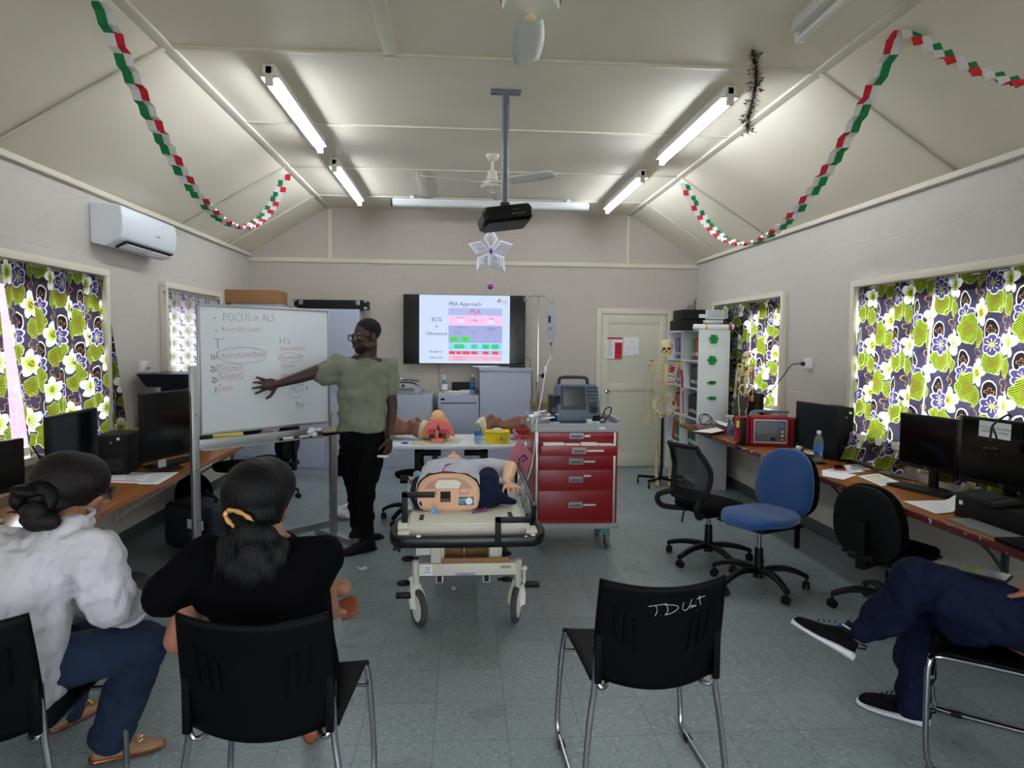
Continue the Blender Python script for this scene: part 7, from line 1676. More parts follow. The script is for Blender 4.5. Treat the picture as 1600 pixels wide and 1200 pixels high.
stack_chair('black stacking chair under the woman in the black top', (-0.59, 2.26, 0), R(-2), G)
stack_chair('black stacking chair under the woman in the white shirt', (-1.47, 2.27, 0), R(4), G)
stack_chair('black stacking chair at the right edge under the seated man', (2.11, 2.46, 0), R(52), G)

def star_base(t, hz, arm=0.3, m_=None, rot=0.2, curve=0.03, gas=True, name='base_leg'):
    m_ = m_ or M_black
    for k in range(5):
        a = rot+k*2*PI/5; d = V(math.cos(a), math.sin(a), 0)
        sd = V(-d.y, d.x, 0); rings = []
        for q in range(8):
            u = q/7; c = d*(0.02+arm*u)+V(0, 0, 0.115+curve*math.sin(PI*u*0.9)-0.035*u*u*1.2); w_, h_ = 0.026-0.006*u, 0.02-0.004*u
            rings.append([c+sd*w_*cx+V(0, 0, h_*cz) for cx, cz in ((-1, -.5), (-.5, -1), (.5, -1), (1, -.5), (1, .5), (.6, 1), (-.6, 1), (-1, .5))])
        l_ = MB().loft(rings).build(name, m_, t)
        e = d*(arm+0.01)
        w_ = MB(); ax_ = V(math.cos(a*3+1), math.sin(a*3+1), 0)
        for s in (-1, 1): w_.cyl(e+ax_*s*0.005+V(0, 0, 0.026), e+ax_*s*0.022+V(0, 0, 0.026), 0.0255, n=16)
        w_.cyl(e+V(0, 0, 0.03), e+V(0, 0, 0.09), 0.008); w_.box(e+V(0, 0, 0.044), (0.03, 0.03, 0.02), bev=0.006); w_.build('castor', M_black2, l_)
    MB().cyl((0, 0, 0.07), (0, 0, 0.16), 0.034, 0.03).cyl((0, 0, 0.16), (0, 0, 0.27), 0.03, 0.027).build('column_sleeve', m_, t)
    MB().cyl((0, 0, 0.25), (0, 0, hz), 0.0145).build('gas_lift', M_steel, t)
M_blue = mat('blue_chair_fabric', (19, 68, 128), 0.95, bump=0.6, bscale=400, sheen=0.3)
M_seatb = mat('black_chair_fabric', (10, 10, 13), 0.95, spec=0.15, bump=0.5, bscale=400)
def pad(pts_fn, name, m_, t, th, n=28, bev=0.02):
    """cushion: outline fn(a)->(point), thickness vector th"""
    rings = []
    prof_ = [(0.0, 0.0), (0.9, 0.0), (1.0, 0.25), (1.0, 0.7), (0.93, 0.95), (0.6, 1.05), (0.0001, 1.08)]
    for k, h in prof_[1:]: rings.append([pts_fn(2*PI*i/n, k, h) for i in range(n)])
    rings.insert(0, [pts_fn(2*PI*i/n, 0.0001, 0.0) for i in range(n)])
    return MB().loft(rings, cap=False).build(name, m_, t, smooth=60)
def se(a, p): c, s = math.cos(a), math.sin(a); return abs(c)**(2/p)*(1 if c >= 0 else -1), abs(s)**(2/p)*(1 if s >= 0 else -1)
def task_chair(label, loc, rz, fab, seat_z=0.47, back_lo=0.06, back_h=0.42, back_w=0.42, arm_stub=True, brot=0.2):
    """operator chair facing local +Y"""
    t = thing('office_chair', label, 'office chair', loc, rz)
    star_base(t, seat_z-0.06, rot=brot)
    def sf(a, k, h):
        x, y = se(a, 2.6); yy = y*k*0.225; dip = 0.02*(yy/0.225)**2 - (0.045*max(0, yy-0.12)/0.1)
        return V(x*k*0.235, yy, seat_z-0.05+h*0.06+dip)
    pad(sf, 'seat', fab, t, 0.06)
    MB().box((0, 0, seat_z-0.06), (0.4, 0.38, 0.02), bev=0.008).box((0, -0.03, seat_z-0.09), (0.16, 0.22, 0.045), bev=0.01).build('seat_pan', M_black, t)
    bl = seat_z+back_lo; bc = bl+back_h/2; tilt = R(-7)
    def bf(a, k, h):
        x, z = se(a, 2.5); wz = 1-0.1*z
        p = V(x*k*back_w/2*wz, -0.04+h*0.055-0.03*(x*k)**2*-1, z*k*back_h/2)
        p = RX(-tilt) @ p
        return p+V(0, -0.235, bc)
    pad(bf, 'backrest', fab, t, 0.05)
    def bs(a, k, h):
        x, z = se(a, 2.5); p = RX(-tilt) @ V(x*k*back_w/2*(1-0.1*z)*0.99, -0.042-h*0.02, z*k*back_h/2*0.99); return p+V(0, -0.235, bc)
    pad(bs, 'back_shell', M_black, t, 0.02)
    MB().b2((-0.025, -0.335, seat_z-0.1), (0.025, -0.3, bc), bev=0.006).b2((-0.025, -0.33, seat_z-0.1), (0.025, -0.1, seat_z-0.08), bev=0.004).build('back_stem', M_black, t)
    MB().cyl((-0.07, -0.315, seat_z-0.03), (0.07, -0.315, seat_z-0.03), 0.022, n=10).build('adjuster_knob', M_black, t)
    MB().tube([V(0.08, 0.0, seat_z-0.08), V(0.2, 0.02, seat_z-0.09), V(0.25, 0.03, seat_z-0.1)], 0.006).build('lever', M_black, t)
    return t
tc_ = task_chair('blue fabric office chair beside the right bench', (1.98, 4.34, 0), R(114), M_blue, 0.50, back_lo=-0.04, back_h=0.46, back_w=0.46, brot=0.35)
MB().b2((-0.16, -0.2, 0.28), (-0.135, -0.17, 0.44), bev=0.004).build('arm_bracket', M_black, tc_)
task_chair('black fabric office chair tucked by the right bench near the seated man', (2.57, 3.84, 0), R(-62), M_seatb, 0.44, back_lo=-0.05, back_h=0.44, back_w=0.40, brot=0.0)
task_chair('black office chair at the far end of the left bench', (-1.98, 7.0, 0), R(75), M_seatb, 0.42, back_lo=0.02, back_h=0.36, back_w=0.34)
t = thing('stool', 'black swivel stool with plain round seat, half hidden behind the left bench end', 'stool', (-2.06, 6.35, 0)); star_base(t, 0.44, arm=0.22); MB().lathe([(0.12, 0.43), (0.19, 0.44), (0.205, 0.465), (0.2, 0.495), (0.15, 0.505), (0.001, 0.508)], n=36).build('seat', M_seatb, t)
t = thing('stool', 'low black swivel stool behind the stretcher', 'stool', (-0.44, 6.16, 0)); star_base(t, 0.40, arm=0.27, rot=2.9); MB().lathe([(0.1, 0.395), (0.15, 0.40), (0.165, 0.42), (0.16, 0.44), (0.12, 0.45), (0.001, 0.452)], n=36).build('seat', M_seatb, t)
# mesh back chair
t = thing('office_chair', 'black mesh back office chair left of the blue chair', 'office chair', (1.85, 4.92, 0), R(-68))
star_base(t, 0.40, rot=1.1, curve=0.01)
def sf(a, k, h):
    x, y = se(a, 2.8); return V(x*k*0.235, y*k*0.225, 0.40+h*0.06-0.03*max(0, y*k-0.6))
pad(sf, 'seat', M_seatb, t, 0.06)
MB().box((0, 0, 0.39), (0.3, 0.3, 0.03), bev=0.008).box((0, 0, 0.36), (0.14, 0.18, 0.05), bev=0.01).build('mechanism', M_black, t)
MB().cyl((0.12, 0.1, 0.36), (0.12, 0.1, 0.29), 0.03).build('tension_knob', M_black, t); MB().tube([V(-0.08, -0.05, 0.37), V(-0.2, -0.06, 0.34), V(-0.23, -0.06, 0.24)], 0.006, smooth=3).build('lever', M_black, t)
def bk(u, v):
    w_ = 0.17+0.055*math.sin(PI*min(1, v*1.15))**0.8; x = (u-0.5)*2*w_
    y = -0.25+0.05*math.sin(PI*v)-0.12*max(0, v-0.55)+0.035*(2*u-1)**2; return V(x, y, 0.48+0.42*v)
M_mesh, b_, tc, sx = newmat('open_mesh_fabric'); nt = N.nt; nt.links.new(tc.outputs['Object'], sx.inputs[0]); b_.inputs['Base Color'].default_value = L(26, 26, 30); b_.inputs['Roughness'].default_value = 0.8
a1 = ((N(sx.outputs[0])*260).fract()-0.5).abs().lt(0.24) * ((N(sx.outputs[2])*260).fract()-0.5).abs().lt(0.24)
nt.links.new((1-a1*0.9).s, b_.inputs['Alpha'])
MB().grid(lambda u, v: bk(0.1+0.8*u, 0.06+0.86*v), 20, 24, uv=False).build('mesh_panel', M_mesh, t, smooth=180)
outl = [bk(0.06, 0.05+0.9*i/12) for i in range(13)]+[bk(0.06+0.88*i/6, 0.965) for i in range(7)]+[bk(0.94, 0.95-0.9*i/12) for i in range(13)]+[bk(0.94-0.88*i/6, 0.03) for i in range(7)]
mb = MB(); mb.tube(outl, 0.019, n=10, closed=True); mb.build('back_frame', M_black2, t)
mb = MB().grid(lambda u, v: bk(0.15+0.7*u, 0.0+0.22*v)+V(0, -0.008, 0), 12, 6, uv=False); mb.build('lumbar_plate', M_black2, t, solid=0.012)
for s in (-1, 1): MB().tube([bk(0.5+s*0.4, 0.1), V(s*0.215, -0.31, 0.48), V(s*0.2, -0.28, 0.40), V(s*0.1, -0.12, 0.385)], 0.021, n=8, smooth=5).build('back_arm', M_black2, t)
# ================================================================== PEOPLE
def hand(mb, w_, d, n, s, spread=0.1, curl=0.3, k=1.0, tdown=0.9, curls=None):
    """w wrist, d fingers direction, n palm normal, s sign of the thumb side"""
    d = Vector(d).normalized(); n = Vector(n); n = (n-d*n.dot(d)).normalized(); sd = d.cross(n).normalized()*s
    c = w_+d*0.055*k
    mb.ell(c, (0.052*k, 0.042*k, 0.016*k), rot=frame((0, 0, 0), d, sd).to_3x3()); mb.cap(w_, w_+d*0.03*k, 0.026*k, 0.024*k)
    mb.ell(c+sd*0.018*k-d*0.012*k+n*0.006*k, (0.032*k, 0.02*k, 0.016*k), rot=frame((0, 0, 0), d, sd).to_3x3())
    for i, (o, l_) in enumerate(((0.031, 0.072), (0.0105, 0.08), (-0.0105, 0.074), (-0.031, 0.058))):
        a = (1.5-i)*spread; cu = curls[i] if curls else curl*(1+0.25*i)
        b0 = w_+d*0.092*k*(1-0.04*abs(i-1.2))+sd*o*k
        f1 = (d*math.cos(a)+sd*math.sin(a)); p = b0; pts = [w_+d*0.06*k+sd*o*0.8*k, p]; ang = 0
        for seg, fr in ((0.45, 0.7), (0.3, 1.0), (0.25, 0.8)):
            ang += cu*fr; p = p+(f1*math.cos(ang)+n*math.sin(ang))*l_*seg*k; pts.append(p)
        mb.limb(pts, [0.0098*k, 0.0098*k, 0.0092*k, 0.0086*k, 0.0074*k], n=10)
    t0 = w_+d*0.025*k+sd*0.026*k; t1 = t0+(d*0.55+sd*tdown*0.8+n*0.15).normalized()*0.035*k; t2 = t1+(d*0.6+sd*tdown*0.55+n*0.25).normalized()*0.03*k; t3 = t2+(d*0.75+sd*tdown*0.3+n*0.3).normalized()*0.026*k
    mb.limb([t0, t1, t2, t3], [0.015*k, 0.0125*k, 0.0108*k, 0.0088*k], n=10)
def headM(c, yaw, pitch=0.0, roll=0.0, k=1.0): return Matrix.Translation(c) @ RZ(yaw).to_4x4() @ RX(pitch).to_4x4() @ RY(roll).to_4x4() @ Matrix.Scale(k, 4)
def head_prims(mb, M, male=True):
    """face towards local -Y"""
    r3 = M.to_3x3()
    E_ = lambda c, r, rot=None: mb.ell(M @ V(*c), r, rot=r3 @ rot if rot else r3)
    E_((0, 0.012, 0.035), (0.076, 0.094, 0.082)); E_((0, -0.03, -0.02), (0.062, 0.062, 0.08)); E_((0, -0.045, -0.07), (0.04 if male else 0.034, 0.04, 0.036)); E_((0, -0.075, -0.095), (0.022, 0.017, 0.016))
    for s in (-1, 1): E_((s*0.043, -0.015, -0.06), (0.02, 0.045, 0.028)); E_((s*0.036, -0.066, -0.012), (0.024, 0.02, 0.018)); E_((s*0.078, 0.012, -0.005), (0.009, 0.02, 0.032)); E_((s*0.03, -0.078, 0.022), (0.024, 0.014, 0.009))
    mb.limb([M @ V(0, -0.085, 0.018), M @ V(0, -0.098, -0.005), M @ V(0, -0.109, -0.024)], [0.009, 0.010, 0.0125], n=10)
    for s in (-1, 1): E_((s*0.014, -0.1, -0.028), (0.0105, 0.011, 0.009))
    E_((0, -0.096, -0.052), (0.024, 0.012, 0.0075)); E_((0, -0.093, -0.064), (0.021, 0.013, 0.0085))
def eyes(par, M):
    for s in (-1, 1):
        c = M @ V(s*0.031, -0.074, 0.006); r3 = M.to_3x3()
        e = MB().ell(c, (0.013, 0.0125, 0.0095), rot=r3).build('eye', mat('eye_white', (206, 200, 192), 0.2), par, world=True)
        MB().ell(M @ V(s*0.031-0.001, -0.0835, 0.005), (0.006, 0.004, 0.006), rot=r3).build('iris', mat('dark_iris', (28, 18, 14), 0.1), e, world=True)
def glasses(par, M, m_, k=1.0):
    mb = MB()
    for s in (-1, 1):
        mb.tube([M @ V(s*(0.034+0.028*k*math.copysign(abs(math.cos(a))**0.7, math.cos(a))), -0.105, 0.004+0.021*k*math.copysign(abs(math.sin(a))**0.7, math.sin(a))) for a in [i*PI/10 for i in range(20)]], 0.0038, n=6, closed=True)
        mb.tube([M @ V(s*0.062, -0.104, 0.012), M @ V(s*0.078, -0.085, 0.012), M @ V(s*0.084, 0.0, 0.008), M @ V(s*0.08, 0.02, -0.004)], 0.0028, n=6)
    mb.tube([M @ V(-0.008, -0.106, 0.01), M @ V(0.008, -0.106, 0.01)], 0.003, n=6)
    g = mb.build('glasses', m_, par, world=True)
    for s in (-1, 1): MB().ell(M @ V(s*0.034, -0.105, 0.004), (0.028*k, 0.001, 0.021*k), rot=M.to_3x3()).build('lens', mat('clear_lens', (230, 236, 245), 0.03, trans=0.9, ior=1.05), g, world=True)
def shoe_prims(mb, heel, toe, w_=0.045, h=0.075, up=None, z0=0.0):
    heel, toe = Vector(heel), Vector(toe); d = (toe-heel).normalized(); up = Vector(up).normalized() if up else V(0, 0, 1); sd = d.cross(up).normalized(); L_ = (toe-heel).length
    secs = []
    for u, ww, hh in ((0.0, 0.35, 0.6), (0.06, 0.75, 0.95), (0.2, 0.82, 1.05), (0.38, 0.85, 0.9), (0.6, 0.98, 0.62), (0.8, 1.0, 0.5), (0.94, 0.78, 0.38), (1.0, 0.35, 0.24)):
        secs.append((heel+d*L_*u+up*(h*hh/2+z0), sd*w_*ww, up*h*hh/2))
    mb.eloft(secs, n=18, p=2.6); return mb
def sole_prims(mb, heel, toe, w_=0.047, th=0.022, up=None):
    heel, toe = Vector(heel), Vector(toe); d = (toe-heel).normalized(); up = Vector(up).normalized() if up else V(0, 0, 1); sd = d.cross(up).normalized(); L_ = (toe-heel).length
    secs = [(heel+d*L_*u+up*(th*hh/2), sd*w_*ww, up*th*hh/2) for u, ww, hh in ((-0.03, 0.45, 1.3), (0.04, 0.8, 1.6), (0.25, 0.84, 1.5), (0.55, 0.98, 0.9), (0.82, 1.02, 0.8), (0.97, 0.75, 0.9), (1.03, 0.35, 1.0))]
    mb.eloft(secs, n=18, p=3); return mb

# ------------------------------------------------------------------ presenter
M_skd = mat('dark_brown_skin', (62, 40, 34), 0.45, var=0.06, vscale=20, bump=0.05); M_tee, b_, tc, sx = newmat('sage_cotton'); 
N.nt.links.new(mixc(noise(5, tc.outputs['Object'], 3), L(110, 115, 99), L(126, 131, 115)), b_.inputs['Base Color']); b_.inputs['Roughness'].default_value = 0.95
wv = N.nt.nodes.new('ShaderNodeTexNoise'); wv.inputs['Scale'].default_value = 5.5; wv.inputs['Detail'].default_value = 2; mp = N.nt.nodes.new('ShaderNodeMapping'); mp.inputs['Rotation'].default_value = (0, R(38), 0); mp.inputs['Scale'].default_value = (3.2, 1, 0.7)
N.nt.links.new(tc.outputs['Object'], mp.inputs[0]); N.nt.links.new(mp.outputs[0], wv.inputs['Vector']); bp = N.nt.nodes.new('ShaderNodeBump'); bp.inputs['Strength'].default_value = 0.5; bp.inputs['Distance'].default_value = 0.03; N.nt.links.new(wv.outputs['Fac'], bp.inputs['Height']); N.nt.links.new(bp.outputs[0], b_.inputs['Normal'])
def folds(m, sc_=(3, 3, 1), st=0.5, dist=0.02, s0=5):
    nt = m.node_tree; tc = nt.nodes.new('ShaderNodeTexCoord'); mp = nt.nodes.new('ShaderNodeMapping'); mp.inputs['Scale'].default_value = sc_; n = nt.nodes.new('ShaderNodeTexNoise'); n.inputs['Scale'].default_value = s0; n.inputs['Detail'].default_value = 3
    bp = nt.nodes.new('ShaderNodeBump'); bp.inputs['Strength'].default_value = st; bp.inputs['Distance'].default_value = dist
    nt.links.new(tc.outputs['Object'], mp.inputs[0]); nt.links.new(mp.outputs[0], n.inputs['Vector']); nt.links.new(n.outputs['Fac'], bp.inputs['Height']); nt.links.new(bp.outputs[0], nt.nodes['Principled BSDF'].inputs['Normal']); return m
M_pants = folds(mat('black_trouser_cloth', (10, 10, 12), 0.9, spec=0.15)); M_boot = mat('black_boot_leather', (12, 12, 14), 0.6, spec=0.25)
pr = thing('person', 'standing man in a sage green T-shirt and black trousers pointing at the whiteboard', 'person', (-0.77, 5.33, 0))
hc = P(572, 527, Y=5.31); hm = headM(hc, R(-50), R(5), 0, 1.1)
SR, SL_ = V(-0.955, 5.32, 1.44), V(-0.58, 5.35, 1.435)
dB = lambda u, v, off: (lambda d, o: o+d*((A-o).dot(nrm)/d.dot(nrm))+nrm*off)(CAM_M.to_3x3() @ V((u-800)/F_PX, (600-v)/F_PX, -1), V(0, 0, CAM_H))
WR_ = dB(428, 599, 0.065); EL = P(468, 590, Y=5.24); WL_ = P(609, 685, Y=5.27); EL2 = P(613, 636, Y=5.36)
mb = MB(); head_prims(mb, hm)
nk = V(hc.x+0.005, 5.35, 1.52); mb.cap(hc+V(0.02, 0.02, -0.05), nk, 0.064, 0.072)
mb.eloft([(V(-0.765, 5.35, 0.90), V(0.15, 0, 0), V(0, 0.1, 0)), (V(-0.765, 5.35, 1.1), V(0.145, 0, 0), V(0, 0.095, 0)), (V(-0.765, 5.34, 1.3), V(0.17, 0, 0), V(0, 0.1, 0)), (V(-0.765, 5.34, 1.45), V(0.15, 0, 0), V(0, 0.075, 0)), (V(-0.755, 5.345, 1.515), V(0.08, 0, 0), V(0, 0.065, 0))])
mb.limb([V(-0.87, 5.34, 1.43), SR, EL, WR_], [0.07, 0.062, 0.043, 0.028]); mb.limb([V(-0.66, 5.34, 1.43), SL_, EL2, WL_], [0.065, 0.06, 0.042, 0.028])
hand(mb, WR_, dB(381, 603, 0.012)-WR_, -nrm, 1 if (((dB(381, 603, 0)-WR_).cross(-nrm)).z < 0) else -1, spread=0.24, curl=0.05, k=1.12, tdown=1.5)
hand(mb, WL_, V(-0.12, -0.1, -1), V(-0.75, 0.5, 0.0), -1, spread=0.05, curl=0.5, k=1.02, curls=[0.35, 0.5, 0.62, 0.7])
hipA, hipB = V(-0.685, 5.34, 0.86), V(-0.855, 5.37, 0.86); knA, knB = V(-0.735, 5.24, 0.50), V(-0.845, 5.40, 0.49); anA, anB = V(-0.735, 5.25, 0.10), V(-0.835, 5.50, 0.10)
mb.limb([hipA, knA, anA], [0.075, 0.05, 0.035]); mb.limb([hipB, knB, anB], [0.075, 0.05, 0.035])
mb.build('body', M_skd, pr, world=True, remesh=0.0068, relax=2)
eyes(pr, hm); glasses(pr, hm, M_black)
r3 = hm.to_3x3()
mb = MB(); mb.ell(hm @ V(0, 0.024, 0.05), (0.0815, 0.094, 0.084), rot=r3)
mb.build('hair', mat('short_black_hair', (12, 11, 12), 0.9, bump=0.8, bscale=250), pr, world=True)
mb = MB(); mb.ell(hm @ V(0, -0.05, -0.083), (0.041, 0.043, 0.03), rot=r3)
for s in (-1, 1): mb.ell(hm @ V(s*0.044, -0.028, -0.066), (0.017, 0.036, 0.022), rot=r3)
mb.ell(hm @ V(0, -0.1, -0.0425), (0.02, 0.008, 0.004), rot=r3)
mb.build('beard', mat('black_beard_stubble', (22, 16, 15), 0.9, bump=0.6, bscale=300), pr, world=True)
MB().ell(hm @ V(0, -0.1055, -0.0535), (0.019, 0.006, 0.0055), rot=r3).ell(hm @ V(0, -0.102, -0.064), (0.018, 0.007, 0.0065), rot=r3).build('lips', mat('lip_skin', (112, 66, 60), 0.4), pr, world=True)
mb = MB()
mb.eloft([(V(-0.77, 5.35, 0.925), V(0.195, 0, 0), V(0, 0.135, 0)), (V(-0.77, 5.345, 1.0), V(0.19, 0, 0), V(0, 0.13, 0)), (V(-0.768, 5.345, 1.15), V(0.185, 0, 0), V(0, 0.125, 0)), (V(-0.765, 5.34, 1.3), V(0.205, 0, 0), V(0, 0.128, 0)), (V(-0.765, 5.34, 1.43), V(0.19, 0, 0), V(0, 0.105, 0)), (V(-0.76, 5.35, 1.485), V(0.13, 0, 0), V(0, 0.09, 0)), (V(-0.755, 5.355, 1.512), V(0.092, 0.0, 0), V(0, 0.078, 0.018))], n=28)
sR = P(501, 583, Y=5.30); mb.limb([V(-0.87, 5.34, 1.405), SR, SR.lerp(sR, 0.55), sR], [0.095, 0.085, 0.077, 0.068]); sL = P(610, 606, Y=5.355); mb.limb([V(-0.66, 5.34, 1.405), SL_+V(0.0, 0, -0.01), sL], [0.09, 0.08, 0.066])
mb.ell(sR+V(0.06, 0, -0.055), (0.07, 0.06, 0.05))
tee = mb.build('t_shirt', M_tee, pr, world=True, remesh=0.009, relax=3, disp=(0.02, 0.16))
p = P(597, 582.5, Y=5.2); MB().prism([(-0.008, 0.003), (0, -0.006), (0.008, 0.003), (0, 0)], 0.003, frame(V(p.x, 5.218, p.z), (1, 0, 0), (0, 0, 1))).build('chest_motif', M_ink, tee, world=True)
MB().tube([V(-0.755+0.082*math.cos(a), 5.355+0.08*math.sin(a), 1.51+0.024*math.sin(a)) for a in [i*PI/12 for i in range(24)]], 0.0065, n=6, closed=True).build('collar', M_tee, tee, world=True)
mb = MB(); mb.eloft([(V(-0.77, 5.35, 0.98), V(0.168, 0, 0), V(0, 0.122, 0)), (V(-0.77, 5.35, 0.9), V(0.178, 0, 0), V(0, 0.128, 0)), (V(-0.77, 5.355, 0.8), V(0.172, 0, 0), V(0, 0.12, 0))])
mb.limb([hipA+V(0, 0, 0), V(-0.70, 5.29, 0.68), knA, V(-0.737, 5.24, 0.3), anA+V(0, 0, 0.06)], [0.098, 0.09, 0.074, 0.066, 0.066]); mb.limb([hipB, V(-0.865, 5.38, 0.68), knB, V(-0.84, 5.46, 0.3), anB+V(0, 0, 0.06)], [0.1, 0.09, 0.074, 0.066, 0.064])
pn = mb.build('trousers', M_pants, pr, world=True, remesh=0.01, relax=2, disp=(0.014, 0.1))
MB().box(V(-0.94, 5.34, 0.66), (0.03, 0.13, 0.17), bev=0.012).build('cargo_pocket', M_pants, pn, world=True)
for (an, hl, te) in ((anA, P(580, 858, Z=0.0), P(537, 868, Z=0.0)), (anB, P(548, 840, Z=0), P(594, 841, Z=0))):
    mb = MB(); hl = V(an.x, an.y, 0)-(V(te.x, te.y, 0)-V(an.x, an.y, 0)).normalized()*0.075; te = hl+(V(te.x, te.y, 0)-hl).normalized()*0.29
    shoe_prims(mb, hl, te, 0.052, 0.095); mb.cap(V(an.x, an.y, 0.07), V(an.x, an.y, 0.15), 0.05, 0.052)
    sh_ = mb.build('boot', M_boot, pr, world=True, remesh=0.007, relax=2)
    q = MB(); sole_prims(q, hl, te, 0.053, 0.015); q.build('sole', M_black, sh_, world=True)
    d = (te-hl).normalized(); q = MB()
    for k in range(4): c = hl+d*(0.12+0.022*k)+V(0, 0, 0.094-0.009*k); sd = d.cross(V(0, 0, 1)); q.tube([c-sd*0.022, c+V(0, 0, 0.004), c+sd*0.022], 0.003, n=5)
    q.build('laces', M_blackcloth, sh_, world=True)
MB().tube([WL_+V(0.031*math.cos(a), 0.031*math.sin(a), 0.015) for a in [i*PI/8 for i in range(16)]], 0.008, n=6, closed=True).build('watch_strap', M_black, pr, world=True)
MB().cyl(WL_+V(0.018, -0.028, 0.015), WL_+V(0.022, -0.038, 0.015), 0.019, n=20).build('watch_face', mat('watch_glass', (150, 160, 170), 0.1, 0.6), pr, world=True)
mk_ = thing('marker_pen', 'white marker pen held in the presenter\'s lowered hand', 'marker', P(595, 713, Y=5.22)); MB().cyl(P(590, 713, Y=5.2), P(606, 713.5, Y=5.24), 0.0095).build('barrel', M_white, mk_, world=True)

# ------------------------------------------------------------------ woman in black top, seen from behind
M_skl = mat('light_brown_skin', (150, 104, 82), 0.5, var=0.05, vscale=20); M_hairb, b_, tc, sx = newmat('long_black_hair'); N.nt.links.new(tc.outputs['Object'], sx.inputs[0])
def hairmat(m, b_, tc, c1, c2):
    nt = m.node_tree; N.nt = nt; mp = nt.nodes.new('ShaderNodeMapping'); mp.inputs['Scale'].default_value = (90, 90, 9); nt.links.new(tc.outputs['Object'], mp.inputs[0]); n = noise(1.6, mp.outputs[0], 5)
    nt.links.new(mixc(n, c1, c2), b_.inputs['Base Color']); b_.inputs['Roughness'].default_value = 0.5; b_.inputs['Specular IOR Level'].default_value = 0.18; bp = nt.nodes.new('ShaderNodeBump'); bp.inputs['Strength'].default_value = 0.7; bp.inputs['Distance'].default_value = 0.008; nt.links.new(n.s, bp.inputs['Height']); nt.links.new(bp.outputs[0], b_.inputs['Normal'])
hairmat(M_hairb, b_, tc, L(3, 3, 4), L(14, 13, 15))
M_btop = folds(mat('black_knit', (6, 6, 8), 0.95, spec=0.08), (2, 2, 2), 0.3, 0.02)
w2 = thing('person', 'seated woman in black top, long black hair in a gold clip', 'person', (-0.61, 2.3, 0))
hc = P(412, 778, Y=2.40); hm = headM(hc, R(180-28), R(-6)); r3 = hm.to_3x3()
mb = MB(); head_prims(mb, hm, False)
mb.cap(hc+V(0, -0.01, -0.06), V(-0.655, 2.32, 0.955), 0.05, 0.06)
mb.eloft([(V(-0.61, 2.27, 0.47), V(0.17, 0, 0), V(0, 0.12, 0)), (V(-0.62, 2.27, 0.65), V(0.14, 0, 0), V(0, 0.1, 0)), (V(-0.64, 2.28, 0.83), V(0.16, 0, 0), V(0, 0.1, 0)), (V(-0.655, 2.30, 0.93), V(0.13, 0, 0), V(0, 0.075, 0)), (V(-0.655, 2.32, 0.97), V(0.06, 0, 0), V(0, 0.055, 0))])
sA, sB = V(-0.84, 2.29, 0.885), V(-0.475, 2.30, 0.895); eA = P(277, 1000, Y=2.32); eB = P(508, 935, Y=2.42); wA = V(-0.86, 2.58, 0.66); wB = P(520, 958, Y=2.56)
mb.limb([V(-0.75, 2.3, 0.9), sA, eA, wA], [0.06, 0.058, 0.045, 0.028]); mb.limb([V(-0.57, 2.3, 0.9), sB, eB, wB], [0.06, 0.056, 0.042, 0.028])
hand(mb, wA, V(0.6, 0.6, -0.2), V(0, 0, -1), 1, curl=0.3, k=0.92); hand(mb, wB, V(-0.3, 0.9, 0.0), V(-0.3, 0.1, -1), -1, curl=0.5, k=0.92)
hL, hR = V(-0.70, 2.33, 0.53), V(-0.53, 2.33, 0.53); kL = V(-0.80, 2.72, 0.60); aL = V(-0.47, 2.70, 0.64); kR = V(-0.53, 2.75, 0.5); aR = V(-0.60, 2.74, 0.10)
mb.limb([hL, kL, aL], [0.085, 0.058, 0.034]); mb.limb([hR, kR, aR], [0.085, 0.058, 0.034])
mb.build('body', M_skl, w2, world=True, remesh=0.0075, relax=2); eyes(w2, hm)
mb = MB(); mb.ell(hm @ V(0, 0.03, 0.03), (0.115, 0.118, 0.118), rot=r3, n=24).ell(hm @ V(0, 0.055, -0.03), (0.108, 0.095, 0.095), rot=r3, n=24).ell(hm @ V(0.0, -0.015, 0.045), (0.106, 0.098, 0.098), rot=r3, n=24).ell(hm @ V(0.0, 0.06, -0.075), (0.07, 0.05, 0.06), rot=r3, n=24)
cl = P(381, 815, Y=2.27)
mb.limb([hm @ V(0, 0.07, -0.05), cl+V(0, 0.01, 0.0)], [0.085, 0.04]); 
for (u, v, r_, Y_) in ((381, 826, 0.042, 2.24), (388, 850, 0.06, 2.21), (393, 880, 0.06, 2.185), (390, 900, 0.045, 2.175), (358, 858, 0.045, 2.21), (415, 848, 0.05, 2.225), (350, 880, 0.03, 2.19), (430, 872, 0.042, 2.2), (366, 892, 0.036, 2.175), (416, 893, 0.036, 2.175), (440, 855, 0.03, 2.22)): mb.ell(P(u, v, Y=Y_), (r_, r_*0.55, r_*1.3), n=14)
mb.build('hair', M_hairb, w2, world=True, remesh=0.007, relax=4)
# loose strands
rnd = random.Random(11); mb = MB()
for i in range(70):
    u0 = rnd.uniform(345, 430); p0 = P(u0, rnd.uniform(838, 870), Y=2.18); p1 = P(u0+rnd.uniform(-12, 14), rnd.uniform(895, 915), Y=2.165); mb.tube([p0, (p0+p1)/2+V(rnd.uniform(-.012, .012), -0.012, 0), p1], 0.0011, n=4)
for i in range(50):
    a = rnd.uniform(-2.2, 2.2); q = V(math.sin(a)*0.1, 0.04+0.04*rnd.uniform(-1, 1), 0.035+math.cos(a)*0.106); q2 = q*rnd.uniform(1.05, 1.17); mb.tube([hm @ q, hm @ ((q+q2)/2+V(rnd.uniform(-.01, .01), 0, .004)), hm @ (q2+V(rnd.uniform(-.02, .02), rnd.uniform(-.02, .02), -0.004))], 0.0005, n=3)
h_ = mb.build('loose_strands', M_hairb, w2, world=True); h_['kind'] = 'stuff'
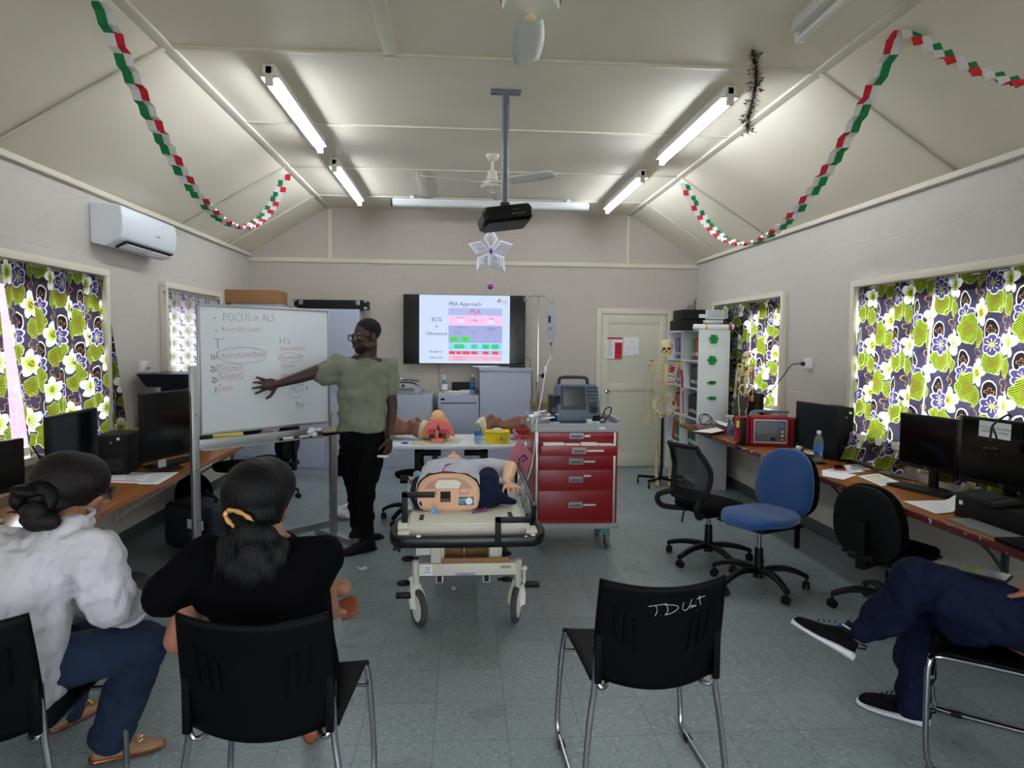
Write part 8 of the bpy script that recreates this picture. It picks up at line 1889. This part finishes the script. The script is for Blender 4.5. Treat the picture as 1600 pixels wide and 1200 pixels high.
mb = MB(); rg = []
for i in range(26):
    a = 2*PI*i/26; rg.append(cl+V(0.045*math.cos(a), -0.042, 0.028*math.sin(a)-0.02*math.cos(a)+0.014))
mb.tube(rg, [0.0075+0.002*math.sin(i*2.1) for i in range(26)], n=8, closed=True); mb.build('hair_clip', mat('gold_rope_clip', (190, 140, 84), 0.4, 0.3), w2, world=True)
MB().ell(hm @ V(0.08, 0.0, -0.045), 0.006).build('earring', mat('gold', (220, 180, 100), 0.2, 0.9), w2, world=True); MB().ell(hm @ V(-0.08, 0.0, -0.045), 0.006).build('earring', MATS['gold'], w2, world=True)
mb = MB(); mb.eloft([(V(-0.61, 2.27, 0.46), V(0.205, 0, 0), V(0, 0.135, 0)), (V(-0.615, 2.265, 0.62), V(0.19, 0, 0), V(0, 0.125, 0)), (V(-0.64, 2.27, 0.78), V(0.205, 0, 0), V(0, 0.13, 0)), (V(-0.655, 2.29, 0.88), V(0.2, 0, 0), V(0, 0.12, 0)), (V(-0.655, 2.31, 0.945), V(0.13, 0, 0), V(0, 0.085, 0)), (V(-0.655, 2.325, 0.965), V(0.085, 0, 0), V(0, 0.07, 0))], n=28)
mb.limb([V(-0.76, 2.29, 0.875), sA, P(262, 930, Y=2.3)], [0.085, 0.085, 0.078]); mb.limb([V(-0.55, 2.3, 0.88), sB+V(0.005, 0, -0.005), P(495, 900, Y=2.36)], [0.085, 0.082, 0.068]); mb.ell(V(-0.80, 2.28, 0.80), (0.09, 0.1, 0.09)); mb.ell(V(-0.52, 2.29, 0.82), (0.09, 0.1, 0.09))
mb.build('black_top', M_btop, w2, world=True, remesh=0.01, relax=3, disp=(0.012, 0.16))
M_pgrey = folds(mat('pale_denim', (128, 136, 144), 0.9)); mb = MB(); mb.ell((-0.61, 2.3, 0.52), (0.18, 0.14, 0.09)); mb.limb([hL, kL, aL+V(-0.1, 0, -0.015)], [0.098, 0.074, 0.052]); mb.limb([hR, kR, aR+V(0, 0, 0.09)], [0.098, 0.074, 0.052]); mb.build('trousers', M_pgrey, w2, world=True, remesh=0.01, relax=2)
M_stud = mat('brown_studded_leather', (126, 66, 40), 0.45, bump=0.5, bscale=90)
t0_, t1_ = P(523, 965, Y=2.68), P(556, 944, Y=2.66)
mb = MB(); shoe_prims(mb, t0_-V(0.05, 0, 0.02), t1_+V(0.01, 0, 0.0), 0.045, 0.07, up=V(0.25, -0.75, 0.7)); mb.build('shoe', M_stud, w2, world=True, remesh=0.006, relax=2)
mb = MB(); shoe_prims(mb, V(-0.605, 2.69, 0.005), V(-0.585, 2.93, 0.005), 0.044, 0.07); mb.build('shoe', M_stud, w2, world=True, remesh=0.006, relax=2)

# ------------------------------------------------------------------ woman in white shirt
M_hairn, b_, tc, sx = newmat('dark_brown_hair'); hairmat(M_hairn, b_, tc, L(7, 6, 7), L(28, 20, 20))
M_wsh = folds(mat('white_shirt_cotton', (180, 178, 184), 0.9), (2.4, 2.4, 1.2), 0.8, 0.035, 5); M_jean = folds(mat('blue_denim', (20, 38, 66), 0.9, var=0.2, vscale=18), (3, 3, 2), 0.4, 0.02)
w1 = thing('person', 'seated woman in white shirt and jeans with a black hair scrunchie', 'person', (-1.5, 2.3, 0))
hc = P(116, 768, Y=2.42); hm = headM(hc, R(180-55), R(10)); r3 = hm.to_3x3()
nb = P(108, 812, Y=2.33)
mb = MB(); head_prims(mb, hm, False); mb.cap(hc+V(0, -0.01, -0.06), nb+V(0, 0, -0.02), 0.05, 0.058)
ax_ = V(0.95, -0.31, 0)
def sec(c, w_, d_): return (V(*c), ax_*w_, V(0.31, 0.95, 0)*d_)
mb.eloft([sec((-1.50, 2.29, 0.47), 0.17, 0.12), sec((-1.47, 2.29, 0.65), 0.14, 0.1), sec((-1.42, 2.30, 0.83), 0.15, 0.1), sec((-1.37, 2.31, 0.94), 0.13, 0.075), sec((nb.x, nb.y, nb.z), 0.055, 0.055)])
sA = V(-1.55, 2.37, 0.90); sB = P(150, 868, Y=2.27); eB = P(172, 945, Y=2.28); wB = V(-1.16, 2.46, 0.665); eA = V(-1.64, 2.42, 0.66); wA = V(-1.4, 2.62, 0.62)
mb.limb([V(-1.46, 2.33, 0.92), sA, eA, wA], [0.06, 0.056, 0.043, 0.027]); mb.limb([V(-1.28, 2.29, 0.92), sB, eB, wB], [0.06, 0.056, 0.043, 0.027]); hand(mb, wA, V(0.8, 0.5, -0.1), V(0, 0, -1), 1, k=0.92); hand(mb, wB, V(-0.1, 0.95, -0.05), V(0, 0, -1), -1, k=0.92)
hR, hL = V(-1.40, 2.29, 0.53), V(-1.57, 2.36, 0.53); kR = P(222, 1005, Y=2.44); aR = P(172, 1160, Y=2.60); kL = V(-1.50, 2.80, 0.52); aL = P(100, 1125, Y=2.93)
mb.limb([hR, kR, aR], [0.085, 0.058, 0.036]); mb.limb([hL, kL, aL], [0.085, 0.058, 0.036])
mb.build('body', M_skl, w1, world=True, remesh=0.0075, relax=2); eyes(w1, hm); glasses(w1, hm, mat('dark_glasses_frame', (30, 30, 34), 0.3), 0.9)
MB().ell(hm @ V(0, -0.103, -0.053), (0.018, 0.006, 0.005), rot=r3).ell(hm @ V(0, -0.1, -0.063), (0.017, 0.007, 0.006), rot=r3).build('lips', mat('pink_lips', (150, 84, 80), 0.4), w1, world=True)
mb = MB(); mb.ell(hm @ V(0, 0.03, 0.028), (0.106, 0.112, 0.112), rot=r3, n=24).ell(hm @ V(0, 0.05, -0.035), (0.1, 0.088, 0.09), rot=r3, n=24).ell(hm @ V(0, -0.012, 0.045), (0.1, 0.092, 0.09), rot=r3, n=24).ell(hm @ V(0.0, 0.06, -0.09), (0.07, 0.05, 0.06), rot=r3, n=24)
sc_ = P(62, 778, Y=2.31); mb.limb([hm @ V(0, 0.09, -0.02), sc_], [0.062, 0.045])
mb.build('hair', M_hairn, w1, world=True, remesh=0.007, relax=4)
mb = MB()
for (u, v, r_) in ((52, 798, 0.04), (58, 815, 0.045), (75, 815, 0.04), (45, 812, 0.03)): mb.ell(P(u, v, Y=2.24), (r_, r_*0.8, r_*0.75))
mb.build('ponytail', M_hairn, w1, world=True, remesh=0.007, relax=3)
mb = MB(); rnd = random.Random(5)
for i in range(12):
    a = 2*PI*i/12; c = sc_+V(0.045*math.cos(a)-0.0, 0.01*math.sin(a)-0.02, 0.042*math.sin(a)); mb.ell(c, (0.028, 0.024, 0.022), rot=RZ(a), n=10)
mb.ell(P(38, 768, Y=2.27), (0.045, 0.03, 0.02), rot=RY(0.2)).ell(P(28, 782, Y=2.27), (0.026, 0.026, 0.034))
mb.build('scrunchie', mat('black_satin', (8, 8, 9), 0.5, spec=0.2, bump=0.5, bscale=40), w1, world=True, remesh=0.007, relax=1)
mb = MB(); mb.eloft([sec((-1.52, 2.27, 0.44), 0.235, 0.16), sec((-1.50, 2.27, 0.58), 0.21, 0.15), sec((-1.46, 2.285, 0.74), 0.195, 0.14), sec((-1.42, 2.30, 0.86), 0.2, 0.13), sec((-1.38, 2.31, 0.94), 0.15, 0.105), sec((nb.x-0.01, nb.y, nb.z-0.02), 0.095, 0.085), sec((nb.x, nb.y+0.01, nb.z+0.015), 0.075, 0.072)], n=28)
mb.limb([V(-1.46, 2.33, 0.89), sA, eA, wA], [0.095, 0.092, 0.075, 0.055]); mb.limb([V(-1.29, 2.29, 0.90), sB, eB, eB.lerp(wB, 0.8)], [0.09, 0.088, 0.078, 0.062]); mb.ell(V(-1.44, 2.2, 0.52), (0.12, 0.1, 0.12))
sh1 = mb.build('shirt', M_wsh, w1, world=True, remesh=0.010, relax=3, disp=(0.017, 0.09))
c = nb+V(0, 0.005, 0.012); MB().tube([c+ax_*0.07*math.cos(a)+V(0.31, 0.95, 0)*0.066*math.sin(a)+V(0, 0, 0.008*math.sin(a*1)) for a in [i*PI/10 for i in range(20)]], 0.008, n=8, closed=True).build('collar', M_wsh, sh1, world=True)
p_ = eB.lerp(wB, 0.8); MB().cyl(p_-(wB-eB)*0.1, p_+(wB-eB)*0.08, 0.068, 0.06, n=20).build('rolled_cuff', M_wsh, sh1, world=True, solid=0.004)
mb = MB(); mb.ell((-1.5, 2.3, 0.53), (0.18, 0.15, 0.09)); mb.limb([hR, kR, aR.lerp(kR, 0.1)+V(0, 0, 0.0), aR+V(0, 0, 0.03)], [0.1, 0.085, 0.07, 0.072]); mb.limb([hL, kL, aL+V(0, 0, 0.02)], [0.1, 0.08, 0.068]); mb.build('jeans', M_jean, w1, world=True, remesh=0.01, relax=2, disp=(0.012, 0.1))
M_tanl = mat('tan_loafer_leather', (150, 112, 82), 0.5)
for (hl, te) in ((P(142, 1190, Z=0.004), P(264, 1160, Z=0.004)), (P(78, 1143, Z=0.004), P(152, 1106, Z=0.004))):
    dd = (te-hl).normalized(); te = hl+dd*0.25; mb = MB(); shoe_prims(mb, hl, te, 0.044, 0.062); s_ = mb.build('loafer', M_tanl, w1, world=True, remesh=0.006, relax=2)
    q = MB(); sole_prims(q, hl, te, 0.045, 0.01); q.build('sole', mat('copper_heel', (150, 84, 60), 0.3, 0.5), s_, world=True)
    c = hl+dd*0.165+V(0, 0, 0.05); sd = dd.cross(V(0, 0, 1)); q = MB()
    for s in (-1, 1): q.tube([c+sd*s*0.014+V(dd.x*0.01*math.cos(a), dd.y*0.01*math.cos(a), 0)+sd*0.012*math.sin(a)+V(0, 0, -0.002*abs(math.sin(a))) for a in [i*PI/6 for i in range(12)]], 0.0022, n=6, closed=True)
    q.build('gold_buckle', MATS['gold'], s_, world=True)

# ------------------------------------------------------------------ man at the right edge
M_skm = mat('medium_brown_skin', (140, 92, 68), 0.5, var=0.06, vscale=20); M_scrub = folds(mat('navy_scrub_cloth', (17, 22, 46), 0.92, spec=0.15, var=0.1, vscale=25), (2.5, 2.5, 2.5), 0.5, 0.025)
m1 = thing('person', 'seated man in navy trousers with crossed legs and white soled black trainers, right edge', 'person', (2.2, 2.45, 0))
fd = V(-0.79, 0.61, 0); rt_ = V(0.61, 0.79, 0)
pel = V(2.24, 2.40, 0.53); hc = V(2.50, 2.20, 1.22); hm = headM(hc, math.atan2(fd.x, -fd.y), R(-8)); r3 = hm.to_3x3()
def sec(c, w_, d_): return (V(*c), rt_*w_, fd*d_)
hn, hf = pel-rt_*0.09+fd*0.03, pel+rt_*0.09+fd*0.03
kN = P(1430, 908, Y=2.56); aN = P(1345, 992, Y=2.76); kF = V(1.98, 2.76, 0.5); aF = P(1427, 1110, Y=2.70)
mb = MB(); head_prims(mb, hm); mb.cap(hc+V(0, 0, -0.06), V(2.49, 2.19, 1.05), 0.055, 0.06)
mb.eloft([sec((2.28, 2.37, 0.48), 0.17, 0.12), sec((2.38, 2.29, 0.7), 0.16, 0.11), sec((2.45, 2.23, 0.9), 0.17, 0.11), sec((2.48, 2.2, 0.99), 0.14, 0.08), sec((2.49, 2.19, 1.05), 0.06, 0.06)])
sN = V(2.48, 2.20, 0.97)-rt_*0.19; sF = V(2.48, 2.20, 0.97)+rt_*0.19; wN = P(1632, 926, Y=2.30); eN = sN+V(0.06, 0.0, -0.25); wF = V(2.44, 2.44, 0.72); eF = sF+V(-0.02, 0.02, -0.26)
mb.limb([V(2.48, 2.2, 0.98), sN, eN, wN], [0.06, 0.056, 0.045, 0.032]); mb.limb([V(2.48, 2.2, 0.98), sF, eF, wF], [0.06, 0.056, 0.043, 0.03])
hand(mb, wN, P(1590, 914, Y=2.40)-wN, V(0.2, -0.2, -1), 1, k=1.0, curls=[1.2, 1.25, 1.3, 1.35]); hand(mb, wF, V(-0.5, 0.7, 0.0), V(0, 0, -1), -1, k=1.0, curl=0.4)
mb.limb([hn, kN, aN], [0.09, 0.06, 0.037]); mb.limb([hf, kF, aF], [0.09, 0.06, 0.037]); mb.build('body', M_skm, m1, world=True, remesh=0.0075, relax=2); eyes(m1, hm)
MB().ell(hm @ V(0, 0.024, 0.05), (0.082, 0.095, 0.084), rot=r3).build('hair', MATS['short_black_hair'], m1, world=True)
mb = MB(); mb.eloft([sec((2.29, 2.36, 0.5), 0.195, 0.14), sec((2.38, 2.29, 0.7), 0.19, 0.135), sec((2.45, 2.23, 0.9), 0.2, 0.13), sec((2.48, 2.2, 0.99), 0.17, 0.1), sec((2.49, 2.19, 1.05), 0.085, 0.075)], n=24); mb.limb([V(2.48, 2.2, 0.96), sN, sN.lerp(eN, 0.7)], [0.085, 0.082, 0.072]); mb.limb([V(2.48, 2.2, 0.96), sF, sF.lerp(eF, 0.7)], [0.085, 0.082, 0.072]); mb.build('scrub_top', M_scrub, m1, world=True, remesh=0.011, relax=3)
mb = MB(); mb.ell(pel, (0.17, 0.17, 0.1)); mb.ell(hn+V(0.02, -0.02, 0.05), (0.135, 0.125, 0.095)); mb.limb([hn+V(0, 0, 0.042), hn.lerp(kN, 0.5)+V(0, 0, 0.014), kN, kN.lerp(aN, 0.5)+V(0.0, -0.0, -0.02), aN.lerp(kN, 0.06)], [0.12, 0.112, 0.088, 0.08, 0.058]); mb.limb([hf, hf.lerp(kF, 0.5), kF, kF.lerp(aF, 0.5), aF+V(0, 0, 0.02)], [0.11, 0.105, 0.09, 0.078, 0.07]); mb.ell(hn.lerp(kN, 0.6)+V(0.04, 0.03, -0.08), (0.13, 0.13, 0.09)); mb.build('trousers', M_scrub, m1, world=True, remesh=0.011, relax=3, disp=(0.022, 0.12))
M_tr = mat('black_knit_trainer', (10, 10, 12), 0.85, spec=0.15, bump=0.5, bscale=350); M_ts = mat('white_foam_sole', (206, 206, 212), 0.6)
for (hl, te, up) in ((P(1333, 1033, Y=2.78), P(1237, 975, Y=2.93), V(0.42, 0.1, 0.9)), (P(1453, 1136, Z=0.0), P(1342, 1098, Z=0.0), None)):
    dd = (te-hl).normalized(); upv = up or V(0, 0, 1); upv = (upv-dd*upv.dot(dd)).normalized(); hl = hl+dd*0.01
    mb = MB(); shoe_prims(mb, hl+upv*0.018, te+upv*0.014, 0.046, 0.092, up=upv); s_ = mb.build('trainer', M_tr, m1, world=True, remesh=0.006, relax=2)
    q = MB(); sole_prims(q, hl, te, 0.05, 0.024, up=upv); q.build('sole', M_ts, s_, world=True)
    q = MB(); sd = dd.cross(upv)
    for k in range(4): c = hl+dd*(0.12+0.02*k)+upv*(0.108-0.011*k); q.tube([c-sd*0.018, c+upv*0.004, c+sd*0.018], 0.003, n=5)
    q.build('laces', M_blackcloth, s_, world=True); q = MB(); q.tube([hl-dd*0.004+upv*0.08, hl-dd*0.03+upv*0.085, hl-dd*0.028+upv*0.07, hl-dd*0.002+upv*0.06], 0.004, n=6); q.build('heel_loop', M_blackcloth, s_, world=True)
    ac = hl+dd*0.055
    MB().cyl(ac+upv*0.09, ac+upv*0.14+dd*-0.01, 0.038, 0.036, n=20).build('sock', mat('black_sock', (16, 18, 26), 0.9), m1, world=True)
    if up: MB().cyl(ac+upv*0.112, ac+upv*0.119, 0.0392, 0.0392, n=20, cap=False).build('sock_band', M_paper, m1, world=True, solid=0.001); MB().tube([ac+dd*0.045+upv*0.1-sd*0.02, ac+dd*0.04+upv*0.115, ac+dd*0.045+upv*0.1+sd*0.02], 0.006, n=6).build('blue_tongue_tab', mat('blue_tab', (30, 80, 180), 0.6), m1, world=True)
a_ = P(1507, 892, Y=2.49); b_ = P(1574, 908, Y=2.37)
t = thing('phone', 'black phone lying on the crossed thigh of the man at the right edge', 'phone', (a_+b_)/2+V(0, 0, 0.012)); M = frame((a_+b_)/2+V(0, 0, 0.004), b_-a_, V(0.6, 0.75, 0.12))
mb = MB().b2((-0.08, -0.038, 0), (0.08, 0.038, 0.009), bev=0.003); bmesh.ops.transform(mb.bm, matrix=M, verts=mb.bm.verts); mb.build('case', M_black, t, world=True); mb = MB().b2((-0.075, -0.034, 0.009), (0.075, 0.034, 0.0105)); bmesh.ops.transform(mb.bm, matrix=M, verts=mb.bm.verts); mb.build('screen', M_screen, t, world=True)
